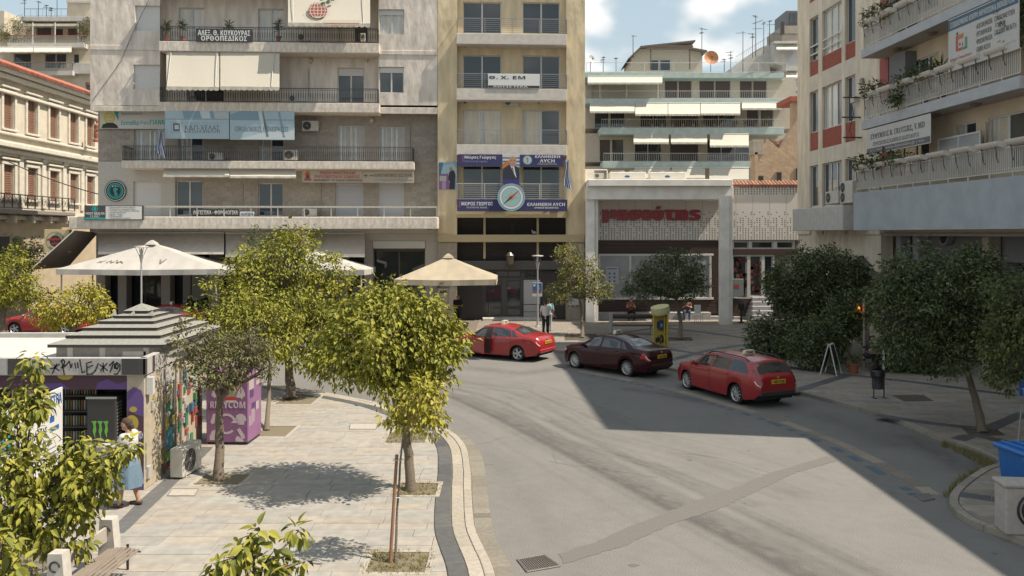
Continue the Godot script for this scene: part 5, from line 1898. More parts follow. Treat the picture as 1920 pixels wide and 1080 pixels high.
func antenna(label: String,at_: Vector3,high: float,kind: int)->void:
	var o:=thing("antenna",label,"antenna","roof antennas",Transform3D(Basis(Vector3.UP,kind*0.5),at_))
	var m:=MB.new()
	m.tube([Vector3(0,-0.5,0),Vector3(0,high,0)],[0.045,0.03],6)
	put(m,"mast",m_iron,o)
	var e:=MB.new()
	for k in (kind % 3)+1:
		var y:=high*(0.95-0.16*k)
		var l:=high*(0.18+0.1*((kind+k) % 2))
		var a:=Basis(Vector3.UP,k*1.1)
		e.box(Vector3(0,y,0)+a*Vector3(l*0.3,0,0),Vector3(l*1.4,0.03,0.03),a)
		for i in 5:
			e.box(Vector3(0,y,0)+a*Vector3(l*(-0.35+0.32*i),0,0),Vector3(0.02,0.02,0.5-0.05*i),a)
	put(e,"element",m_iron,o)

func white_block()->void:
	var fr:=frame_at(Vector3(38,0,-101),Vector3.RIGHT)
	var b:=thing("white_apartment_block","white apartment block with stepped roof behind the red-panelled offices","building","",fr)
	var white:=mat(lin(0.52,0.50,0.47),0.85,"stain",Vector3(5,5,5))
	var q:=func(x: float,y: float)->Vector2:
		var p:=lp(fr,x,y,0)
		return Vector2(p.x,p.y)
	var mb:=MB.new()
	mb.prism(PackedVector2Array([q.call(1483,600),q.call(1540,600),q.call(1540,75),q.call(1452,78),q.call(1452,118),q.call(1466,124),q.call(1468,165),q.call(1481,170)]),-10,0)
	put(mb,"wall",white,b)
	# the upper part that runs back to the left, with a stepped parapet
	var up:=MB.new()
	up.prism(PackedVector2Array([q.call(1378,320),q.call(1454,320),q.call(1454,76),q.call(1434,83),q.call(1420,92),q.call(1378,122)]),-9,-2)
	put(up,"stepped_parapet",white,b)
	var tan:=mat(lin(0.36,0.31,0.26),0.85,"stain",Vector3(3,3,3))
	bar(b,fr,[1466,48,1500,78],-1.0,-7,tan,"roof_room")
	bar(b,fr,[1474,20,1500,47],-1.5,-6,mat(lin(0.11,0.11,0.115),0.5),"glazed_roof_room")
	bar(b,fr,[1481,24,1487,44],-1.46,-1.6,m_glass,"pane",0.003)
	bar(b,fr,[1489,24,1496,44],-1.46,-1.6,m_glass,"pane",0.003)
	bar(b,fr,[1466,40,1471,64],-0.9,-1.5,m_iron,"flue")
	for s in [[1451,77,1500,81],[1468,126,1500,132],[1480,165,1500,170]]:
		bar(b,fr,s,0.9,0,white,"balcony_slab")
	for s in [[1469,1500,126,0.85],[1482,1500,166,0.85]]:
		railing(b,[lp(fr,s[0],s[2],0.85),lp(fr,s[1],s[2],0.85)],0.9,0.15,m_white)
	railing(b,[lp(fr,1440,78,-1),lp(fr,1500,78,-1)],0.95,0.16,m_iron)
	railing(b,[lp(fr,1380,120,-2),lp(fr,1438,84,-2)],0.9,0.3,m_iron)
	for w in [[1474,90,1498,125],[1480,140,1499,164]]:
		window(b,lr(fr,w[0],w[1],w[2],w[3],0.05),0.2,"grey shutter",1)
	for w in [["upper white awning on the white block",[1456,82,1500,92]],["lower white awning on the white block",[1474,134,1500,145]]]:
		awning(w[0],fr,w[1],0.1,1.3,mat(lin(0.6,0.58,0.52),0.9),"awnings of the white block",[],0.15)

func peach_house()->void:
	var fr:=frame_at(Vector3(20,0,-62),Vector3.RIGHT)
	var b:=thing("peach_house","low peach house with a saw-tooth parapet and a tiled roof behind the supermarket","house","",fr)
	var peach:=relief(mat(lin(0.50,0.36,0.245),0.9,"stain",Vector3(4,4,4)),"soft_n",0.3)
	var q:=func(x: float,y: float)->Vector2:
		var p:=lp(fr,x,y,0)
		return Vector2(p.x,p.y)
	var mb:=MB.new()
	mb.prism(PackedVector2Array([q.call(1419,600),q.call(1520,600),q.call(1520,180),q.call(1486,187),q.call(1486,240),q.call(1461,279),q.call(1440,260),q.call(1421,285)]),-0.6,0)
	put(mb,"wall",peach,b)
	bar(b,fr,[1412,262,1432,290],0.1,-1.0,mat(lin(0.40,0.35,0.29),0.9,"stain",Vector3(2,2,2)),"parapet")
	bar(b,fr,[1415,285,1421,346],0.1,-1.0,peach,"corner_pilaster")
	var red:=bar(b,fr,[1482,180,1520,190],0.3,-3.0,mat(lin(0.35,0.10,0.06),0.8),"roof_edge")
	var tile:=mat(Color.WHITE,0.85,"stain",Vector3(0.6,0.6,0.6),0.0,true)
	var tl:=MB.new()
	var p0:=lp(fr,1440,259,-0.6)
	var p1:=lp(fr,1474,258,-0.6)
	var p2:=lp(fr,1461,279,-0.6)
	for k in 14:
		var u:=k/13.0
		var v:=rng.randf_range(0.8,1.15)
		tl.col=Color(0.40*v,0.22*v,0.15*v)
		var a:=p0.lerp(p1,u)
		tl.tube([a+Vector3(0,0,-2.5),Vector3(a.x,a.y-0.8*minf(u,1-u)*2-0.1,-0.3)],0.08,6)
	stuff(put(tl,"roof_tiles",tile,b))
	for w in [[1420,329,1432,347],[1454,322,1466,347],[1490,315,1500,347]]:
		var r:=lr(fr,w[0],w[1],w[2],w[3],0.02)
		window(b,r,0.2,"dark",1,mat(lin(0.30,0.2,0.13),0.8))

# ================================================== the far left block ========================================
func far_left_block()->void:
	var fr:=frame_at(Vector3(-50,0,-92),Vector3.RIGHT)
	var b:=thing("far_apartment_block","cream apartment block with red-topped balcony rails, beyond the neoclassical house","building","",fr)
	var cream:=mat(lin(0.56,0.49,0.38),0.85,"stain",Vector3(5,5,5))
	var pale:=mat(lin(0.54,0.51,0.47),0.85,"stain",Vector3(4,4,4))
	var red:=mat(lin(0.32,0.10,0.075),0.7)
	facade(b,fr,[-60,82,190,600],0.0,[[26,100,58,128,"dark",1],[84,100,124,128,"dark",2],[137,101,148,128,"dark",1],[160,158,170,190,"dark",1]],cream)
	facade(b,fr,[-60,38,190,84],-2.5,[[68,51,96,68,"brown shutter",1],[101,53,118,68,"dark",1],[126,52,146,68,"brown shutter",1]],cream)
	var bd:=MB.new()
	var r:=lr(fr,-60,40,190,600,-3)
	bd.span(Vector3(r.position.x,0,-12),Vector3(r.end.x,lp(fr,0,84,0).y-0.1,-0.3))
	bd.span(Vector3(r.position.x,10,-12),Vector3(r.end.x,r.end.y,-2.8))
	put(bd,"rear_wall",cream,b)
	bar(b,fr,[38,31,172,39],0.0,-10,pale,"roof_slab")
	bar(b,fr,[14,81,158,89],0.9,-2.5,pale,"balcony_slab")
	bar(b,fr,[-60,133,136,141],1.0,0,pale,"balcony_slab")
	bar(b,fr,[136,118,172,138],0.6,0,pale,"parapet")
	bar(b,fr,[126,5,172,32],-2.0,-8,cream,"roof_room")
	bar(b,fr,[124,0,174,5],-1.8,-8.2,pale,"roof_room_slab")
	bar(b,fr,[-60,20,8,60],-1.0,-8,cream,"upper_wing")
	railing(b,[lp(fr,18,81,0.8),lp(fr,172,81,0.8)],0.82,0.17,m_white)
	railing(b,[lp(fr,-40,133,0.9),lp(fr,136,133,0.9),lp(fr,136,133,0.9)+Vector3(0,0,-0.9)],0.95,0.15,m_white)
	railing(b,[lp(fr,46,31,-0.5),lp(fr,126,31,-0.5)],0.85,0.6,m_iron)
	bar(b,fr,[17,66,172,67.2],0.86,0.74,red,"red_rail_top",0.01)
	bar(b,fr,[-40,116,136,118],0.02,0,red,"red_band",0.003)
	bar(b,fr,[160,154,171,159],0.05,0,red,"red_lintel",0.01)
	for x in [60,102,145]:
		bar(b,fr,[x,42,x+1.6,81],0.3,0.2,m_white,"awning_post",0.01)
	var aw:=mat(lin(0.62,0.57,0.46),0.9,"plaster",Vector3(2,2,2))
	awning("cream pergola awning on the top balcony of the far left block",fr,[40,40,146,45],-2.2,0.2,aw,"awnings of the far left block",[],0.25,false)
	awning("left cream awning on the lower balcony of the far left block",fr,[-6,89,62,97],0.95,2.3,aw,"awnings of the far left block",[],0.1,false)
	awning("right cream awning on the lower balcony of the far left block",fr,[63,89,134,97],0.95,2.3,aw,"awnings of the far left block",[],0.1,false)
	var p:=lp(fr,28,80,0.2)
	shrub("leafy plants massed at the left end of the far block's top balcony",fr*Vector3(p.x,p.y,p.z),Vector3(1.9,2.6,0.7),900,0)
	p=lp(fr,160,80,0.2)
	shrub("tall leafy plants at the right end of the far block's top balcony",fr*Vector3(p.x,p.y,p.z),Vector3(1.0,2.5,0.6),600,0)

# ================================================== the neoclassical house =====================================
func neoclassical_house()->void:
	var fr:=frame_at(Vector3(-34.0,0,-56),Vector3(-0.0192,0,-1))
	var b:=thing("neoclassical_house","cream neoclassical house with brown shutters and a red tiled eave at the left edge","house","",fr)
	var cream:=relief(mat(lin(0.56,0.50,0.40),0.9,"stain",Vector3(6,6,6)),"soft_n",0.2)
	var trim:=mat(lin(0.58,0.54,0.46),0.85,"stain",Vector3(2,2,2))
	var xs:=[]
	for px in [-90,-33,15,59,100,137,168]:
		xs.append(lp(fr,px,200,0).x)
	var y_eave:=lp(fr,0,128,0).y
	var y_mid:=lp(fr,0,274,0).y
	var holes:=[]
	var specs:=[]
	for x in xs:
		var up:=Rect2(x-0.62,lp(fr,16,242,0).y,1.24,lp(fr,16,176,0).y-lp(fr,16,242,0).y)
		var lo:=Rect2(x-0.62,lp(fr,12,372,0).y,1.24,lp(fr,12,309,0).y-lp(fr,12,372,0).y)
		holes.append(up); holes.append(lo)
	var mb:=MB.new()
	wall_face(mb,Rect2(-14,6.4,30,y_eave-6.4),0.0,holes,0.45)
	mb.box(Vector3(1,y_eave/2,-5.3),Vector3(30,y_eave,9.7))
	put(mb,"wall",cream,b)
	var lower:=MB.new()
	lower.span(Vector3(-14,0,-0.4),Vector3(16,6.45,0.0))
	put(lower,"lower_wall",mat(lin(0.40,0.32,0.22),0.9,"stain",Vector3(5,5,5)),b)
	var sh:=mat(lin(0.24,0.125,0.08),0.7,"stain",Vector3(0.8,2,0.8))
	for k in holes.size():
		var h: Rect2=holes[k]
		var f := MB.new()   # moulded surround
		for s in [-1,1]:
			f.bev(Vector3(h.position.x+h.size.x/2+s*(h.size.x/2+0.13),h.position.y+h.size.y/2,0.05),Vector3(0.22,h.size.y+0.1,0.16),0.02)
		f.bev(Vector3(h.position.x+h.size.x/2,h.end.y+0.14,0.06),Vector3(h.size.x+0.5,0.26,0.2),0.03)
		f.bev(Vector3(h.position.x+h.size.x/2,h.end.y+0.40,0.1),Vector3(h.size.x+0.8,0.14,0.34),0.03)
		if k % 2==1:
			f.bev(Vector3(h.position.x+h.size.x/2,h.end.y+0.95,0.06),Vector3(h.size.x+0.9,0.7,0.16),0.03)
		f.bev(Vector3(h.position.x+h.size.x/2,h.position.y-0.08,0.08),Vector3(h.size.x+0.5,0.16,0.26),0.03)
		var w:=put(f,"window",trim,b)
		for s in [-1,1]:
			var leaf:=MB.new()
			var cx: float=h.position.x+h.size.x*(0.25 if s<0 else 0.75)
			leaf.box(Vector3(cx,h.position.y+h.size.y/2,-0.2),Vector3(h.size.x*0.48,h.size.y-0.04,0.05))
			for i in 14:
				leaf.box(Vector3(cx,h.position.y+h.size.y*(i+0.7)/14.4,-0.17),Vector3(h.size.x*0.38,0.06,0.03),Basis(Vector3.RIGHT,0.5))
			put(leaf,"shutter",sh,w)
	for k in 6:   # pilasters of the first floor
		var x: float=(xs[k]+xs[k+1])/2
		var p:=MB.new()
		p.bev(Vector3(x,(7.2+y_mid)/2,0.06),Vector3(0.5,y_mid-7.2,0.16),0.03)
		p.bev(Vector3(x,y_mid-0.5,0.1),Vector3(0.66,0.3,0.26),0.03)
		put(p,"pilaster",trim,b)
	for c in [[y_eave-0.15,0.3,0.75],[y_eave-0.5,0.3,0.5],[y_eave-1.5,0.22,0.3],[y_mid+0.1,0.35,0.7],[y_mid-0.25,0.3,0.4],[y_mid+0.9,0.2,0.25],[6.5,0.3,0.35]]:
		var m:=MB.new()
		m.bev(Vector3(1,c[0],c[2]/2),Vector3(30,c[1],c[2]),0.05)
		put(m,"cornice",trim,b)
	# tiled eave: barrel tiles side by side
	var tile:=mat(Color.WHITE,0.85,"stain",Vector3(0.7,0.7,0.7),0.0,true)
	for k in 70:
		var x:=-3.5+k*0.24
		var t:=MB.new()
		var v:=rng.randf_range(0.75,1.15)
		t.col=Color(0.40*v,0.135*v,0.085*v)
		t.tube([Vector3(x,y_eave+0.06,0.95),Vector3(x,y_eave+1.1,-1.6)],[0.12,0.11],7)
		put(t,"roof_tile",tile,b)
	var rf:=MB.new()
	rf.quad(Vector3(-14,y_eave+0.02,0.8),Vector3(16,y_eave+0.02,0.8),Vector3(16,y_eave+2.2,-5),Vector3(-14,y_eave+2.2,-5))
	put(rf,"roof",mat(lin(0.30,0.11,0.07),0.9,"stain",Vector3(1,1,1)),b)
	# iron balcony with scrolls
	var bx1:=lp(fr,138,400,1.0).x
	var slab:=MB.new()
	slab.bev(Vector3((bx1-14)/2,6.85,0.55),Vector3(bx1+14,0.3,1.2),0.05)
	put(slab,"balcony_slab",mat(lin(0.22,0.19,0.16),0.9,"stain",Vector3(1.5,1.5,1.5)),b)
	var rl:=MB.new()
	rl.box(Vector3((bx1-14)/2,8.0,1.08),Vector3(bx1+14,0.07,0.07))
	rl.box(Vector3((bx1-14)/2,7.1,1.08),Vector3(bx1+14,0.05,0.05))
	var x:=bx1
	while x>-5:
		rl.box(Vector3(x,7.55,1.08),Vector3(0.06,0.95,0.06))
		for s in [-1,1]:
			var pts:=[]
			for i in 12:
				var a:=i*0.75
				pts.append(Vector3(x-0.45+s*0.2+cos(a)*(0.2-0.013*i),7.55+sin(a)*(0.34-0.02*i),1.08))
			rl.tube(pts,0.016,4,false)
		x-=0.9
	put(rl,"railing",m_iron,b)
	var brk:=MB.new()
	for k in 6:
		brk.bev(Vector3(bx1-0.5-k*2.2,6.4,0.4),Vector3(0.3,0.6,0.8),0.08)
	stuff(put(brk,"brackets",trim,b))
	var dr:=MB.new()
	dr.span(Vector3(lp(fr,5,450,0).x-0.4,3.0,0.02),Vector3(lp(fr,5,450,0).x+0.7,5.2,0.06))
	put(dr,"dark_doorway",m_dark,b)
	var st:=thing("statue","small terracotta statue on the parapet between the cream house and the grey block","statue","statues on the parapet",Transform3D(Basis(),at(182,266,66)))
	statue(st)
	st=thing("statue","terracotta statue at the end of the cream house's parapet, left of its twin","statue","statues on the parapet",Transform3D(Basis(Vector3.UP,0.5),at(163,266,68)))
	statue(st)
	var wire:=thing("overhead_wire","black overhead wire slanting across the cream house to the grey block","wire","",Transform3D())
	var wm:=MB.new()
	var pts:=[]
	for i in 13:
		var t:=i/12.0
		pts.append(at(-40,275,50).lerp(at(184,364,48.5),t)-Vector3(0,1.0*t*(1-t),0))
	wm.tube(pts,0.03,5)
	put(wm,"cable",m_black,wire)

func statue(o: Node3D)->void:
	var m:=mat(lin(0.36,0.15,0.10),0.9,"stain",Vector3(0.5,0.5,0.5))
	var mb:=MB.new()
	mb.lathe([Vector2(0,0),Vector2(0.3,0),Vector2(0.3,0.15),Vector2(0.22,0.25),Vector2(0.26,0.6),Vector2(0.2,1.0),Vector2(0.24,1.3),Vector2(0.12,1.45),Vector2(0.07,1.5),Vector2(0.12,1.62),Vector2(0.12,1.72),Vector2(0,1.8)],12)
	put(mb,"robed_figure",m,o)
	var a:=MB.new()
	a.tube([Vector3(0.2,1.32,0.02),Vector3(0.3,1.05,0.1),Vector3(0.12,0.95,0.26)],[0.08,0.065,0.05],7)
	put(a,"arm",m,o)

# ================================================== right-hand side ==============================================
var FR: Transform3D

func right_buildings()->void:
	FR=frame_at(Vector3(16.6,0,-40),Vector3(0.0494,0,1))
	red_panel_offices()
	balcony_block()
	near_block()

func red_panel_offices()->void:
	var b:=thing("office_building","cream office building with brick-red panels under its windows","building","",FR)
	var cream:=relief(mat(lin(0.68,0.605,0.49),0.9,"streak",Vector3(6,26,6)),"soft_n",0.25)
	var band:=mat(lin(0.60,0.545,0.465),0.9,"stain",Vector3(3,5,3))
	var red:=relief(mat(lin(0.30,0.075,0.05),0.8,"blotch",Vector3(2,2,2)),"soft_n",0.3)
	var lx:=func(px: float)->float: return lp(FR,px,300,0).x
	var ly:=func(py: float)->float: return lp(FR,1519.5,py,0).y
	var x0: float=lx.call(1497)
	var x1: float=lx.call(1652)
	var cols:=[[lx.call(1519.5),lx.call(1536)],[lx.call(1543),lx.call(1580)],[lx.call(1586),lx.call(1606)]]
	var rows:=[[37.0,117.0],[174.0,250.0],[312.0,388.0]]
	var reds:=[[-8.0,7.0],[117.0,145.0],[250.0,284.0]]
	var bands:=[[7.0,37.0],[145.0,174.0],[284.0,312.0]]
	var holes:=[]
	for r in rows:
		for c in cols:
			holes.append(Rect2(c[0],ly.call(r[1]),c[1]-c[0],ly.call(r[0])-ly.call(r[1])))
	var mb:=MB.new()
	wall_face(mb,Rect2(x0,5.3,x1-x0,13.7),-0.05,holes,0.12)
	put(mb,"wall",cream,b)
	for k in holes.size():
		window(b,holes[k],-0.05,["dark","curtain","dark","dark","half curtain","dark","dark","dark","dark"][k],1 if k % 3!=1 else 3,m_white,0.12)
	for r in reds:
		for c in cols:
			var p:=MB.new()
			p.bev(Vector3((c[0]+c[1])/2,(ly.call(r[0])+ly.call(r[1]))/2,-0.06),Vector3(c[1]-c[0]+0.02,ly.call(r[0])-ly.call(r[1])-0.03,0.1),0.01)
			put(p,"red_panel",red,b)
	for r in bands:
		var p:=MB.new()
		var xa: float=cols[0][0]-0.05
		var xb: float=cols[2][1]+0.05
		p.bev(Vector3((xa+xb)/2,(ly.call(r[0])+ly.call(r[1]))/2,-0.06),Vector3(xb-xa,ly.call(r[0])-ly.call(r[1]),0.22),0.01)
		put(p,"floor_band",band,b)
	for c in [[x0,cols[0][0]],[cols[0][1],cols[1][0]],[cols[1][1],cols[2][0]],[cols[2][1],x1]]:
		var p:=MB.new()
		p.bev(Vector3((c[0]+c[1])/2,12.15,-0.07),Vector3(c[1]-c[0],13.6,0.26),0.012)
		put(p,"pilaster",cream,b)
	for c in cols.slice(0,2):
		for k in 2:
			var p:=MB.new()
			for q in 2:
				p.box(Vector3((c[0]+c[1])/2,ly.call(rows[0][1])+0.35+0.45*q,0.0),Vector3(c[1]-c[0],0.07,0.05))
			if k==0:
				put(p,"window_rail",m_white,b)
	var body:=MB.new()
	body.span(Vector3(x0,5.35,-12),Vector3(x1,19.0,-0.4))
	body.span(Vector3(x0,0,-12),Vector3(x1,5.35,-2.6))
	put(body,"rear_wall",cream,b)
	# canopy of the first floor
	bar(b,FR,[1486,392.5,1580,432.7],1.25,-0.1,mat(lin(0.50,0.485,0.46),0.9,"stain",Vector3(1.6,2.4,1.6)),"white_canopy",0.02)
	# arcade at street level
	var arc:=MB.new()
	var a0: float=x0
	var wbay: float=(x1-0.8-x0)/4.0
	for k in 4:
		var l: float=a0+wbay*k
		var r: float=l+wbay
		var rad: float=wbay/2-0.28
		var poly:=PackedVector2Array([Vector2(l,0),Vector2(l,5.3),Vector2(r,5.3),Vector2(r,0),Vector2(r-0.28,0)])
		for i in 13:
			var an: float=PI*i/12.0
			poly.append(Vector2((l+r)/2+cos(an)*rad,3.55+sin(an)*rad))
		poly.append(Vector2(l+0.28,0))
		arc.prism(poly,-0.55,0.0)
	arc.span(Vector3(a0+wbay*4,0,-0.55),Vector3(x1,5.3,0.0))
	put(arc,"arcade",cream,b)
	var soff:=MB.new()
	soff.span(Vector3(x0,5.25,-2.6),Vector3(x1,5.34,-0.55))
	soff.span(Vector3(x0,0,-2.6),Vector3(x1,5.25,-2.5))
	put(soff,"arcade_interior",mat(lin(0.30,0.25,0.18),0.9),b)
	for p in [[1610,183],[1608,220],[1610,258]]:
		var m:=MB.new()
		var c:=lp(FR,p[0],p[1],0.2)
		m.box(c+Vector3(0,0,0.3),Vector3(0.06,0.06,0.9))
		put(m,"bracket",m_iron,b)
	bar(b,FR,[1594,182,1601,194],0.35,0.17,mat(lin(0.45,0.43,0.38),0.6),"junction_box")
	bar(b,FR,[1611,148,1616,160],0.19,0.1,mat(lin(0.2,0.2,0.2),0.6),"vent")
	var cable:=MB.new()
	cable.tube([lp(FR,1597,194,0.25),lp(FR,1600,215,0.22),lp(FR,1592,245,0.22),lp(FR,1597,256,0.22),lp(FR,1612,259,0.22)],0.02,5)
	put(cable,"cable",m_black,b)
	ac_px("tall double-fan air conditioner on the white canopy against the red-panelled offices",FR,[1575,341,1598,383],0.9,true,0.45)
	ac_px("squat air conditioner on the white canopy, left of the tall one",FR,[1548,360,1571,384],0.9,false,0.6)

func balcony_block()->void:
	var b:=thing("balcony_apartment_block","apartment block with long balconies, white rails and round planters at the right edge","building","",FR)
	var beige:=relief(mat(lin(0.58,0.485,0.36),0.9,"stain",Vector3(5,7,5)),"soft_n",0.2)
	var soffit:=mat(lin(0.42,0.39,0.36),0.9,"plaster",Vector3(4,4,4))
	var slab:=mat(lin(0.42,0.44,0.465),0.8,"stain",Vector3(3,3,3))
	var blue:=relief(mat(lin(0.36,0.395,0.43),0.8,"stain",Vector3(5,5,5)),"soft_n",0.2)
	var x1:=lp(FR,1652,300,0).x
	var wins:=[[1705,119,1765,186,"dark",3,1],[1790,90,1850,150,"dark",2,1]]
	var holes:=[]
	var specs:=[]
	for w in [[1668,281,1742,334,"dark",3],[1788,236,1830,300,"half curtain",2],[1853,222,1930,322,"half curtain",2],[1703,119,1760,190,"dark",3],[1785,92,1850,170,"dark",2],[1668,-30,1760,55,"dark",3]]:
		holes.append(lr(FR,w[0],w[1],w[2],w[3],0.0))
		specs.append(w)
	var mb:=MB.new()
	wall_face(mb,Rect2(x1,5.45,19.9-x1,16.8),0.0,holes,0.12)
	put(mb,"wall",beige,b)
	for k in holes.size():
		window(b,holes[k],0.0,specs[k][4],specs[k][5],m_white,0.12,"glazed_door")
	var body:=MB.new()
	body.span(Vector3(x1,5.42,-12),Vector3(19.9,22.2,-0.25))
	body.span(Vector3(x1,0,-12),Vector3(19.9,5.42,-3.2))
	put(body,"rear_wall",beige,b)
	for q in [[1649,112,1665,190],[1647,280,1665,330],[1650,-30,1664,60]]:
		bar(b,FR,q,0.06,0.0,mat(lin(0.30,0.075,0.07),0.7),"red_shutter",0.005)
	for q in [[1667,108,1697,190],[1668,-30,1698,60]]:
		bar(b,FR,q,0.5,0.0,mat(lin(0.145,0.15,0.155),0.7,"plaster",Vector3(2,2,2)),"grey_pier",0.01)
	# slabs, rails and planters
	var levels:=[[1600,362,432,1.35,19.9],[1615,227,244,1.14,0.0],[1614,94,110,1.14,0.0]]
	var end2:=lp(FR,1911,150,1.14).x
	for k in 3:
		var v: Array=levels[k]
		var a:=lp(FR,v[0],v[1],v[3])
		var c:=lp(FR,v[0],v[2],v[3])
		var xe: float=v[4] if v[4]>0 else end2
		var s:=MB.new()
		s.bev(Vector3((a.x+xe)/2,(a.y+c.y)/2,v[3]-0.06),Vector3(xe-a.x,a.y-c.y,0.12),0.008)
		put(s,"balcony_front",blue if k==0 else slab,b)
		var d:=MB.new()
		d.span(Vector3(a.x,c.y+0.01,-0.1),Vector3(xe,c.y+0.2,v[3]-0.12))
		if k>0:
			d.span(Vector3(xe-0.12,c.y+0.2,0),Vector3(xe,a.y,v[3]-0.12))
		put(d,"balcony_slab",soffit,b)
		var rh:=0.78
		var foot:=a.y+(0.12 if k>0 else 0.16)
		var st:=Vector3(a.x+0.1,foot,v[3]-0.1)
		railing(b,[Vector3(st.x,foot,0.1),st,Vector3(minf(xe,end2)-0.1 if k>0 else xe,foot,st.z)],rh,0.105,m_white,"bars",0.0,0.014)
		var posts:=MB.new()
		var px:=st.x
		while px<xe:
			posts.box(Vector3(px,a.y+0.08,st.z),Vector3(0.035,0.2,0.035))
			px+=1.2
		put(posts,"rail_feet",m_white,b)
		var n:=7 if k>0 else 8
		var ord:=["first","second","third","fourth","fifth","sixth","seventh","eighth"]
		for i in n:
			var cx: float=st.x+0.75+i*((end2-0.3-st.x)/7.0)
			planter("long round-fronted white planter on the %s balcony rail, %s from the far end" % [["lowest","middle","top"][k],ord[i]],FR*Transform3D(Basis(),Vector3(cx,foot+rh+0.06,st.z+0.12)),1.14)
			if (k==1 and i in [0,2,3]) or (k==0 and i in [0,1,2]) or (k==2 and i in [0,1]):
				var pp:=FR*Vector3(cx-0.1,foot+rh+0.1,st.z)
				shrub(["reddish-green","dense green","trailing green"][i % 3]+" plant in the %s planter of the %s balcony" % [ord[i],["lowest","middle","top"][k]],pp,Vector3(0.5,0.5 if i!=2 else 0.35,0.25),160,3 if i==0 else 2)
	# hanging plant, screen and lamps
	shrub("dark bush hanging in front of the middle balcony rail",FR*(lp(FR,1680,198,1.3)),Vector3(0.36,0.5,0.25),140,2)
	var q:=lp(FR,1735,120,0.6)
	pot_plant("tall spiky palm-like plant on the middle balcony, left of the big white board",FR*Transform3D(Basis(),Vector3(lp(FR,1765,150,0.6).x,lp(FR,1615,227,1.14).y,0.6)),0.3,1.5,1,"plants on the long balconies")
	pot_plant("second spiky plant beside the palm on the middle balcony",FR*Transform3D(Basis(),Vector3(lp(FR,1738,150,0.6).x,lp(FR,1615,227,1.14).y,0.7)),0.26,1.2,1,"plants on the long balconies")
	shrub("tall leafy plant at the right end of the middle balcony beside the white board",FR*(lp(FR,1909,90,0.7)),Vector3(0.5,1.7,0.5),500,2)
	var sc:=MB.new()
	var r:=lr(FR,1760,262,1840,322,0.4)
	sc.box(Vector3(r.position.x+r.size.x/2,r.position.y+r.size.y/2,0.4),Vector3(r.size.x,r.size.y,0.03))
	put(sc,"balcony_screen",mat(lin(0.30,0.31,0.32),0.25),b)
	var scf:=MB.new()
	for e in [[r.position.x,r.position.x+0.06],[r.position.x+r.size.x/2-0.03,r.position.x+r.size.x/2+0.03],[r.end.x-0.06,r.end.x]]:
		scf.span(Vector3(e[0],r.position.y,0.38),Vector3(e[1],r.end.y,0.44))
	scf.span(Vector3(r.position.x,r.end.y-0.05,0.375),Vector3(r.end.x,r.end.y+0.02,0.445))
	put(scf,"screen_frame",m_white,b)
	for p in [[1681,100],[1748,71],[1830,198],[1753,218]]:
		var m:=MB.new()
		var c:=lp(FR,p[0],p[1],0.6)
		c.y=(lp(FR,1614,110,1.14).y if p[1]<120 else lp(FR,1615,244,1.14).y)
		m.lathe([Vector2(0,-0.1),Vector2(0.14,-0.09),Vector2(0.2,-0.03),Vector2(0.2,0.0)],14,Transform3D(Basis(),c))
		put(m,"ceiling_lamp",mat(lin(0.16,0.13,0.11),0.5),b)
	var pipe:=MB.new()
	pipe.tube([lp(FR,1847,300,0.12),lp(FR,1847,235,0.12),lp(FR,1849,230,0.12)],0.05,6)
	put(pipe,"pipe",beige,b)
	# street level under the blue balcony
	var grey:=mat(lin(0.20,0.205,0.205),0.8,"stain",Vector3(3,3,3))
	var lower:=MB.new()
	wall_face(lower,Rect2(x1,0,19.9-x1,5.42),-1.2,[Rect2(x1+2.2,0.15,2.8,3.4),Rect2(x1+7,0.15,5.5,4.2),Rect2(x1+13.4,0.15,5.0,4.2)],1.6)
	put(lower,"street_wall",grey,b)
	for h in [[2.2,2.8,3.4,2],[7.0,5.5,4.2,4],[13.4,5.0,4.2,3]]:
		window(b,Rect2(x1+h[0],0.15,h[1],h[2]),-1.2,"dark",h[3],mat(lin(0.16,0.13,0.1),0.6),0.5,"shop_window")
	for x in [0.25,1.7,6.6,12.9,18.6]:
		var p:=MB.new()
		p.bev(Vector3(x1+x,2.75,-0.9),Vector3(0.4,5.4,0.5),0.02)
		put(p,"pillar",mat(lin(0.42,0.36,0.27),0.8,"stain",Vector3(3,3,3)) if x>2 else mat(lin(0.30,0.31,0.31),0.8),b)
	var so:=MB.new()
	so.span(Vector3(x1,5.3,-1.2),Vector3(19.9,5.41,-0.1))
	put(so,"soffit",soffit,b)
	var fan:=thing("exhaust_fan","round dark exhaust fan on the shop wall under the blue balcony","fan","",FR*Transform3D(Basis(),lp(FR,1779,443,-1.1)))
	var fm:=MB.new()
	fm.lathe([Vector2(0.3,0),Vector2(0.36,0),Vector2(0.36,0.25),Vector2(0.3,0.25),Vector2(0.3,0.02)],24,Transform3D(Basis(Vector3.RIGHT,PI/2),Vector3.ZERO))
	put(fm,"housing",m_steel,fan)
	var fb:=MB.new()
	for i in 6:
		fb.box(Vector3(cos(i*1.047)*0.15,sin(i*1.047)*0.15,0.1),Vector3(0.28,0.12,0.02),Basis(Vector3.BACK,i*1.047)*Basis(Vector3.RIGHT,0.5))
	put(fb,"blades",m_iron,fan)
	right_signs()

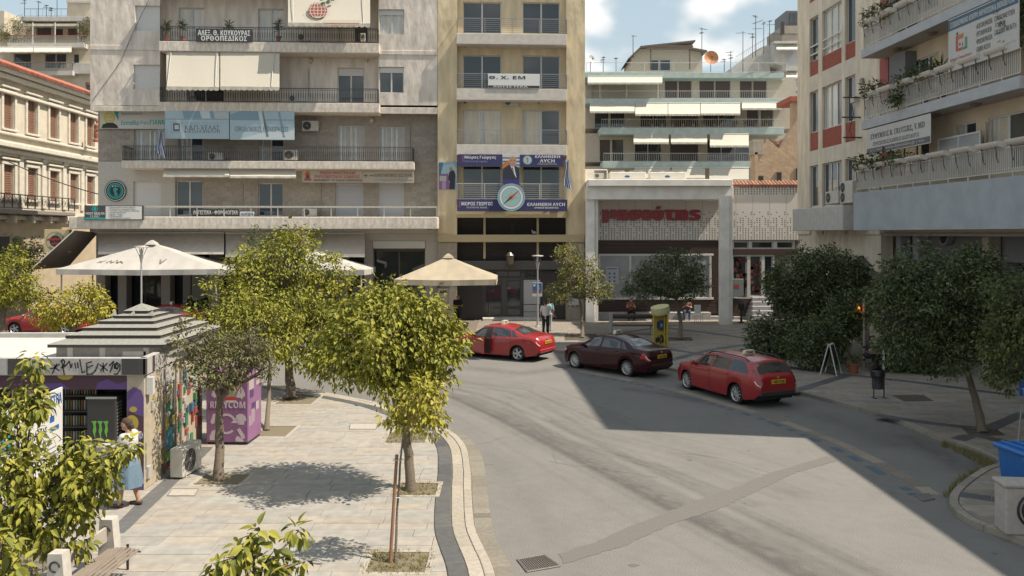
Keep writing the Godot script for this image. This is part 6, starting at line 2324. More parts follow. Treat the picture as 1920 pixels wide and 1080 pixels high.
func planter(label: String,t: Transform3D,w: float)->void:
	var o:=thing("planter",label,"planter","round white planters on the balcony rails",t)
	var prof:=PackedVector2Array()
	for i in 11:
		var a:=PI+PI*i/10.0
		prof.append(Vector2(cos(a)*0.2,sin(a)*0.2+0.17))
	var mb:=MB.new()
	mb.prism(prof,-w/2,w/2,Transform3D(Basis(Vector3(0,0,-1),Vector3(0,1,0),Vector3(1,0,0)),Vector3.ZERO))
	put(mb,"trough",mat(lin(0.62,0.58,0.53),0.8,"stain",Vector3(0.8,0.8,0.8)),o)
	var br:=MB.new()
	for s in [-0.35,0.3]:
		br.tube([Vector3(s*w,0.02,0.1),Vector3(s*w+0.05,-0.12,0.09),Vector3(s*w+0.03,-0.35,0.06),Vector3(s*w+0.12,-0.52,0.05)],0.018,5)
	put(br,"bracket",mat(lin(0.10,0.08,0.07),0.7),o)

func right_signs()->void:
	var white:=mat(lin(0.50,0.495,0.48),0.7,"plaster",Vector3(2,2,2))
	var grey:=mat(lin(0.11,0.11,0.125),0.7)
	var ink_c:=mat(lin(0.07,0.07,0.075),0.7)
	var s:=sign_px("banner","white doctor's banner with serif capitals under the middle balcony",FR,[1625,243.5,1745,291.5],1.16,white,0.02,"banner")
	s.px=[0,0,100,100]
	patch(s,[0.5,76,99.5,97],grey)
	ink(s,"ΕΥΘΥΜΙΟΣ Β. ΓΚΟΤΣΗΣ, V.MD",[7,22,92,46],ink_c,"Droid Serif",700)
	ink(s,"ΣΤΡΑΤΙΩΤΙΚΟΣ ΚΛΙΝΙΚΟΣ ΔΙΑΙΤΟΛΟΓΟΣ",[11,55,84,69],ink_c,"Droid Serif",400)
	ink(s,"τηλ. 2610 | www.drgotsidiet.gr | κιν.",[6,80,92,93],white,"Droid Serif",400)
	s=sign_px("large_signboard","large white therapy-centre board with a blue heading above the middle balcony",FR,[1778,38,1910,136],1.22,white,0.04,"sign")
	s.px=[0,0,100,100]
	patch(s,[0.3,2,99.7,23],mat(lin(0.06,0.12,0.18),0.7))
	ink(s,"ΕΞΕΙΔΙΚΕΥΜΕΝΟ ΚΕΝΤΡΟ ΘΕΡΑΠΕΙΩΝ & ΕΚΠΑΙΔΕΥΣΗΣ",[4,8,95,18],white)
	for q in [["·ΛΟΓΟΘΕΡΑΠΕΙΑ",43,30,66,39],["·ΕΡΓΟΘΕΡΑΠΕΙΑ",43,44,65,53],["·ΨΥΧΟΘΕΡΑΠΕΙΑ",43,58,66,67],["·ΕΙΔΙΚΗ ΑΓΩΓΗ",43,72,63,81],["·ΣΥΜΒΟΥΛΕΥΤΙΚΗ",68,30,95,39],["ΓΟΝΕΩΝ",70,42,83,50],["·ΣΧΟΛΙΚΗ ΜΕΛΕΤΗ",68,54,97,63]]:
		ink(s,q[0],[q[1],q[2],q[3],q[4]],ink_c,"Droid Sans",400)
	ink(s,"Λόγου Εκφράσεις",[3,75,37,86],mat(lin(0.32,0.08,0.06),0.7),"Droid Sans",400)
	patch(s,[12,36,16,66],mat(lin(0.38,0.10,0.07),0.7),"emblem")
	patch(s,[16.2,36,24,45],mat(lin(0.42,0.16,0.07),0.7),"emblem")
	patch(s,[16.2,61,22,67],mat(lin(0.42,0.10,0.09),0.7),"emblem")
	patch(s,[22.2,62,30,67],mat(lin(0.08,0.22,0.12),0.7),"emblem")
	patch(s,[26,45,30,61.8],mat(lin(0.12,0.25,0.17),0.7),"emblem")
	patch(s,[17.5,52,19.5,57],ink_c,"emblem")
	patch(s,[21.5,53,23.5,60],mat(lin(0.40,0.10,0.14),0.7),"emblem")
	disc_print(s,14.5,33,1.5,3,ink_c,"emblem")
	patch(s,[70,83.5,97,85],mat(lin(0.3,0.3,0.31),0.7),"printed_line")
	disc_print(s,68.5,83,0.8,1.6,mat(lin(0.40,0.08,0.06),0.7),"emblem")

func near_block()->void:
	# the neighbour that stands right of the camera and shades the street
	var b:=thing("neighbouring_block","cream neighbouring block beyond the right edge, shading the street","building","",frame_at(Vector3(17.4,0,0),Vector3(0,0,1)))
	var m:=mat(lin(0.46,0.41,0.33),0.9,"stain",Vector3(5,5,5))
	var holes:=[]
	for k in 8:
		for j in 3:
			holes.append(Rect2(-18.0+k*3.2,5.2+j*3.1,1.5,1.7))
	var mb:=MB.new()
	wall_face(mb,Rect2(-20.7,0,29,14.3),0.0,holes,0.2)
	put(mb,"wall",m,b)
	var bd:=MB.new()
	bd.span(Vector3(-20.7,0,-12),Vector3(8.3,14.3,-0.25))
	put(bd,"rear_wall",m,b)

# ================================================== plants =====================================================
var m_leaf: StandardMaterial3D
var m_leaf_dark: StandardMaterial3D
var m_bark: StandardMaterial3D
const PAL := [   # [old leaf, fresh leaf, odd leaf]
	[Color(0.045,0.065,0.018),Color(0.11,0.125,0.03),Color(0.20,0.14,0.05)],       # 0 mixed green
	[Color(0.115,0.13,0.013),Color(0.29,0.275,0.03),Color(0.30,0.24,0.06)],       # 1 yellow-green maple
	[Color(0.035,0.056,0.02),Color(0.095,0.125,0.042),Color(0.09,0.09,0.04)],     # 2 dark glossy
	[Color(0.075,0.08,0.03),Color(0.165,0.155,0.06),Color(0.17,0.12,0.06)],         # 3 brownish, curled
	[Color(0.10,0.115,0.03),Color(0.25,0.23,0.07),Color(0.26,0.13,0.06)],        # 4 olive with rusty tips
	[Color(0.19,0.18,0.015),Color(0.38,0.33,0.04),Color(0.36,0.30,0.08)]]         # 5 fresh yellow shoots

func green_kit()->void:
	m_leaf=mat(Color.WHITE,0.7,"",Vector3.ONE,0.0,true)
	m_leaf.backlight_enabled=true
	m_leaf.backlight=Color(0.55,0.60,0.25)
	m_leaf_dark=mat(Color(0.999,1,1),0.6,"",Vector3.ONE,0.0,true)
	m_leaf_dark.backlight_enabled=true
	m_leaf_dark.backlight=Color(0.3,0.34,0.15)
	m_bark=relief(mat(lin(0.17,0.135,0.10),0.95,"stain",Vector3(0.5,1.2,0.5)),"bark_n",1.0)

func rdir()->Vector3:
	var z:=rng.randf_range(-1,1)
	var a:=rng.randf()*TAU
	var r:=sqrt(1-z*z)
	return Vector3(r*cos(a),z,r*sin(a))

func leaf(mb: MB,p: Vector3,dir: Vector3,len: float,wid: float,roll: float,fold:=0.35)->void:
	var s:=dir.cross(Vector3.UP)
	if s.length()<0.05:
		s=Vector3.RIGHT
	s=s.normalized().rotated(dir,roll)
	var n:=s.cross(dir)
	var a:=p
	var m:=p+dir*len*0.42
	var t:=p+dir*len-n*len*0.12
	var l:=m+s*wid*0.5+n*wid*fold*0.5
	var r:=m-s*wid*0.5+n*wid*fold*0.5
	var n1:=(t-a).cross(l-a).normalized()
	var n2:=(r-a).cross(t-a).normalized()
	mb.v.append_array([a,l,t,a,t,r])
	mb.n.append_array([n1,n1,n1,n2,n2,n2])
	mb.c.append_array([mb.col,mb.col,mb.col,mb.col,mb.col,mb.col])
	mb.uv.append_array([Vector2.ZERO,Vector2.ZERO,Vector2.ZERO,Vector2.ZERO,Vector2.ZERO,Vector2.ZERO])

func leaf_tone(pal: int,fresh: float)->Color:
	var p: Array=PAL[pal]
	var c: Color=p[0].lerp(p[1],clampf(fresh+rng.randf_range(-0.3,0.3),0,1))
	if rng.randf()<0.05:
		c=c.lerp(p[2],0.8)
	var v:=rng.randf_range(0.85,1.15)
	return Color(c.r*v,c.g*v,c.b*v)

# leaves gathered in sprays at the ends of twigs
func sprays(mb: MB,wood: MB,blobs: Array,sprays_n: int,per: int,size: float,pal: int,droop: float,spread: float,shell:=0.55)->void:
	var total:=0.0
	for b in blobs:
		total+=b[1].x*b[1].y*b[1].z
	for b in blobs:
		var n:=int(sprays_n*b[1].x*b[1].y*b[1].z/total)+3
		var bp: int=b[2] if b.size()>2 else pal
		for i in n:
			var d:=rdir()
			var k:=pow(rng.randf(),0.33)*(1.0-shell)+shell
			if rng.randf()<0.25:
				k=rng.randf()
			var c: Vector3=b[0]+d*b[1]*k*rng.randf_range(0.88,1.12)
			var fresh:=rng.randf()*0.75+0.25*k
			var out: Vector3=(c-b[0]).normalized()
			if wood and rng.randf()<0.35:
				var from: Vector3=b[0].lerp(c,0.35)-Vector3(0,0.1,0)
				wood.tube([from,from.lerp(c,0.6)+rdir()*0.05,c],[0.014,0.009,0.004],4,false)
			for j in per:
				var o:=rdir()*spread*sqrt(rng.randf())
				o.y*=0.75
				var dir:=(o.normalized()*0.8+out*0.5+Vector3(0,-droop,0)+rdir()*0.35).normalized()
				mb.col=leaf_tone(bp,fresh)
				var s:=size*rng.randf_range(0.5,1.35)
				leaf(mb,c+o,dir,s,s*0.55,rng.randf_range(-0.9,0.9))

# a tree: trunk along points, limbs out to the lobes of its crown
func tree(called: String,label: String,trunk: Array,r0: float,blobs: Array,sprays_n: int,per: int,size: float,pal: int,droop:=0.5,spread:=0.24,cat:="tree",group:="",leafm: Material=null)->Node3D:
	var base: Vector3=trunk[0]
	var o:=thing(called,label,cat,group,Transform3D(Basis(),base))
	var w:=MB.new()
	var pts:=[]
	for p in trunk:
		pts.append(p-base)
	var fine:=[pts[0]+Vector3(0,-0.05,0)]
	for i in pts.size()-1:
		for k in range(1,5):
			fine.append(pts[i].lerp(pts[i+1],k/4.0)+Vector3(rng.randf_range(-1,1),0,rng.randf_range(-1,1))*r0*0.16)
	var rr:=[]
	for i in fine.size():
		var t:=float(i)/(fine.size()-1)
		rr.append(r0*(1.0-0.38*t)*(1.35 if i==0 else 1.0))
	w.tube(fine,rr,10)
	put(w,"trunk",m_bark,o)
	var limbs:=MB.new()
	var fork: Vector3=fine[-1]
	var lob:=[]
	for b in blobs:
		var c: Vector3=b[0]-base
		lob.append([c,b[1],b[2]] if b.size()>2 else [c,b[1]])
		for k in (7 if b[1].x > 0.6 else 2):   # leafy shoots that break the outline
			var d:=(rdir()+Vector3(0,0.25,0)).normalized()
			var sr: float=b[1].x*rng.randf_range(0.2,0.36)
			lob.append([c+d*b[1]*rng.randf_range(0.95,1.2),Vector3(sr,sr*rng.randf_range(0.8,1.4),sr),b[2] if b.size()>2 else pal])
		for k in 3:
			var e: Vector3=c+rdir()*b[1]*0.55
			var mid:=fork.lerp(e,0.45)+Vector3(rng.randf_range(-0.1,0.1),0.12*b[1].y,rng.randf_range(-0.1,0.1))
			limbs.tube([fork,mid,e],[r0*0.5,r0*0.28,r0*0.1],6,false)
			for q in 3:
				var e2: Vector3=e.lerp(c,-0.2)+rdir()*b[1]*0.45
				limbs.tube([mid.lerp(e,0.5+0.15*q),e2],[r0*0.16,r0*0.05],4,false)
	var cr:=MB.new()
	sprays(cr,limbs,lob,sprays_n,per,size,pal,droop,spread)
	put(limbs,"limbs",m_bark,o)
	put(cr,"crown",leafm if leafm else (m_leaf_dark if pal==2 else m_leaf),o)
	return o

func shrub(label: String,p: Vector3,r: Vector3,n: int,pal: int,size:=0.16)->void:
	var o:=thing("shrub",label,"plant","",Transform3D(Basis(),p))
	var w:=MB.new()
	for k in 5:
		w.tube([Vector3(0,-0.05,0),Vector3(rng.randf_range(-0.5,0.5)*r.x,r.y*0.9,rng.randf_range(-0.5,0.5)*r.z)],[0.03,0.008],5)
	put(w,"stems",m_bark,o)
	var cr:=MB.new()
	sprays(cr,null,[[Vector3(0,r.y*0.55,0),Vector3(r.x,r.y*0.6,r.z)],[Vector3(r.x*0.4,r.y*0.8,0),Vector3(r.x*0.5,r.y*0.4,r.z*0.8)],[Vector3(-r.x*0.45,r.y*0.45,0),Vector3(r.x*0.5,r.y*0.5,r.z*0.9)]],n/5,6,size,pal,0.2,size*1.4,0.4)
	put(cr,"foliage",m_leaf_dark if pal==2 else m_leaf,o)

func pot_plant(label: String,t: Transform3D,r: float,high: float,kind: int,group:="")->void:
	var o:=thing("potted_plant",label,"potted plant",group,t)
	var p:=MB.new()
	p.lathe([Vector2(0,0),Vector2(r*0.36,0),Vector2(r*0.5,r*0.8),Vector2(r*0.58,r*0.8),Vector2(r*0.58,r*0.92),Vector2(r*0.46,r*0.92),Vector2(r*0.44,r*0.82),Vector2(0,r*0.8)],16)
	put(p,"pot",mat(lin(0.34,0.13,0.075),0.85,"stain",Vector3(0.5,0.5,0.5)),o)
	var f:=MB.new()
	if kind==1:
		for k in 46:
			var d:=(rdir()+Vector3(0,0.75,0)).normalized()
			f.col=leaf_tone(2,rng.randf())
			var h:=r*0.8+high*(0.25+0.5*rng.randf())
			leaf(f,Vector3(0,h,0),d,high*0.42,0.055,rng.randf_range(-0.4,0.4))
		f.col=Color(0.1,0.075,0.05)
		f.tube([Vector3(0,r*0.7,0),Vector3(0,r*0.8+high*0.7,0)],0.025,5)
	else:
		sprays(f,null,[[Vector3(0,r*0.8+high*0.35,0),Vector3(0.26,high*0.42,0.26)]],18,6,0.12,0 if kind==0 else 4,0.1,0.12,0.3)
	put(f,"foliage",m_leaf,o)

func trees()->void:
	var h:=0.13
	# the broad maple in the middle
	tree("maple_tree","broad yellow-green maple in the middle of the sunlit island",[gp(771,918,h),at(766,850,17.35),at(757,795,17.3),at(742,752,17.25),at(730,715,17.3)],0.105,
		[[at(728,640,17.4),Vector3(1.28,0.92,1.25)],[at(655,672,17.2),Vector3(0.72,0.55,0.8)],[at(793,640,17.3),Vector3(0.68,0.75,0.85)],[at(695,595,17.6),Vector3(0.75,0.5,0.8)],[at(765,590,17.3),Vector3(0.7,0.42,0.7)],[at(826,680,17.3),Vector3(0.36,0.5,0.45)],[at(735,712,16.8),Vector3(0.75,0.4,0.6)],
		[at(790,765,16.9),Vector3(0.42,0.36,0.4),5],[at(772,715,16.6),Vector3(0.45,0.35,0.4),5]],700,17,0.12,1,0.75,0.25)
	# two behind it on the left
	tree("maple_tree","tall yellow-green maple whose crown covers the second white parasol",[gp(546,748,h),at(543,700,27.4),at(535,640,27.4)],0.17,
		[[at(520,545,27.5),Vector3(1.8,1.65,1.6)],[at(420,580,27.2),Vector3(1.3,1.1,1.2)],[at(610,590,27.3),Vector3(1.35,1.25,1.2)],[at(555,480,27.5),Vector3(1.0,0.75,1.0)],[at(470,500,27.3),Vector3(0.8,0.6,0.9)],[at(625,510,27.3),Vector3(0.5,0.5,0.6)],[at(570,655,27.0),Vector3(1.2,0.75,1.0)],[at(450,640,27.0),Vector3(1.2,0.7,1.0)]],1000,17,0.125,1,0.7,0.28)
	tree("maple_tree","slim-trunked young maple right of the purple container",[gp(500,806,h),at(504,740,23.7),at(506,680,23.7)],0.07,
		[[at(500,615,23.8),Vector3(1.05,0.85,1.0)],[at(455,590,23.8),Vector3(0.6,0.55,0.7)]],200,15,0.12,1,0.7,0.25)
	tree("brown_leaved_tree","small tree with curled brownish leaves beside the kiosk",[gp(410,898,h),at(411,820,18.2),at(412,745,18.2)],0.115,
		[[at(415,675,18.2),Vector3(0.75,0.5,0.75)],[at(360,640,18.1),Vector3(0.42,0.34,0.5)],[at(470,650,18.3),Vector3(0.45,0.42,0.5)],[at(395,705,17.9),Vector3(0.55,0.25,0.5)],[at(490,690,18.2),Vector3(0.28,0.22,0.3)]],210,15,0.085,3,0.5,0.17)
	tree("maple_tree","yellow-green maple cut by the left edge of the view",[gp(6,640,h),at(6,600,41),at(8,560,41)],0.16,[[at(10,520,41),Vector3(1.45,1.35,1.4)],[at(40,545,41),Vector3(0.9,0.9,1.0)],[at(-20,560,41),Vector3(1.2,1.0,1.0)]],300,15,0.15,1,0.6,0.28)
	tree("maple_tree","small bright maple behind the kiosk's flat white roof",[gp(140,715,h),at(138,650,30.4),at(136,620,30.4)],0.1,[[at(140,575,30.4),Vector3(1.05,0.75,1.0)],[at(180,575,30.3),Vector3(0.55,0.5,0.6)],[at(90,590,30.4),Vector3(0.55,0.3,0.5)],[at(160,540,30.4),Vector3(0.4,0.35,0.4)]],220,14,0.12,5,0.6,0.22)
	# sapling on a stake
	var sap:=tree("sapling","young staked sapling in the nearest square pit",[gp(741,1054,h),at(745,950,13.65),at(752,850,13.6),at(758,800,13.6)],0.022,[[at(792,742,13.6),Vector3(0.42,0.3,0.4)],[at(800,790,13.6),Vector3(0.33,0.2,0.3)],[at(752,775,13.6),Vector3(0.22,0.25,0.25)]],60,12,0.1,5,0.7,0.15,"sapling")
	var stake:=thing("wooden_stake","brown wooden stake tied to the sapling","stake","",Transform3D(Basis(),gp(731,1054,h)))
	var sm:=MB.new()
	var top:=at(744,852,13.62)-stake.position
	sm.tube([Vector3(0,-0.1,0),top],[0.028,0.026],8)
	put(sm,"post",mat(lin(0.26,0.13,0.08),0.85,"stain",Vector3(0.3,1,0.3)),stake)
	for y in [862,932]:
		var tie:=MB.new()
		var p:=at(744.0-(y-852)*0.065,y,13.6)-stake.position
		tie.tube([p+Vector3(-0.05,0,0.035),p+Vector3(0.11,0.0,0.035),p+Vector3(0.11,0,-0.05),p+Vector3(-0.05,0,-0.05),p+Vector3(-0.05,0,0.035)],0.007,4)
		put(tie,"tie",m_white,stake)
	# darker trees by the buildings
	tree("olive_tree","grey-green tree behind the white parasols under the round red sign",[gp(505,628,0.12),at(505,560,44),at(504,520,44)],0.14,[[at(500,485,44),Vector3(1.3,1.2,1.2)],[at(540,465,44),Vector3(0.8,0.8,0.8)],[at(465,495,44),Vector3(0.6,0.7,0.7)]],260,14,0.12,0,0.3,0.25)
	tree("dark_tree","dark bushy tree at the corner of the cream house",[gp(52,600,0.1),at(52,540,52),at(52,510,52)],0.12,[[at(52,475,52),Vector3(1.0,1.2,1.0)],[at(38,500,52),Vector3(0.7,0.7,0.8)]],200,12,0.14,2,0.3,0.25)
	tree("rusty_tree","thin-stemmed olive-green tree with rusty tips in front of the white portico column",[gp(1092,633,0.12),at(1091,600,43.2),at(1087,560,43.2)],0.1,[[at(1085,520,43.2),Vector3(1.05,0.85,1.0)],[at(1065,478,43.2),Vector3(0.65,0.55,0.7)],[at(1115,545,43.2),Vector3(0.75,0.6,0.8)],[at(1050,548,43.2),Vector3(0.7,0.5,0.7)]],430,13,0.115,4,0.3,0.22)
	tree("bitter_orange_tree","round dark tree in front of the supermarket's white window",[gp(1275,636,0.12),at(1276,600,42.7),at(1268,560,42.7)],0.12,[[at(1245,515,42.7),Vector3(1.35,0.95,1.2)],[at(1300,505,42.7),Vector3(0.7,0.9,0.8)],[at(1200,540,42.7),Vector3(0.8,0.55,0.8)],[at(1290,540,42.7),Vector3(0.8,0.6,0.8),2],[at(1318,530,42.7),Vector3(0.25,0.35,0.3),3]],620,14,0.125,2,0.3,0.22)
	tree("bitter_orange_tree","big dark tree left of the lamp pole, beside the cafe hedge",[gp(1530,672,0.12),at(1532,630,36),at(1530,590,36)],0.14,[[at(1500,530,36.5),Vector3(1.35,1.25,1.3)],[at(1560,505,36.5),Vector3(1.1,1.0,1.1)],[at(1460,545,36.5),Vector3(0.7,0.7,0.8)],[at(1530,590,36),Vector3(1.3,0.8,1.2)],[at(1600,540,36.5),Vector3(1.0,0.9,0.9)]],1300,15,0.14,2,0.3,0.24)
	tree("bitter_orange_tree","dark forked tree over the cafe tables, right of the A-frame board",[gp(1592,690,0.12),at(1590,650,33.4),at(1592,615,33.4)],0.09,[[at(1595,580,33.6),Vector3(0.85,0.65,0.8)],[at(1570,610,33.6),Vector3(0.8,0.6,0.7)]],330,15,0.14,2,0.3,0.22)
	tree("bitter_orange_tree","largest dark tree on the right, trunk leaning left by the blue bin",[gp(1843,809,0.12),at(1828,745,22.9),at(1812,690,22.9)],0.115,[[at(1775,560,22.9),Vector3(1.35,1.2,1.3)],[at(1700,590,22.9),Vector3(0.85,0.95,1.0)],[at(1830,520,22.9),Vector3(0.85,0.75,0.9)],[at(1760,650,22.7),Vector3(1.1,0.55,1.0)],[at(1690,530,23),Vector3(0.6,0.7,0.8)],[at(1845,620,22.8),Vector3(0.8,0.8,0.8)],[at(1690,650,22.7),Vector3(0.6,0.5,0.7)]],1700,14,0.115,2,0.35,0.22)
	tree("bitter_orange_tree","lighter green tree cut by the right edge, in front of the largest dark tree",[Vector3(12.6,0.12,-19.2),Vector3(12.3,1.2,-19.2),Vector3(12.0,2.2,-19.2)],0.09,[[at(1900,640,19.2),Vector3(0.7,0.75,0.8),0],[at(1930,580,19.2),Vector3(0.8,0.8,0.8),2],[at(1885,700,19.2),Vector3(0.4,0.35,0.4),0]],420,14,0.11,0,0.5,0.2)
	# hedges and bushes
	for q in [["rounded dark bush beside the bicycle",1440,668,0.85,1.5],["dark hedge bush behind the bicycle",1488,672,0.8,1.35],["dense dark hedge bush left of the A-frame board",1530,692,1.05,1.5],["low hedge bush between the lamp pole and the litter bin",1690,695,0.9,0.95],["low hedge bush under the largest dark tree",1745,698,0.9,0.9],["greyish bush behind the A-frame board",1560,672,0.6,1.5]]:
		shrub(q[0],gp(q[1],q[2],0.12),Vector3(q[3]*1.15,q[4]*1.1,0.7),2200,2,0.14)
	shrub("bush with red flowers beside the parasol at the left",gp(92,608,0.12),Vector3(0.7,1.6,0.6),400,0,0.13)
	var fl:=thing("flower_bush","cluster of red flowers on the bush by the left parasol","flowers","",Transform3D(Basis(),at(90,558,49)))
	var fm:=MB.new()
	for k in 40:
		var d:=rdir()*Vector3(0.55,0.35,0.3)
		fm.ball(d+Vector3(0,0,0.4),Vector3(0.07,0.06,0.07),6,4)
	put(fm,"blossom",mat(lin(0.33,0.03,0.03),0.7),fl)
	for q in [[312,"spiky plant at the left end of the top balcony"],[343,"spiky plant in front of the left glazed door on the top balcony"],[429,"small spiky plant behind the black board on the top balcony"],[522,"spiky plant in front of the middle glazed door on the top balcony"]]:
		pot_plant(q[1],FA*Transform3D(Basis(),lp(FA,q[0],77,0.3)),0.3,1.1,1,"spiky plants on the top balcony")
	foreground()

# near trees whose leaves can be told apart: each leaf of the nearest sprays is a part of its own
func big_leaf(k: int)->ArrayMesh:
	var mb:=MB.new()
	mb.col=[Color(0.20,0.20,0.022),Color(0.28,0.265,0.032),Color(0.14,0.15,0.017),Color(0.31,0.285,0.04),Color(0.10,0.115,0.016),Color(0.34,0.31,0.055)][k]
	var l:=0.16
	var w:=[0.036,0.042,0.04,0.034,0.045,0.03][k] as float
	var prof:=[[0.0,0.08],[0.18,0.75],[0.38,1.0],[0.58,0.8],[0.72,0.62],[0.86,0.3],[1.0,0.0]]
	for s in [-1.0,1.0]:
		for i in prof.size()-1:
			var a: Array=prof[i]
			var b: Array=prof[i+1]
			var f:=func(t: float,q: float)->Vector3:
				return Vector3(s*w*q,0.35*w*q-0.3*l*t*t*(0.6+0.12*k),-l*t)
			var p0: Vector3=f.call(a[0],0.0)
			var p1: Vector3=f.call(b[0],0.0)
			var q0: Vector3=f.call(a[0],a[1])
			var q1: Vector3=f.call(b[0],b[1])
			if s>0:
				mb.quad(p0,q0,q1,p1)
			else:
				mb.quad(q0,p0,p1,q1)
	return mb.mesh()

func leafy_foreground(label: String,trunk: Array,r0: float,shoots: Array,count: int,most: int,size: float,spread:=0.2)->void:
	var base: Vector3=trunk[0]
	var o:=thing("maple_tree",label,"tree","",Transform3D(Basis(),base))
	var pts:=[]
	for p in trunk:
		pts.append(p-base)
	var w:=MB.new()
	w.tube(pts,r0,9)
	put(w,"trunk",m_bark,o)
	var wood:=MB.new()
	var tips:=[]
	for s in shoots:   # [end, radius of the leafy part, weight]
		var e: Vector3=s[0]-base
		var from: Vector3=pts[-1]
		var mid:=from.lerp(e,0.5)+Vector3(0,0.1,0)
		wood.tube([from,mid,e],[r0*0.5,0.013,0.005],5,false)
		for k in s[2]:
			var c: Vector3=e+rdir()*s[1]*pow(rng.randf(),0.4)
			tips.append(c)
			wood.tube([e.lerp(c,0.1),c],[0.006,0.003],4,false)
	put(wood,"limbs",m_bark,o)
	var meshes:=[]
	for k in 6:
		meshes.append(big_leaf(k))
	var crown:=node_at("crown",o)
	var jobs:=[]
	for i in count:
		var c: Vector3=tips[rng.randi() % tips.size()]
		var off:=rdir()*spread*sqrt(rng.randf())
		var d:=(off.normalized()*0.75+Vector3(0,-0.55,0)+rdir()*0.3).normalized()
		var b:=Basis.looking_at(d,Vector3.UP.rotated(d,rng.randf_range(-0.7,0.7))).scaled(Vector3.ONE*size/0.16*rng.randf_range(0.6,1.15))
		jobs.append(Transform3D(b,c+off))
	var cam:=Vector3(0,EYE,0)-base
	jobs.sort_custom(func(p,q): return p.origin.distance_squared_to(cam)<q.origin.distance_squared_to(cam))
	var rest:=MB.new()
	for i in jobs.size():
		var k:=rng.randi() % 6
		if rng.randf()<0.5:
			k=rng.randi() % 3
		if i<most:
			var l:=putm(meshes[k],"leaf",m_leaf,crown)
			l.transform=jobs[i]
		else:
			var a: Array=(meshes[k] as ArrayMesh).surface_get_arrays(0)
			var t: Transform3D=jobs[i]
			rest.v.append_array(t*(a[Mesh.ARRAY_VERTEX] as PackedVector3Array))
			for q in a[Mesh.ARRAY_NORMAL]:
				rest.n.append((t.basis*q).normalized())
			rest.c.append_array(a[Mesh.ARRAY_COLOR])
			rest.uv.append_array(a[Mesh.ARRAY_TEX_UV])
	if rest.v.size():
		stuff(put(rest,"further_leaves",m_leaf,crown))

func foreground()->void:
	var d:=12.4
	var sh:=[]
	for q in [[30,850,12.0,0.5,10],[20,905,11.9,0.5,9],[90,965,12.0,0.5,10],[150,900,12.3,0.45,8],[10,1010,11.9,0.4,6],[90,860,12.3,0.5,12],[135,865,12.6,0.36,8],[40,930,12.2,0.55,12],[110,930,12.2,0.5,12],[160,940,12.4,0.4,9],[60,1000,12.2,0.45,9],[130,1000,12.3,0.35,7],[0,800,12.3,0.4,8],[10,960,12.0,0.5,9],[190,905,12.5,0.3,6],[205,850,12.4,0.22,4],
			[66,735,12.4,0.26,6],[60,690,12.5,0.17,4],[62,770,12.4,0.2,4],[235,845,12.3,0.14,3],[30,760,12.4,0.2,4],[215,880,12.2,0.16,3]]:
		sh.append([at(q[0],q[1],q[2]),q[3],q[4]])
	leafy_foreground("leafy yellow-green maple filling the lower left in front of the kiosk",[gp(18,1046,0.13),at(22,985,12.9),at(40,930,12.5)],0.08,sh,3600,300,0.145,0.2)
	sh=[]
	for q in [[470,1010,6.8,0.13,6],[440,1045,6.7,0.14,6],[500,1050,6.8,0.14,6],[480,1085,6.7,0.2,8],[430,1095,6.7,0.15,6],[560,995,7.2,0.045,3],[535,1060,7.1,0.06,3],[573,1052,7.2,0.045,2],[545,1100,7.0,0.1,4],[405,1070,6.7,0.08,3]]:
		sh.append([at(q[0],q[1],q[2]),q[3],q[4]])
	leafy_foreground("bright leafy treetop at the bottom edge, left of the sapling",[Vector3(-2.1,0.13,-6.9),Vector3(-2.12,1.5,-6.9),at(480,1130,6.8)],0.04,sh,380,240,0.125,0.075)
	sh=[]
	for q in [[5,1020,5.9,0.12,5],[18,1065,5.9,0.12,5],[-10,1060,5.9,0.15,5]]:
		sh.append([at(q[0],q[1],q[2]),q[3],q[4]])
	leafy_foreground("few blurred leaves in the lower left corner",[Vector3(-3.7,0.13,-5.9),Vector3(-3.7,1.6,-5.9),Vector3(-3.68,2.6,-5.9)],0.03,sh,90,80,0.11,0.08)

# ================================================== cars ======================================================
func lerp_table(t: Array,x: float)->float:
	if x<=t[0][0]:
		return t[0][1]
	for i in t.size()-1:
		if x<=t[i+1][0]:
			var u: float=(x-t[i][0])/(t[i+1][0]-t[i][0])
			return lerpf(t[i][1],t[i+1][1],u*u*(3-2*u)*0.4+u*0.6)
	return t[-1][1]

const SEDAN:=[[-2.3,0.72],[-2.27,0.97],[-2.15,1.06],[-1.85,1.10],[-1.62,1.13],[-1.0,1.36],[-0.45,1.46],[0.1,1.475],[0.48,1.41],[1.08,1.08],[1.25,1.02],[1.7,0.94],[2.05,0.83],[2.2,0.70],[2.28,0.55]]
const WAGON:=[[-2.32,0.72],[-2.29,0.98],[-2.2,1.08],[-1.98,1.34],[-1.86,1.44],[-1.3,1.485],[-0.2,1.495],[0.3,1.46],[0.55,1.40],[1.08,1.08],[1.25,1.02],[1.7,0.94],[2.05,0.83],[2.2,0.70],[2.28,0.55]]
const BELT:=[[-2.3,0.70],[-2.1,0.96],[-1.6,1.0],[0.0,0.955],[1.0,0.93],[1.3,0.90],[1.8,0.83],[2.1,0.72],[2.28,0.50]]
const HALF:=[[-2.3,0.66],[-2.22,0.78],[-1.95,0.85],[-1.0,0.895],[0.0,0.905],[1.0,0.89],[1.6,0.86],[2.0,0.76],[2.18,0.60],[2.28,0.42]]
const LOW:=[[-2.3,0.45],[-2.1,0.28],[-1.7,0.21],[1.8,0.2],[2.1,0.21],[2.28,0.34]]
var car_top: Array=SEDAN

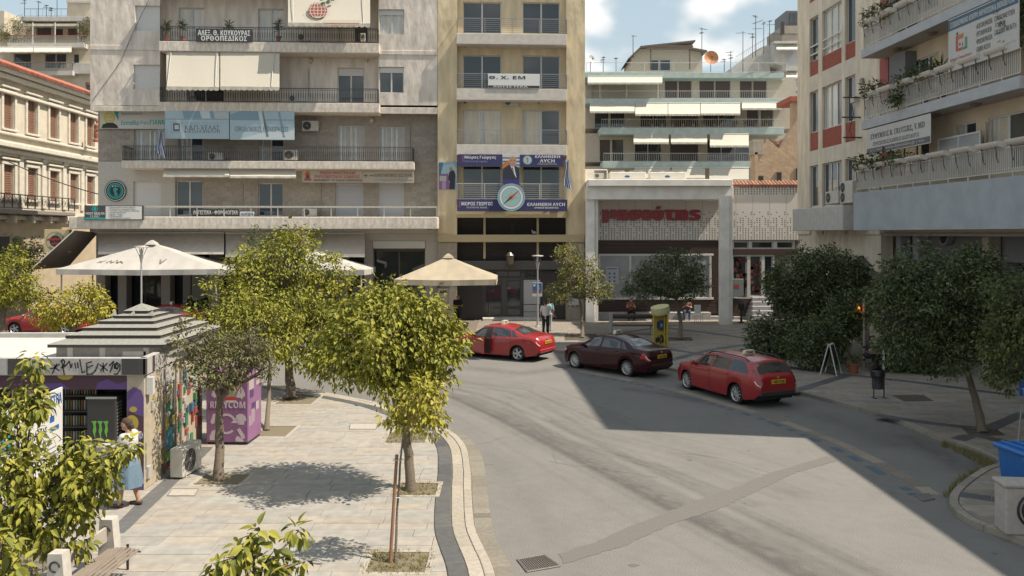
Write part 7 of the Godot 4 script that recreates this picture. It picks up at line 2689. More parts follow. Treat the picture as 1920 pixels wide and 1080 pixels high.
func car_point(x: float,r: float,side: float) -> Vector3:   # r runs from 0 at the sill to 4 at the belt, 5 at the roof edge, 7 on the centre line
	var top:=lerp_table(car_top,x)
	var belt:=minf(lerp_table(BELT,x),top-0.02)
	var w:=lerp_table(HALF,x)
	var low:=lerp_table(LOW,x)
	for xw in [1.4,-1.27]:
		var q: float=0.37*0.37-(x-xw)*(x-xw)
		if q>0:
			low=maxf(low,minf(0.32+sqrt(q),belt-0.12))
	var c:=clampf((top-belt-0.12)/0.25,0.0,1.0)
	var rail:=lerpf(lerpf(belt,top,0.75),top-0.065,c)
	var wr:=lerpf(w*0.86,0.63,c)
	var ys:=[low,low+0.07,lerpf(low+0.07,belt,0.42),lerpf(low+0.07,belt,0.8),belt,rail,lerpf(rail,top,0.8),top]
	var ws:=[w*0.965,w*0.985,w,w*0.992,w*0.955,wr,wr*0.55,0.0]
	var i:=clampi(int(r),0,6)
	var f:=r-i
	return Vector3(x,lerpf(ys[i],ys[i+1],f),side*lerpf(ws[i],ws[i+1],f))

func car_normal(x: float,r: float,side: float)->Vector3:
	var a:=car_point(minf(x+0.03,2.28),r,side)-car_point(maxf(x-0.03,-2.3),r,side)
	var b:=car_point(x,minf(r+0.25,7),side)-car_point(x,maxf(r-0.25,0),side)
	var n:=a.cross(b)*side
	return n.normalized() if n.length()>1e-6 else Vector3.UP

# a patch of the skin between r0 and r1 whose ends may slope: x ends at the bottom (a0, b0) and at the top (a1, b1)
func car_patch(mb: MB,a0: float,b0: float,a1: float,b1: float,r0: float,r1: float,side: float,lift: float,nx:=8,nr:=4)->void:
	for i in nx:
		for j in nr:
			var q:=[]
			var m:=[]
			for w in [[i,j],[i+1,j],[i+1,j+1],[i,j+1]]:
				var v: float=float(w[1])/nr
				var u: float=float(w[0])/nx
				var x:=lerpf(lerpf(a0,b0,u),lerpf(a1,b1,u),v)
				var r:=lerpf(r0,r1,v)
				var n:=car_normal(x,r,side)
				q.append(car_point(x,r,side)+n*lift); m.append(n)
			if side>0:
				mb.squad(q,m)
			else:
				mb.squad([q[3],q[2],q[1],q[0]],[m[3],m[2],m[1],m[0]])

func car(label: String,at_: Vector3,heading: Vector3,wagon: bool,paint: StandardMaterial3D,spokes: int,plate: String,open_door:=false)->Node3D:
	car_top=WAGON if wagon else SEDAN
	var u:=heading.normalized()
	var o:=thing("parked_car",label,"car","taxis parked along the kerb",Transform3D(Basis(u,Vector3.UP,u.cross(Vector3.UP)),at_))
	var body:=MB.new()
	var xs:=[]
	var x:=-2.3
	while x<2.285:
		xs.append(x)
		x+=0.055 if absf(x+1.27)<0.45 or absf(x-1.4)<0.45 else 0.075
	xs.append(2.28)
	for side in [-1.0,1.0]:
		for i in xs.size()-1:
			for j in 14:
				var q:=[]
				var m:=[]
				for w in [[i,j],[i+1,j],[i+1,j+1],[i,j+1]]:
					q.append(car_point(xs[w[0]],w[1]*0.5,side)); m.append(car_normal(xs[w[0]],w[1]*0.5,side))
				if side>0:
					body.squad(q,m)
				else:
					body.squad([q[3],q[2],q[1],q[0]],[m[3],m[2],m[1],m[0]])
	for e in [-2.3,2.28]:   # close the two ends
		for j in 14:
			var a:=car_point(e,j*0.5,-1)
			var b:=car_point(e,j*0.5,1)
			var c:=car_point(e,j*0.5+0.5,1)
			var d:=car_point(e,j*0.5+0.5,-1)
			body._f([a,b,c,d],Vector3(0,0.7,0))
	put(body,"body",paint,o)
	var under:=MB.new()
	under.span(Vector3(-2.1,0.24,-0.72),Vector3(2.0,0.5,0.72))
	put(under,"underbody",m_black,o)
	var glass:=mat(lin(0.02,0.024,0.028),0.03)
	glass.metallic_specular=0.7
	for side in [-1.0,1.0]:
		var wins:=[[0.06,0.98,0.02,0.52],[-0.98,-0.03,-0.86,-0.05]]
		if wagon:
			wins=[[0.06,0.98,0.02,0.52],[-0.9,-0.03,-0.88,-0.05],[-1.85,-0.97,-1.55,-0.94]]
		else:
			wins.append([-1.34,-1.04,-1.02,-0.92])
		for w in wins:
			var g:=MB.new()
			car_patch(g,w[0],w[1],w[2],w[3],4.12,4.9,side,0.006)
			put(g,"side_window",glass,o)
		for d in [[0.0,1.05],[-0.98,-0.03]]:   # door seams, handle
			var s:=MB.new()
			for xx in d:
				car_patch(s,xx-0.006,xx+0.006,xx-0.006,xx+0.006,0.6,4.0,side,0.003,1,6)
			car_patch(s,d[0],d[1],d[0],d[1],0.58,0.64,side,0.003,6,1)
			var door:=put(s,"door",m_black,o)
			var hd:=MB.new()
			var hp:=car_point(d[0]+0.16,3.55,side)
			hd.bev(hp+Vector3(0,0,side*0.015),Vector3(0.17,0.035,0.04),0.012)
			put(hd,"handle",paint,door)
		var strip_:=MB.new()
		car_patch(strip_,-1.0,0.98,-1.0,0.98,2.45,2.6,side,0.008,10,1)
		put(strip_,"side_moulding",paint,o)
		var mir:=MB.new()
		mir.bev(car_point(0.88,4.2,side)+Vector3(0,0.05,side*0.1),Vector3(0.12,0.13,0.2),0.04)
		put(mir,"mirror",paint,o)
		var tl:=MB.new()
		car_patch(tl,-2.285,-1.93,-2.285,-2.02,2.6,3.97,side,0.008)
		put(tl,"tail_light",mat(lin(0.36,0.02,0.015),0.15),o)
		var tw:=MB.new()
		car_patch(tw,-2.28,-2.13,-2.28,-2.15,3.1,3.6,side,0.014)
		put(tw,"reversing_light",mat(lin(0.55,0.52,0.5),0.15),o)
		var hl:=MB.new()
		car_patch(hl,1.86,2.17,1.95,2.14,3.0,4.1,side,0.008)
		put(hl,"headlight",mat(lin(0.45,0.46,0.47),0.08),o)
		if wagon:
			var rr:=MB.new()
			var pts:=[]
			for k in 12:
				var xx:=-1.7+2.1*k/11.0
				pts.append(car_point(xx,5.05,side)+Vector3(0,0.06 if k>0 and k<11 else 0.0,0))
			rr.tube(pts,0.02,6)
			put(rr,"roof_rail",m_black,o)
		# wheels
		for xw in [1.4,-1.27]:
			var t:=Transform3D(Basis(Vector3.RIGHT,side*PI/2),Vector3(xw,0.315,side*0.70))
			var ty:=MB.new()
			ty.lathe([Vector2(0.19,-0.08),Vector2(0.285,-0.09),Vector2(0.31,-0.06),Vector2(0.315,0.05),Vector2(0.3,0.1),Vector2(0.235,0.115),Vector2(0.215,0.07)],28,t)
			var wh:=put(ty,"wheel",mat(lin(0.022,0.022,0.022),0.85),o)
			var rim:=MB.new()
			rim.lathe([Vector2(0.0,0.05),Vector2(0.2,0.05)],24,t)
			put(rim,"brake_shadow",m_black,wh)
			var al:=MB.new()
			al.lathe([Vector2(0.196,0.07),Vector2(0.23,0.112),Vector2(0.235,0.1)],28,t)
			al.lathe([Vector2(0.055,0.09),Vector2(0.05,0.11),Vector2(0,0.112)],12,t)
			for k in spokes:
				var a:=TAU*k/spokes
				var b:=t.basis*Basis(Vector3.UP,a)
				al.bev(t*(Basis(Vector3.UP,a)*Vector3(0.125,0.088,0)),Vector3(0.17,0.03,0.042 if spokes>6 else 0.085),0.008,b)
			put(al,"rim",mat(lin(0.42,0.42,0.42),0.35,"",Vector3.ONE,0.6),wh)
			var arch:=MB.new()
			arch.lathe([Vector2(0,-0.12),Vector2(0.36,-0.12),Vector2(0.36,0.06)],24,t)
			put(arch,"wheel_arch",m_black,o)
	# front and rear screens, plate, badge, roof sign
	var ws:=MB.new()
	var rw:=MB.new()
	for side in [-1.0,1.0]:
		car_patch(ws,0.56,1.03,0.5,1.04,5.15,7.0,side,0.007)
		if wagon:
			car_patch(rw,-2.17,-1.96,-2.19,-1.94,4.6,7.0,side,0.008)
		else:
			car_patch(rw,-1.52,-1.02,-1.58,-0.98,5.15,7.0,side,0.007)
	put(ws,"windscreen",glass,o)
	put(rw,"rear_window",glass,o)
	var py:=0.80 if not wagon else 0.82
	var pl:=MB.new()
	pl.bev(Vector3(-2.315,py,0),Vector3(0.02,0.13,0.54),0.005)
	var pn:=put(pl,"number_plate",mat(lin(0.55,0.33,0.02),0.5),o)
	letters(plate,pn,Vector3(-2.328,py,0),0.44,0.08,m_black,"Droid Sans",700,Basis(Vector3(0,0,1),Vector3.UP,Vector3(-1,0,0)),0.003)
	var bd:=MB.new()
	bd.lathe([Vector2(0,0),Vector2(0.045,0),Vector2(0.045,0.012),Vector2(0,0.014)],14,Transform3D(Basis(Vector3.BACK,PI/2),Vector3(-2.29,0.95,0)))
	put(bd,"badge",m_steel,o)
	var bm:=MB.new()
	bm.bev(Vector3(-2.27,0.46,0),Vector3(0.1,0.16,1.36),0.03)
	put(bm,"rear_bumper",mat(lin(0.03,0.03,0.03),0.6) if wagon else paint,o)
	var hs:=MB.new()
	var sx:=-0.15 if not wagon else -0.9
	hs.prism(PackedVector2Array([Vector2(-0.22,0),Vector2(0.22,0),Vector2(0.17,0.13),Vector2(-0.17,0.13)]),-0.06,0.06,Transform3D(Basis(Vector3(0,0,1),Vector3.UP,Vector3(-1,0,0)),Vector3(sx,lerp_table(car_top,sx)+0.0,0)))
	var sg:=put(hs,"taxi_sign",mat(lin(0.56,0.52,0.40),0.5),o)
	letters("TAXI",sg,Vector3(sx-0.063,lerp_table(car_top,sx)+0.065,0),0.26,0.08,m_black,"Droid Sans",700,Basis(Vector3(0,0,1),Vector3.UP,Vector3(-1,0,0)),0.003)
	var ant:=MB.new()
	ant.tube([Vector3(-0.95,lerp_table(car_top,-0.95),0),Vector3(-1.2,lerp_table(car_top,-0.95)+0.2,0)],0.005,4)
	put(ant,"aerial",m_black,o)
	if open_door:
		var hole:=MB.new()
		car_patch(hole,0.02,1.0,0.0,0.98,0.7,4.9,-1.0,0.012,8,8)
		put(hole,"door_opening",m_dark,o)
		var dm:=MB.new()
		car_patch(dm,0.0,1.0,0.0,1.0,0.6,4.05,-1.0,0.0,8,6)
		car_patch(dm,0.0,1.0,0.0,1.0,0.6,4.05,-1.0,-0.06,8,6)
		var fr:=MB.new()
		for e in [[0.02,0.02],[0.98,0.5]]:
			fr.tube([car_point(e[0],4.0,-1),car_point(e[1],4.9,-1)],0.025,6)
		fr.tube([car_point(0.02,4.9,-1),car_point(0.5,4.9,-1)],0.025,6)
		var hinge:=car_point(1.0,2.5,-1)
		var sw:=Transform3D(Basis(),hinge)*Transform3D(Basis(Vector3.UP,-0.42),Vector3.ZERO)*Transform3D(Basis(),-hinge)
		var dn:=put(dm,"open_door",paint,o)
		dn.transform=sw
		put(fr,"window_frame",m_black,dn)
		var gl:=MB.new()
		car_patch(gl,0.04,0.98,0.02,0.52,4.1,4.9,-1.0,0.0)
		put(gl,"door_pane",m_clear,dn)
		var seat:=MB.new()
		seat.bev(Vector3(0.1,0.75,-0.62),Vector3(0.2,0.75,0.4),0.06,Basis(Vector3.BACK,0.25))
		put(seat,"seat",mat(lin(0.03,0.035,0.045),0.9),o)
	return o

func cars()->void:
	var red:=mat(lin(0.27,0.012,0.014),0.3)
	red.clearcoat_enabled=true; red.clearcoat=0.7; red.clearcoat_roughness=0.08
	var maroon:=mat(lin(0.03,0.003,0.005),0.14)
	maroon.metallic_specular=0.45
	for q in [["red sedan taxi with its front door open",[872,668],[971,677],false,red,5,"TAZ 2210",true],["dark maroon sedan taxi between two red taxis, in front of the phone booth",[1077,690],[1176,706],false,maroon,12,"TAE 1034",false],["red estate taxi with roof rails, half in the shade",[1289,730],[1381,757],true,red,10,"TAEY 1276",false]]:
		var f:=gp(q[1][0],q[1][1])
		var r:=gp(q[2][0],q[2][1])
		var u:=(f-r).normalized()
		var right:=u.cross(Vector3.UP)
		var mid:=r+u*1.27+right*0.78
		car(q[0],mid,u,q[3],q[4],q[5],q[6],q[7])
	car("red car seen over the kiosk's white roof, behind the small bright maple",gp(92,624) ,Vector3(-1,0,0.04),false,red,5,"TAB 3120")
	car("red car whose roof shows behind the kiosk's tiered roof",gp(318,619),Vector3(-1,0,0.02),false,red,5,"TAB 4471")

# ================================================== people ====================================================
# a smooth skin round tapered bones [from, to, radius, radius], drawn by surface nets
func flesh(bones: Array,cell: float,k:=70.0)->MB:
	var box:=AABB(bones[0][0],Vector3.ZERO)
	for b in bones:
		var m: float=maxf(b[2],b[3])+3*cell
		box=box.merge(AABB(b[0],Vector3.ZERO).grow(m)).merge(AABB(b[1],Vector3.ZERO).grow(m))
	var n:=Vector3i(box.size/cell)+Vector3i(3,3,3)
	var f:=PackedFloat32Array()
	f.resize(n.x*n.y*n.z)
	var o:=box.position
	for b in bones:
		var a: Vector3=b[0]
		var d: Vector3=b[1]-a
		var l2:=maxf(d.length_squared(),1e-9)
		var reach: float=maxf(b[2],b[3])+maxf(0.05,2.5*cell)
		var q:=AABB(a,Vector3.ZERO).expand(b[1]).grow(reach)
		var lo:=Vector3i((q.position-o)/cell).clamp(Vector3i.ZERO,n-Vector3i.ONE)
		var hi:=Vector3i((q.end-o)/cell+Vector3.ONE).clamp(Vector3i.ZERO,n-Vector3i.ONE)
		for z in range(lo.z,hi.z+1):
			for y in range(lo.y,hi.y+1):
				var row:=(z*n.y+y)*n.x
				for x in range(lo.x,hi.x+1):
					var p:=o+Vector3(x,y,z)*cell
					var t:=clampf((p-a).dot(d)/l2,0,1)
					var dist: float=p.distance_to(a+d*t)-lerpf(b[2],b[3],t)
					if dist<reach:
						f[row+x]+=exp(-k*dist)
	var at_:=func(x: int,y: int,z: int)->float: return f[(z*n.y+y)*n.x+x]-1.0
	var vid:={}
	var pos:=[]
	var nor:=[]
	var sx:=1
	var sy:=n.x
	var sz:=n.x*n.y
	for z in n.z-1:
		for y in n.y-1:
			for x in n.x-1:
				var i:=(z*n.y+y)*n.x+x
				var c:=[f[i]-1,f[i+sx]-1,f[i+sy]-1,f[i+sx+sy]-1,f[i+sz]-1,f[i+sx+sz]-1,f[i+sy+sz]-1,f[i+sx+sy+sz]-1]
				var inside:=0
				for v in c:
					if v>0:
						inside+=1
				if inside==0 or inside==8:
					continue
				var s:=Vector3.ZERO
				var cnt:=0
				for e in [[0,1],[2,3],[4,5],[6,7],[0,2],[1,3],[4,6],[5,7],[0,4],[1,5],[2,6],[3,7]]:
					if (c[e[0]]>0)!=(c[e[1]]>0):
						var la:=log(maxf(c[e[0]]+1,1e-5))
						var lb:=log(maxf(c[e[1]]+1,1e-5))
						var t: float=la/(la-lb)
						var pa:=Vector3(e[0] & 1,(e[0] >> 1) & 1,e[0] >> 2)
						var pb:=Vector3(e[1] & 1,(e[1] >> 1) & 1,e[1] >> 2)
						s+=pa.lerp(pb,t); cnt+=1
				var g:=Vector3(0,0,0)
				for v in 8:
					var lv:=log(maxf(c[v]+1,1e-5))
					g-=Vector3(lv if v & 1 else -lv,lv if v & 2 else -lv,lv if v & 4 else -lv)
				vid[i]=pos.size()
				pos.append(o+(Vector3(x,y,z)+s/cnt)*cell)
				nor.append(g.normalized())
	var mb:=MB.new()
	for i in vid:
		for ax in 3:
			var st: int=[sx,sy,sz][ax]
			var u: int=[sy,sz,sx][ax]
			var w: int=[sz,sx,sy][ax]
			if (f[i]>1)==(f[i+st]>1):
				continue
			if not (vid.has(i-u) and vid.has(i-w) and vid.has(i-u-w)):
				continue
			var q:=[vid[i-u-w],vid[i-w],vid[i],vid[i-u]]
			if f[i]<=1:
				q.reverse()
			mb.squad([pos[q[0]],pos[q[1]],pos[q[2]],pos[q[3]]],[nor[q[0]],nor[q[1]],nor[q[2]],nor[q[3]]])
	return mb

func hand_bones(wrist: Vector3,dir: Vector3,palm: Vector3,thumb: Vector3) -> Array:   # five bent fingers
	var d:=dir.normalized()
	var s:=thumb.normalized()
	var p:=palm.normalized()
	var kn:=wrist+d*0.085
	var out:=[[wrist,wrist+d*0.04,0.024,0.027],[wrist+d*0.03-s*0.018,kn-s*0.026,0.017,0.012],[wrist+d*0.03+s*0.016,kn+s*0.026,0.018,0.013],[wrist+d*0.04,kn,0.02,0.013]]
	var lens:=[0.066,0.078,0.072,0.056]
	for k in 4:
		var b:=kn+s*(0.029-0.0195*k)
		var m: Vector3=b+(d+p*0.35).normalized()*lens[k]*0.5
		out.append([b,m,0.0095,0.0088])
		out.append([m,m+(d+p*1.1).normalized()*lens[k]*0.5,0.0088,0.0075])
	var tb:=wrist+d*0.03+s*0.03
	out.append([tb,tb+(d*0.7+s*0.8).normalized()*0.035,0.013,0.011])
	out.append([tb+(d*0.7+s*0.8).normalized()*0.035,tb+(d*0.7+s*0.8).normalized()*0.035+(d+s*0.25+p*0.3).normalized()*0.032,0.011,0.009])
	return out

# joints of a body 1.70 m tall, in metres: facing +z. j overrides the standing pose
func person(label: String,t: Transform3D,look: Dictionary,j:={})->void:
	var o:=thing("person",label,"person","",t)
	var p:={"hip": Vector3(0,0.92,0),"chest": Vector3(0,1.28,0),"neck": Vector3(0,1.46,-0.01),"head": Vector3(0,1.60,0.02),"sl": Vector3(0.18,1.39,0),"sr": Vector3(-0.18,1.39,0),"el": Vector3(0.25,1.11,-0.02),"er": Vector3(-0.25,1.11,-0.02),"wl": Vector3(0.26,0.87,0.06),"wr": Vector3(-0.26,0.87,0.06),
		"hl": Vector3(0.09,0.9,0),"hr": Vector3(-0.09,0.9,0),"kl": Vector3(0.1,0.49,0.02),"kr": Vector3(-0.1,0.49,0.02),"fl": Vector3(0.1,0.08,-0.03),"fr": Vector3(-0.1,0.08,-0.03),"face": Vector3(0,0,1)}
	p.merge(j,true)
	var b: float=look.get("bulk",1.0)
	var cell: float=look.get("cell",0.022)
	var fw: Vector3=p.face
	var rt:=fw.cross(Vector3.UP).normalized()
	var hd: Vector3=p.head
	var skin:=mat(look.get("skin",lin(0.36,0.21,0.145)),0.6)
	var torso:=[[p.hip,p.chest,0.125*b,0.135*b],[p.sl*0.75+p.chest*0.25,p.sr*0.75+p.chest*0.25,0.085*b,0.085*b],[p.hip+Vector3(0.05,0,0),p.chest+Vector3(0.06,0,0),0.105*b,0.115*b],[p.hip-Vector3(0.05,0,0),p.chest-Vector3(0.06,0,0),0.105*b,0.115*b]]
	var arms:=[]
	for s in ["l","r"]:
		arms.append([p["s"+s],p["e"+s],0.052*b,0.042*b]); arms.append([p["e"+s],p["w"+s],0.042,0.027])
	var legs:=[]
	for s in ["l","r"]:
		legs.append([p["h"+s],p["k"+s],0.085*b,0.056*b]); legs.append([p["k"+s],p["f"+s],0.055*b,0.036])
	var head:=[[hd-fw*0.02+Vector3(0,0.025,0),hd+fw*0.015+Vector3(0,0.035,0),0.088,0.082],[hd+fw*0.03-Vector3(0,0.02,0),hd+fw*0.045-Vector3(0,0.065,0),0.06,0.042],[p.neck,hd-Vector3(0,0.03,0),0.056,0.052],[hd+fw*0.088+Vector3(0,0.01,0),hd+fw*0.104-Vector3(0,0.02,0),0.009,0.014],[hd+rt*0.082,hd+rt*0.086-Vector3(0,0.03,0),0.014,0.01],[hd-rt*0.082,hd-rt*0.086-Vector3(0,0.03,0),0.014,0.01]]
	var core:=[]
	for q in torso:   # under the clothes the body is a little slimmer
		core.append([q[0],q[1],q[2]*0.9,q[3]*0.9])
	var all:=core+arms+legs
	for s in ["l","r"]:
		var fo: Vector3=p["f"+s]
		all.append([fo+Vector3(0,-0.03,0),fo+look.get("toe",fw)*0.15+Vector3(0,-0.045,0),0.034,0.028])
	var mb:=flesh(all,cell)
	var fine:=flesh(head,0.011,110.0)
	for q in [fine]+["l","r"].map(func(s): return flesh(hand_bones(p["w"+s],p.get("hd"+s,(p["w"+s]-p["e"+s])),p.get("pd",-rt if s=="l" else rt),fw),0.0052,260.0)):
		mb.v.append_array(q.v); mb.n.append_array(q.n); mb.c.append_array(q.c); mb.uv.append_array(q.uv)
	put(mb,"body",skin,o)
	var face:=MB.new()
	for s in [-1,1]:
		face.ball(hd+fw*0.088+rt*s*0.032+Vector3(0,0.018,0),Vector3(0.013,0.007,0.013),8,5)
		face.box(hd+fw*0.094+rt*s*0.033+Vector3(0,0.042,0),Vector3(0.03,0.006,0.01))
	face.ball(hd+fw*0.088-Vector3(0,0.052,0),Vector3(0.024,0.006,0.01),8,4)
	put(face,"face_features",mat(lin(0.06,0.03,0.025),0.6),o)
	if look.get("hair"):
		var hr:=[[hd-fw*0.035+Vector3(0,0.045,0),hd+fw*0.012+Vector3(0,0.065,0),0.088,0.078],[hd-fw*0.055,hd-fw*0.06-Vector3(0,0.05,0),0.066,0.045]]
		if look.get("bun"):
			hr.append([hd-fw*0.12-Vector3(0,0.01,0),hd-fw*0.13-Vector3(0,0.03,0),0.042,0.04])
		put(flesh(hr,0.012,110.0),"hair",mat(look.hair,0.8),o)
	if look.get("shirt"):
		var sh:=[]
		for q in torso:
			sh.append([q[0]+Vector3(0,-0.03,0),q[1],q[2]*1.06,q[3]*1.05])
		for s in ["l","r"]:
			sh.append([p["s"+s],p["s"+s].lerp(p["e"+s],look.get("sleeve",0.65)),0.068*b,0.06*b])
		put(flesh(sh,cell),"shirt",mat(look.shirt,0.9,"plaster",Vector3(0.3,0.3,0.3)),o)
	if look.get("skirt"):
		var sk:=MB.new()
		var nseg:=40
		var prof:=[[0.0,0.15],[-0.12,0.19],[-0.3,0.215],[-0.5,0.235],[-0.56,0.24]]
		for i in prof.size()-1:
			for kk in nseg:
				var pt:=func(row: int,c: int)->Vector3:
					var a:=TAU*c/nseg
					var r: float=prof[row][1]*b*(1.0+0.07*(-prof[row][0]/0.56)*sin(a*7.0) )
					return p.hip+Vector3(cos(a)*r*1.05,0.04+prof[row][0],sin(a)*r*0.92)
				sk.quad(pt.call(i+1,kk+1),pt.call(i+1,kk),pt.call(i,kk),pt.call(i,kk+1))
		put(sk,"skirt",mat(look.skirt,0.9,"stain",Vector3(0.25,0.6,0.25)),o)
	if look.get("trousers"):
		var tr:=[[p.hip+Vector3(0.05,-0.02,0),p.hip-Vector3(0.05,0.02,0),0.135*b,0.135*b]]
		for s in ["l","r"]:
			tr.append([p["h"+s],p["k"+s],0.098*b,0.072*b]); tr.append([p["k"+s],p["f"+s].lerp(p["k"+s],look.get("short",0.06)),0.072*b,0.062])
		put(flesh(tr,cell),"trousers",mat(look.trousers,0.9,"plaster",Vector3(0.3,0.3,0.3)),o)
	if look.get("shoes"):
		for s in ["l","r"]:
			var fo: Vector3=p["f"+s]
			put(flesh([[fo+Vector3(0,-0.035,0)-look.get("toe",fw)*0.03,fo+look.get("toe",fw)*0.17+Vector3(0,-0.048,0),0.047,0.036]],0.013,110.0),"shoe",mat(look.shoes,0.6),o)

func people()->void:
	var h:=0.12
	# the woman at the kiosk, in profile to the left, hands on the counter
	person("woman in a white blouse and blue denim skirt standing at the kiosk counter",Transform3D(Basis(Vector3.UP,-PI/2-0.15).scaled(Vector3.ONE*0.985),gp(241,949,0.13)),{"shirt": lin(0.52,0.50,0.50),"skirt": lin(0.13,0.20,0.27),"hair": lin(0.05,0.028,0.02),"bun": true,"shoes": lin(0.06,0.04,0.03),"bulk": 1.16,"cell": 0.016,"sleeve": 0.95},
		{"el": Vector3(0.22,1.13,0.10),"er": Vector3(-0.22,1.13,0.10),"wl": Vector3(0.15,1.08,0.34),"wr": Vector3(-0.15,1.08,0.34),"fl": Vector3(0.12,0.08,0.10),"kl": Vector3(0.11,0.49,0.08),"fr": Vector3(-0.12,0.08,-0.14),"kr": Vector3(-0.11,0.49,-0.02),"head": Vector3(0,1.59,0.05)})
	# the man seen from behind, walking away
	person("man in a white T-shirt and black trousers walking away behind the red sedan",Transform3D(Basis(Vector3.UP,PI-0.15).scaled(Vector3.ONE*1.04),gp(1023,627,h)),{"shirt": lin(0.52,0.48,0.47),"trousers": lin(0.018,0.018,0.02),"hair": lin(0.05,0.03,0.02),"shoes": lin(0.03,0.03,0.03),"bulk": 1.05},
		{"er": Vector3(-0.33,1.14,-0.02),"wr": Vector3(-0.46,0.93,0.08),"fl": Vector3(0.1,0.09,-0.12),"kl": Vector3(0.1,0.5,-0.01),"fr": Vector3(-0.1,0.08,0.12),"kr": Vector3(-0.1,0.5,0.09)})
	person("person in a pale blue shirt behind the white-shirted man",Transform3D(Basis(Vector3.UP,PI+0.2).scaled(Vector3.ONE*1.02),gp(1029,621,h)),{"shirt": lin(0.24,0.42,0.47),"trousers": lin(0.35,0.37,0.38),"hair": lin(0.05,0.03,0.02),"shoes": lin(0.3,0.3,0.3)})
	person("bald man in black clothes looking at his phone by the stone pier",Transform3D(Basis(Vector3.UP,0.5).scaled(Vector3.ONE*1.03),gp(858,611,h)),{"shirt": lin(0.014,0.014,0.015),"trousers": lin(0.014,0.014,0.015),"shoes": lin(0.02,0.02,0.02),"bulk": 1.1},
		{"el": Vector3(0.25,1.13,0.04),"er": Vector3(-0.25,1.13,0.04),"wl": Vector3(0.07,1.14,0.27),"wr": Vector3(-0.07,1.14,0.27),"head": Vector3(0,1.585,0.06)})
	var sit:={"hip": Vector3(0,0.56,-0.02),"chest": Vector3(0,0.9,0.05),"neck": Vector3(0,1.07,0.08),"head": Vector3(0,1.19,0.15),"sl": Vector3(0.18,1.01,0.06),"sr": Vector3(-0.18,1.01,0.06),"el": Vector3(0.25,0.76,0.14),"er": Vector3(-0.25,0.76,0.14),"wl": Vector3(0.06,0.87,0.32),"wr": Vector3(-0.06,0.87,0.32),"hl": Vector3(0.09,0.54,0),"hr": Vector3(-0.09,0.54,0),"kl": Vector3(0.17,0.53,0.4),"kr": Vector3(-0.17,0.53,0.4),"fl": Vector3(0.15,0.08,0.36),"fr": Vector3(-0.15,0.08,0.36)}
	person("bare-shouldered person in black trousers sitting on the supermarket plinth",Transform3D(Basis(),Vector3(7.27,0.12,-51.0)),{"shirt": lin(0.25,0.08,0.05),"sleeve": 0.0,"trousers": lin(0.015,0.015,0.017),"hair": lin(0.015,0.012,0.012),"shoes": lin(0.03,0.03,0.03)},sit)
	person("person in a reddish checked shirt and jeans sitting beside the white chair",Transform3D(Basis(Vector3.UP,-0.3),Vector3(10.75,0.12,-51.0)),{"shirt": lin(0.16,0.06,0.05),"trousers": lin(0.05,0.085,0.15),"hair": lin(0.12,0.07,0.05),"shoes": lin(0.03,0.03,0.03)},sit)
	person("person in a white shirt and black shorts walking at the far left",Transform3D(Basis(Vector3.UP,1.2),gp(60,612,h)),{"shirt": lin(0.5,0.5,0.52),"trousers": lin(0.02,0.02,0.02),"short": 0.75,"hair": lin(0.05,0.03,0.02),"shoes": lin(0.3,0.3,0.3)},{"fl": Vector3(0.1,0.08,0.2),"kl": Vector3(0.1,0.5,0.15),"fr": Vector3(-0.1,0.08,-0.2)})
	var sit2:=sit.duplicate()
	for q in [[345,590,"person in a white shirt seated in the shade under the left parasol"],[1628,652,"person in dark clothes seated at a cafe table under the dark trees"]]:
		person(q[2],Transform3D(Basis(Vector3.UP,-0.8 if q[0]<900 else 0.9),gp(q[0],613 if q[0]<900 else 692,h)),{"shirt": lin(0.45,0.44,0.44) if q[0]<900 else lin(0.05,0.04,0.04),"trousers": lin(0.04,0.045,0.06),"hair": lin(0.03,0.02,0.015),"shoes": lin(0.05,0.05,0.05)},sit2)

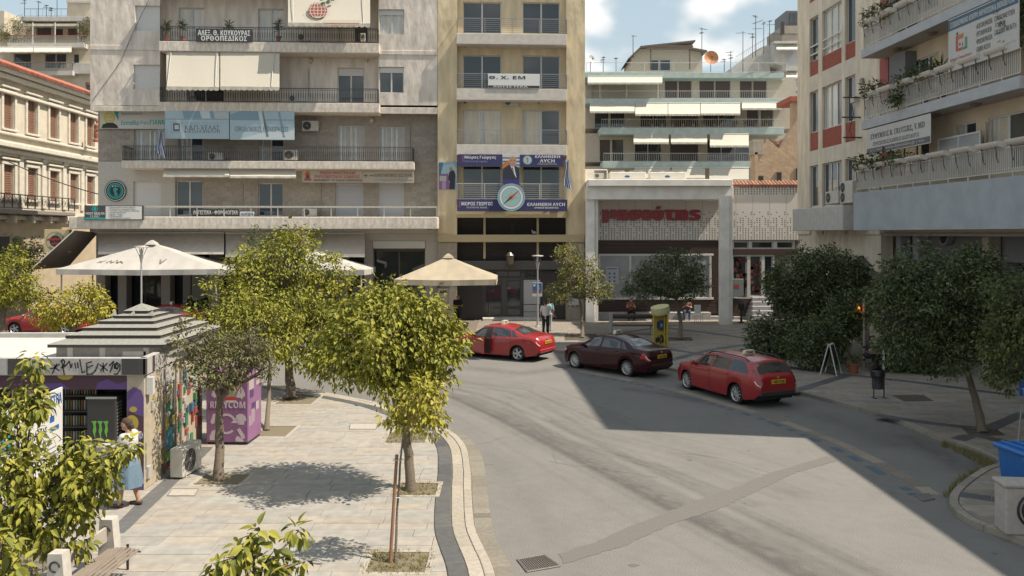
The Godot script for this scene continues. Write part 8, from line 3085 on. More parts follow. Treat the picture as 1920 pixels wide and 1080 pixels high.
# ================================================== kiosk =====================================================
func kiosk()->void:
	var h:=0.13
	var fr:=frame_at(Vector3(-7.57,h,-17.1),Vector3.RIGHT)
	var fs:=frame_at(Vector3(-7.57,h,-17.1),Vector3(-0.40,0,-4.3))
	var o:=thing("kiosk","street kiosk with a tiered pagoda roof, painted walls and a graffiti fascia","kiosk","",fr)
	var plan:=PackedVector2Array([Vector2(0,0),Vector2(-0.40,-4.3),Vector2(-8.5,-4.3),Vector2(-8.5,0)])
	var grey:=mat(lin(0.40,0.38,0.36),0.7,"stain",Vector3(1.2,1.2,1.2))
	var beige:=mat(lin(0.42,0.36,0.27),0.8,"stain",Vector3(1,1,1))
	var white:=mat(lin(0.54,0.50,0.455),0.9,"stain",Vector3(1.5,1.5,1.5))
	var dark:=mat(lin(0.045,0.042,0.042),0.6)
	var up := Transform3D(Basis(Vector3(1,0,0),Vector3(0,0,1),Vector3(0,-1,0)),Vector3.ZERO)   # plan (x, z) laid flat: height is -z of the prism
	var lay:=func(poly: PackedVector2Array,y0: float,y1: float,m: Material,called: String)->void:
		var mb:=MB.new()
		slab_of(mb,poly,y0,y1,0.01)
		put(mb,called,m,o)
	lay.call(plan,2.5,2.6,white,"flat_roof")
	for e in [[plan[0],plan[1]],[plan[1],plan[2]],[plan[3],plan[0]]]:   # fascia round the roof
		var a: Vector2=e[0]
		var b: Vector2=e[1]
		var d:=(b-a).normalized()
		var mb:=MB.new()
		mb.bev(Vector3((a.x+b.x)/2,2.545,(a.y+b.y)/2),Vector3((b-a).length()+0.14,0.36,0.14),0.012,Basis(Vector3(d.x,0,d.y),Vector3.UP,Vector3(d.x,0,d.y).cross(Vector3.UP)))
		put(mb,"fascia",grey,o)
	for q in [[-0.42,0.02,0.075],[-2.75,-2.38,0.075]]:
		var mb:=MB.new()
		mb.span(Vector3(q[0],2.38,0.0),Vector3(q[1],2.71,q[2]))
		put(mb,"dark_fascia_block",dark,o)
	var sb:=MB.new()
	sb.span(Vector3(0.0,2.38,0.0),Vector3(0.075,2.71,0.07))
	sb.span(Vector3(0.0,2.38,-0.45),Vector3(0.04,2.71,0.0))
	put(sb,"dark_fascia_block",dark,o)
	var gf := MB.new()   # spray-painted signature
	var gl:=func(pts: Array)->void:
		var l:=[]
		for p in pts:
			l.append(Vector2(-1.88+(p[0]-790)/1070.0*1.44,2.69-(p[1]-290)/180.0*0.31))
		stroke(gf,l,0.027,0.078)
	for pts in [[[790,400],[860,385],[925,345]],[[845,350],[870,390],[925,420]],[[890,340],[860,390],[825,455]],[[1005,470],[965,300]],[[950,310],[985,288],[1010,310],[1000,350],[965,385],[1015,365],[1080,310],[1105,385],[1125,340]],[[1165,330],[1180,390]],[[1205,325],[1215,385]],[[1240,290],[1275,445],[1315,430]],[[1345,350],[1350,465],[1420,460],[1480,420],[1520,335]],[[1335,335],[1420,315]],[[1350,390],[1440,355]],[[1545,350],[1600,380],[1660,420]],[[1560,420],[1600,380],[1655,335]],[[1595,330],[1600,430]],[[1685,360],[1755,310],[1705,440]],[[1800,395],[1775,370],[1800,345],[1830,365],[1810,400],[1770,390],[1765,345],[1805,325],[1850,350],[1850,410],[1810,460],[1760,460]]]:
		gl.call(pts)
	put(gf,"graffiti",m_black,o)
	# body: rear volume, dark opening, pillars
	var bd:=MB.new()
	var rear:=PackedVector2Array([Vector2(-0.06,-0.9),Vector2(-0.40,-4.3),Vector2(-8.5,-4.3),Vector2(-8.5,-0.9)])
	slab_of(bd,rear,0,2.5,0.005)
	put(bd,"rear_wall",beige,o)
	var back:=MB.new()
	back.quad(Vector3(-8.4,0,-0.89),Vector3(-0.4,0,-0.89),Vector3(-0.4,2.4,-0.89),Vector3(-8.4,2.4,-0.89))
	back.quad(Vector3(-8.4,0.02,0),Vector3(-0.3,0.02,0),Vector3(-0.3,0.02,-0.9),Vector3(-8.4,0.02,-0.9))
	put(back,"dark_interior",m_dark,o)
	var mural:=[mat(lin(0.075,0.035,0.05),0.7),mat(lin(0.11,0.06,0.20),0.7),mat(lin(0.40,0.30,0.05),0.7),mat(lin(0.12,0.27,0.33),0.7)]
	var pil:=MB.new()
	pil.bev(Vector3(-0.17,1.2,-0.42),Vector3(0.36,2.4,0.84),0.01)
	put(pil,"corner_pillar",beige,o)
	var pl2:=MB.new()
	pl2.bev(Vector3(-2.55,1.2,-0.3),Vector3(0.4,2.4,0.5),0.01)
	put(pl2,"pillar",beige,o)
	var pr:=func(poly: Array,k: int,z: float)->void:
		var pv:=PackedVector2Array()
		for p in poly:
			pv.append(Vector2(p[0],p[1]))
		var mb:=MB.new()
		mb.prism(pv,z-0.001,z,Transform3D(),false)
		put(mb,"mural",mural[k],o)
	pr.call([[-0.34,0.0],[0.0,0.0],[0.0,1.55],[-0.34,1.7]],0,0.004)
	pr.call([[-0.34,1.62],[0.0,1.5],[0.0,1.9],[-0.05,2.05],[-0.2,2.12],[-0.34,2.02]],1,0.006)
	pr.call([[-0.32,0.95],[-0.1,0.9],[-0.02,1.1],[-0.12,1.3],[-0.3,1.25]],1,0.007)
	var dsc:=MB.new()
	disc(dsc,Vector3(-0.24,1.38,0.009),0.14,0.16,20)
	disc(dsc,Vector3(-0.21,1.66,0.009),0.08,0.06,14)
	put(dsc,"mural",mural[2],o)
	pr.call([[-0.34,0.0],[0.0,0.0],[0.0,0.4],[-0.34,0.4]],1,0.008)
	var wsd:=MB.new()
	for pts in [[[-0.3,1.22],[-0.28,1.05],[-0.24,1.14],[-0.21,1.05],[-0.18,1.2]],[[-0.1,1.2],[-0.16,1.17],[-0.11,1.11],[-0.17,1.05]],[[-0.07,1.2],[-0.07,1.05],[-0.02,1.1],[-0.03,1.18],[-0.08,1.2]],[[-0.2,1.0],[-0.14,0.98],[-0.18,0.9],[-0.1,0.9]],[[-0.07,0.93],[-0.05,0.92]]]:
		var l:=[]
		for p in pts:
			l.append(Vector2(p[0],p[1]))
		stroke(wsd,l,0.022,0.012)
	put(wsd,"graffiti",mat(lin(0.6,0.58,0.58),0.7),o)
	pr.call([[-2.74,1.2],[-2.36,1.2],[-2.36,1.75],[-2.74,1.85]],3,-0.045)
	pr.call([[-2.74,1.85],[-2.6,2.1],[-2.42,2.05],[-2.36,1.8]],1,-0.044)
	var lint:=MB.new()
	lint.span(Vector3(-8.5,2.06,-0.14),Vector3(-0.35,2.37,-0.02))
	put(lint,"mural_lintel",mural[0],o)
	pr.call([[-1.0,2.07],[-0.36,2.07],[-0.36,2.22],[-0.55,2.18],[-0.75,2.28],[-0.95,2.2]],1,-0.016)
	pr.call([[-2.2,2.07],[-1.5,2.07],[-1.7,2.2],[-2.1,2.18]],1,-0.016)
	var sun:=MB.new()
	disc(sun,Vector3(-1.62,2.36,-0.015),0.17,0.1,18)
	put(sun,"mural",mural[2],o)
	var shelf:=MB.new()
	for k in 5:
		shelf.span(Vector3(-1.95,0.5+k*0.33,-0.86),Vector3(-1.25,0.53+k*0.33,-0.5))
	put(shelf,"shelf",m_iron,o)
	var bot:=MB.new()
	for k in 60:
		bot.col=[Color(0.2,0.2,0.18),Color(0.1,0.14,0.06),Color(0.22,0.1,0.03),Color(0.3,0.3,0.3)][k % 4]
		bot.tube([Vector3(-1.92+(k % 12)*0.058,0.53+(k/12)*0.33,-0.6),Vector3(-1.92+(k % 12)*0.058,0.74+(k/12)*0.33,-0.6)],0.024,6)
	stuff(put(bot,"bottles",mat(Color.WHITE,0.3,"",Vector3.ONE,0.0,true),o))
	var cnt:=MB.new()
	cnt.bev(Vector3(-0.75,0.95,0.08),Vector3(0.8,0.05,0.4),0.01)
	cnt.span(Vector3(-1.1,0,-0.1),Vector3(-0.4,0.92,0.2))
	put(cnt,"counter",mat(lin(0.45,0.43,0.43),0.5),o)
	# right-hand side: shutter boards, posters, door frame
	var side:=func(x0: float,y0: float,x1: float,y1: float,m: Material,called: String,z: float)->void:
		var mb:=MB.new()
		var t:=fr.affine_inverse()*fs
		var q:=[Vector3(x0,y0,z),Vector3(x1,y0,z),Vector3(x1,y1,z),Vector3(x0,y1,z)]
		mb.quad(t*q[0],t*q[1],t*q[2],t*q[3])
		for e in 4:
			var a: Vector3=q[e]
			var b: Vector3=q[(e+1) % 4]
			mb.quad(t*Vector3(a.x,a.y,0),t*Vector3(b.x,b.y,0),t*b,t*a)
		put(mb,called,m,o)
	side.call(0.0,0.0,4.3,2.36,beige,"side_wall",0.006)
	side.call(0.05,1.95,1.9,2.34,mat(lin(0.40,0.385,0.37),0.7,"stain",Vector3(0.5,0.5,0.5)),"scrawled_panel",0.05)
	side.call(0.06,1.95,0.2,2.3,m_white,"white_box",0.16)
	for q in [[0.45,0.5,1.12,2.0,lin(0.10,0.075,0.045),0.02],[0.55,1.0,1.02,1.75,lin(0.26,0.19,0.07),0.024],[0.45,0.5,1.12,1.0,lin(0.42,0.12,0.04),0.026],[0.45,0.15,1.12,0.48,lin(0.28,0.27,0.25),0.02],[1.22,0.1,1.9,2.05,lin(0.02,0.03,0.025),0.03],[1.3,1.2,1.82,1.55,lin(0.02,0.14,0.05),0.034],[1.28,0.45,1.85,0.9,lin(0.015,0.17,0.22),0.034],[1.28,0.2,1.85,0.4,lin(0.10,0.30,0.04),0.034],[1.22,0.05,1.9,0.12,lin(0.40,0.05,0.02),0.034],[0.06,1.0,0.4,1.4,lin(0.45,0.42,0.28),0.02],[0.06,0.4,0.4,0.95,lin(0.03,0.16,0.20),0.02],[0.08,1.45,0.38,1.9,lin(0.30,0.28,0.26),0.02]]:
		side.call(q[0],q[1],q[2],q[3],mat(q[4],0.7,"blotch",Vector3(0.4,0.4,0.4)),"poster",q[5])
	for k in 3:
		side.call(1.35,1.63+k*0.14,1.8,1.73+k*0.14,mat(lin(0.42,0.43,0.42),0.7),"poster_label",0.036)
	for x in [1.15,1.95,2.35]:
		side.call(x,0.0,x+0.07,2.3,mat(lin(0.20,0.17,0.14),0.6),"door_post",0.06)
	for k in 70:
		var x:=rng.randf_range(2.0,3.95) if k % 3 else rng.randf_range(0.03,1.9)
		var y:=rng.randf_range(0.2,1.9)
		side.call(x,y,x+rng.randf_range(0.05,0.26),y+rng.randf_range(0.06,0.34),mat([lin(0.45,0.43,0.40),lin(0.30,0.06,0.05),lin(0.06,0.20,0.08),lin(0.40,0.34,0.06),lin(0.42,0.40,0.40),lin(0.06,0.12,0.18)][k % 6],0.8,"blotch",Vector3(0.3,0.3,0.3)),"torn_poster",0.03+0.0007*k)
	# tiered roof
	var slate:=mat(lin(0.26,0.255,0.225),0.8,"streak",Vector3(1.1,1.1,1.1))
	var eave:=mat(lin(0.06,0.05,0.045),0.8)
	var c:=Vector3(-8.73+7.57,0,-19.62+17.1)
	var cb:=MB.new()
	cb.span(c+Vector3(-1.14,2.58,-1.6),c+Vector3(1.14,2.9,1.6))
	put(cb,"roof_curb",mat(lin(0.27,0.265,0.24),0.9,"stain",Vector3(0.6,0.6,0.6)),o)
	for q in [[-0.9,0.12,0.2],[-0.2,0.12,0.22],[0.3,0.5,0.1],[0.75,0.12,0.22]]:
		var ps:=MB.new()
		ps.span(c+Vector3(q[0],2.58,1.58),c+Vector3(q[0]+q[1],2.62+q[2],1.606))
		put(ps,"white_sealing_patch",white,o)
	var hw:=[1.25,1.04,0.83,0.63,0.43,0.27]
	var hd:=[1.75,1.42,1.1,0.80,0.48,0.29]
	var hy:=[2.84,3.0,3.13,3.245,3.335,3.43]
	for k in 6:
		var e:=MB.new()
		e.span(c+Vector3(-hw[k],hy[k]-0.02,-hd[k]),c+Vector3(hw[k],hy[k]+0.045,hd[k]))
		var en:=put(e,"roof_tier",eave,o)
		var s:=MB.new()
		var nw: float=hw[k+1]-0.04 if k<5 else 0.0
		var nd: float=hd[k+1]-0.04 if k<5 else 0.0
		var ny: float=hy[k+1]-0.015 if k<5 else hy[k]+0.2
		var lo:=[c+Vector3(-hw[k]-0.02,hy[k]+0.047,hd[k]+0.02),c+Vector3(hw[k]+0.02,hy[k]+0.047,hd[k]+0.02),c+Vector3(hw[k]+0.02,hy[k]+0.047,-hd[k]-0.02),c+Vector3(-hw[k]-0.02,hy[k]+0.047,-hd[k]-0.02)]
		var hi:=[c+Vector3(-nw,ny,nd),c+Vector3(nw,ny,nd),c+Vector3(nw,ny,-nd),c+Vector3(-nw,ny,-nd)]
		for i in 4:
			s.quad(lo[i],lo[(i+1) % 4],hi[(i+1) % 4],hi[i])
		put(s,"roof_slope",slate,en)
	for sx in [-1,0,1]:
		var fin:=MB.new()
		var p:=c+Vector3(sx*0.43,3.38,0.50)
		fin.tri(p+Vector3(-0.09,0,0),p+Vector3(0.09,0,0),p+Vector3(0,0.12,-0.1))
		put(fin,"roof_finial",slate,o)
	# ---- things at the kiosk
	var fd:=thing("drinks_fridge","black drinks fridge with three green claw marks in the kiosk opening","fridge","",Transform3D(Basis(),Vector3(-8.42,h,-17.35)))
	var fm:=MB.new()
	fm.bev(Vector3(0,0.98,0),Vector3(0.60,1.86,0.6),0.02)
	put(fm,"cabinet",mat(lin(0.035,0.033,0.032),0.4),fd)
	var ft:=MB.new()
	ft.span(Vector3(-0.31,1.88,0.28),Vector3(0.31,1.92,0.315))
	for k in 22:
		ft.span(Vector3(0.301,0.3+k*0.07,0.05),Vector3(0.306,0.335+k*0.07,0.26))
	put(ft,"trim",m_steel,fd)
	for k in 3:
		var cl:=MB.new()
		var x:=-0.14+0.12*k
		var s:=0.85 if k!=1 else 1.0
		cl.prism(PackedVector2Array([Vector2(x-0.06,1.42),Vector2(x+0.03,1.43),Vector2(x+0.045,1.4),Vector2(x+0.022,1.36),Vector2(x+0.04,1.24),Vector2(x+0.015,1.16),Vector2(x+0.02,1.44-0.42*s),Vector2(x-0.005,1.14),Vector2(x-0.03,1.22),Vector2(x-0.01,1.32),Vector2(x-0.03,1.385)]),0.3,0.306,Transform3D(),false)
		put(cl,"green_claw_mark",mat(lin(0.12,0.36,0.05),0.5),fd)
	var bn:=sign_frame("construction_board","slanting white funding board with blue lettering behind the leafy maple",frame_at(Vector3(-8.35,0.13,-13.2),Vector3(-0.21,0,-2.3)),Vector2(2.7,1.45),1.62,mat(lin(0.56,0.555,0.55),0.6))
	var blue:=mat(lin(0.02,0.10,0.32),0.6)
	var cyan:=mat(lin(0.015,0.24,0.38),0.6)
	ink(bn,"ΕΣΠΑ",[82,6,98,20],blue)
	poly_print(bn,[[73,16],[77,10],[81,14],[81,17],[77,14],[74,19]],mat(lin(0.40,0.03,0.04),0.6))
	poly_print(bn,[[73,21],[77,15],[81,19],[81,22],[77,19],[74,24]],blue)
	ink(bn,"ΠΕ",[10,12,32,50],cyan)
	ink(bn,"ΕΛΛΑΔΑΣ",[52,42,76,52],m_black,"Droid Sans",400)
	ink(bn,"ΔΥΤΙΚΗΣ",[34,54,52,63],m_black,"Droid Sans",400)
	patch(bn,[80,32,87,40],blue)
	patch(bn,[80,46,94,52],blue)
	for q in [[54,60,90,61.5],[54,66,84,67.5],[54,72,90,73.5],[8,78,90,79.5]]:
		patch(bn,q,mat(lin(0.15,0.15,0.16),0.6),"printed_line")
	for x in [-1.1,1.1]:
		var pm:=MB.new()
		pm.tube([Vector3(x,-1.6,-0.05),Vector3(x,0.7,-0.05)],0.03,6)
		put(pm,"post",m_steel,bn.o)
	var ac_t:=Transform3D(Basis(Vector3.UP,PI/2-0.1),gp(349,888,h))
	ac_unit("weathered air conditioner standing on the paving beside the kiosk wall",ac_t,Vector3(0.85,0.62,0.3))
	container()

func sign_frame(called: String,label: String,fr: Transform3D,size: Vector2,y: float,m: Material,thick:=0.03)->Dictionary:
	var o:=thing(called,label,"sign","",fr*Transform3D(Basis(),Vector3(size.x/2,y,0)))
	var mb:=MB.new()
	mb.bev(Vector3.ZERO,Vector3(size.x,size.y,thick),0.006)
	put(mb,"panel",m,o)
	return {"o": o,"px": [0,0,100,100],"w": size.x,"h": size.y,"z": thick/2}

func container()->void:
	var purple:=mat(lin(0.25,0.115,0.24),0.5,"stain",Vector3(1.2,1.2,1.2))
	var t:=Transform3D(Basis(Vector3.UP,-0.03),gp(427,834,0.13)+Vector3(0,0,-0.5))
	var o:=thing("clothes_container","purple clothes recycling container with white pictograms behind the brown-leaved tree","container","",t)
	var mb:=MB.new()
	mb.bev(Vector3(0,0.95,0),Vector3(1.06,1.78,1.0),0.02)
	put(mb,"body",purple,o)
	var ft:=MB.new()
	ft.span(Vector3(-0.5,0,-0.45),Vector3(0.5,0.07,0.46))
	put(ft,"feet",m_black,o)
	var s:={"o": o,"px": [0,0,100,100],"w": 1.06,"h": 1.78,"z": 0.5}
	var holder:=node_at("front_panel",o,Transform3D(Basis(),Vector3(0,0.95,0)))
	s.o=holder
	var wh:=mat(lin(0.50,0.42,0.48),0.6)
	ink(s,"RECYCOM",[10,43,93,52],wh)
	poly_print(s,[[72,62],[78,60],[86,60],[93,63],[96,69],[91,71],[90,75],[76,75],[76,70],[70,70]],wh,"shirt_pictogram")
	poly_print(s,[[73,82],[80,80],[92,91],[92,94],[86,95]],wh,"shoe_pictogram")
	poly_print(s,[[70,94],[74,91],[84,94],[89,97],[88,99],[70,98.5]],wh,"shoe_pictogram")
	poly_print(s,[[10,72],[17,60],[22,60],[20,73],[14,75]],wh,"trousers_pictogram")
	poly_print(s,[[8,92],[14,84],[24,82],[25,97],[9,97]],wh,"bag_pictogram")
	poly_print(s,[[76,28],[84,22],[90,28],[93,34],[86,38],[72,37],[72,34]],wh,"shoe_pictogram")
	poly_print(s,[[12,34],[18,26],[24,36],[20,38]],wh,"toy_pictogram")
	poly_print(s,[[76,10],[86,8],[90,14],[78,16]],wh,"hat_pictogram")
	var c:=spot(s,48,74)
	var ring:=MB.new()
	for k in 20:
		var a:=0.5+5.0*k/20.0
		var b:=0.5+5.0*(k+1)/20.0
		ring.quad(Vector3(c.x+cos(a)*0.2,c.y+sin(a)*0.2,0.503),Vector3(c.x+cos(a)*0.26,c.y+sin(a)*0.26,0.503),Vector3(c.x+cos(b)*0.26,c.y+sin(b)*0.26,0.503),Vector3(c.x+cos(b)*0.2,c.y+sin(b)*0.2,0.503))
	ring.tri(Vector3(c.x+0.12,c.y+0.02,0.503),Vector3(c.x+0.33,c.y+0.02,0.503),Vector3(c.x+0.24,c.y+0.16,0.503))
	put(ring,"arrow_ring",wh,holder)
	patch(s,[42,12,70,36],mat(lin(0.30,0.29,0.25),0.8,"blotch",Vector3(0.3,0.3,0.3)),"grey_notice")
	patch(s,[46,36.2,72,41],mat(lin(0.42,0.05,0.03),0.7),"red_notice")
	patch(s,[46,41.2,72,44],mat(lin(0.5,0.45,0.42),0.7),"white_notice",0.004)
	var sd:=MB.new()
	for k in 7:
		sd.col=[Color(0.4,0.36,0.34),Color(0.09,0.04,0.13),Color(0.33,0.24,0.3)][k % 3]
		var z:=rng.randf_range(-0.4,0.2)
		var y:=rng.randf_range(0.3,1.5)
		sd.span(Vector3(0.531,y,z),Vector3(0.534+0.001*k,y+rng.randf_range(0.2,0.4),z+rng.randf_range(0.15,0.35)))
	put(sd,"torn_stickers",mat(Color.WHITE,0.8,"blotch",Vector3(0.4,0.4,0.4),0.0,true),o)

# ================================================== street furniture ==========================================
func lamp_post(label: String,p: Vector3,high: float)->void:
	var o:=thing("street_lamp",label,"street lamp","street lamps on the square",Transform3D(Basis(),p))
	var m:=MB.new()
	m.tube([Vector3(0,0,0),Vector3(0,0.5,0),Vector3(0,high-0.75,0)],[0.075,0.05,0.04],10)
	m.lathe([Vector2(0,0),Vector2(0.14,0),Vector2(0.12,0.06),Vector2(0.08,0.1)],14)
	m.lathe([Vector2(0.04,high-0.85),Vector2(0.07,high-0.65),Vector2(0.12,high-0.45),Vector2(0.1,high-0.42),Vector2(0,high-0.42)],12)
	put(m,"pole",mat(lin(0.30,0.30,0.29),0.5),o)
	var f:=MB.new()
	for k in 4:
		var a:=TAU*k/4+PI/4
		f.tube([Vector3(cos(a)*0.11,high-0.45,sin(a)*0.11),Vector3(cos(a)*0.3,high-0.05,sin(a)*0.3)],0.014,5)
	put(f,"lantern_frame",mat(lin(0.16,0.15,0.14),0.5),o)
	var cap:=MB.new()
	cap.lathe([Vector2(0.3,high-0.06),Vector2(0.34,high-0.04),Vector2(0.32,high),Vector2(0,high+0.03)],18)
	cap.lathe([Vector2(0,high-0.06),Vector2(0.3,high-0.06)],18)
	put(cap,"cap",mat(lin(0.36,0.35,0.34),0.5),o)
	var b:=MB.new()
	b.lathe([Vector2(0,high-0.42),Vector2(0.05,high-0.42),Vector2(0.06,high-0.2),Vector2(0.03,high-0.1),Vector2(0,high-0.09)],10)
	put(b,"bulb",mat(lin(0.5,0.5,0.48),0.2),o)

func parasol(label: String,c: Vector3,hw: float,hd: float,eave: float,apex: float,m: Material,corners: bool,group:="")->void:
	var o:=thing("parasol",label,"parasol",group,Transform3D(Basis(),c))
	var f:=MB.new()
	var top:=Vector3(0,apex,0)
	var n:=6
	for side in 4:
		var b:=Basis(Vector3.UP,side*PI/2)
		var w:=hw if side % 2==0 else hd
		var d:=hd if side % 2==0 else hw
		for i in n:
			for k in 6:
				var pt:=func(u: float,v: float)->Vector3:
					var e: Vector3=b*Vector3(lerpf(-w,w,u),0,d)
					var p: Vector3=top.lerp(Vector3(e.x,eave,e.z),v)
					p.y-=0.10*sin(v*PI)*(1.0-0.8*absf(u*2-1))+0.05*v*(1-absf(u*2-1))
					return p
				f.quad(pt.call(float(i)/n,(k+1)/6.0),pt.call((i+1.0)/n,(k+1)/6.0),pt.call((i+1.0)/n,k/6.0),pt.call(float(i)/n,k/6.0))
	put(f,"canopy",m,o)
	var v:=MB.new()
	for side in 4:
		var b:=Basis(Vector3.UP,side*PI/2)
		var w:=hw if side % 2==0 else hd
		var d:=hd if side % 2==0 else hw
		for i in 14:
			var x0:=lerpf(-w,w,i/14.0)
			var x1:=lerpf(-w,w,(i+1)/14.0)
			var s0:=0.05*(1-absf(i/7.0-1))
			var s1:=0.05*(1-absf((i+1)/7.0-1))
			var z0:=d+0.025*sin(i*1.7)
			var z1:=d+0.025*sin((i+1)*1.7)
			v.quad(b*Vector3(x0,eave-0.30-s0,z0),b*Vector3(x1,eave-0.30-s1,z1),b*Vector3(x1,eave-s1,d),b*Vector3(x0,eave-s0,d))
	put(v,"valance",m,o)
	var cp:=MB.new()
	cp.lathe([Vector2(0.42,apex-0.10),Vector2(0.30,apex+0.02),Vector2(0.12,apex+0.13),Vector2(0,apex+0.17)],4,Transform3D(Basis(Vector3.UP,PI/4),Vector3.ZERO),false)
	put(cp,"cap",m,o)
	var pm:=mat(lin(0.42,0.39,0.34),0.5)
	var at_:=[Vector3.ZERO] if not corners else [Vector3(-hw+0.2,0,hd-0.2),Vector3(hw-0.2,0,hd-0.2),Vector3(-hw+0.2,0,-hd+0.2),Vector3(hw-0.2,0,-hd+0.2)]
	for q in at_:
		var p:=MB.new()
		p.tube([q,q+Vector3(0,eave-0.05 if corners else apex-0.05,0)],0.045,8)
		put(p,"pole",pm,o)
	if not corners:
		for k in 4:
			var r:=MB.new()
			r.tube([Vector3(0,apex-0.15,0),Vector3((hw if k % 2 else -hw)*0.98,eave-0.02,(hd if k/2 else -hd)*0.98)],0.02,5)
			put(r,"rib",pm,o)

func chair(label: String,t: Transform3D,m: Material,back_high:=0.86,group:="")->void:
	var o:=thing("chair",label,"chair",group,t)
	var s:=MB.new()
	s.bev(Vector3(0,0.45,0),Vector3(0.42,0.035,0.42),0.015)
	put(s,"seat",m,o)
	var b:=MB.new()
	b.bev(Vector3(0,(0.52+back_high)/2+0.03,-0.2),Vector3(0.4,back_high-0.5,0.025),0.012,Basis(Vector3.RIGHT,-0.12))
	put(b,"backrest",m,o)
	for x in [-0.18,0.18]:
		for z in [-0.18,0.18]:
			var l:=MB.new()
			l.tube([Vector3(x,0,z*1.1),Vector3(x,0.45,z)],0.014,6)
			put(l,"leg",m_steel if m==m_white else m,o)

func table(label: String,t: Transform3D)->void:
	var o:=thing("cafe_table",label,"table","cafe tables under the parasols",t)
	var s:=MB.new()
	s.bev(Vector3(0,0.73,0),Vector3(0.7,0.03,0.7),0.01)
	put(s,"table_top",mat(lin(0.12,0.08,0.055),0.5),o)
	var l:=MB.new()
	l.tube([Vector3(0,0,0),Vector3(0,0.72,0)],0.03,8)
	l.lathe([Vector2(0,0),Vector2(0.22,0),Vector2(0.2,0.03),Vector2(0.03,0.06)],12)
	put(l,"pedestal",m_iron,o)

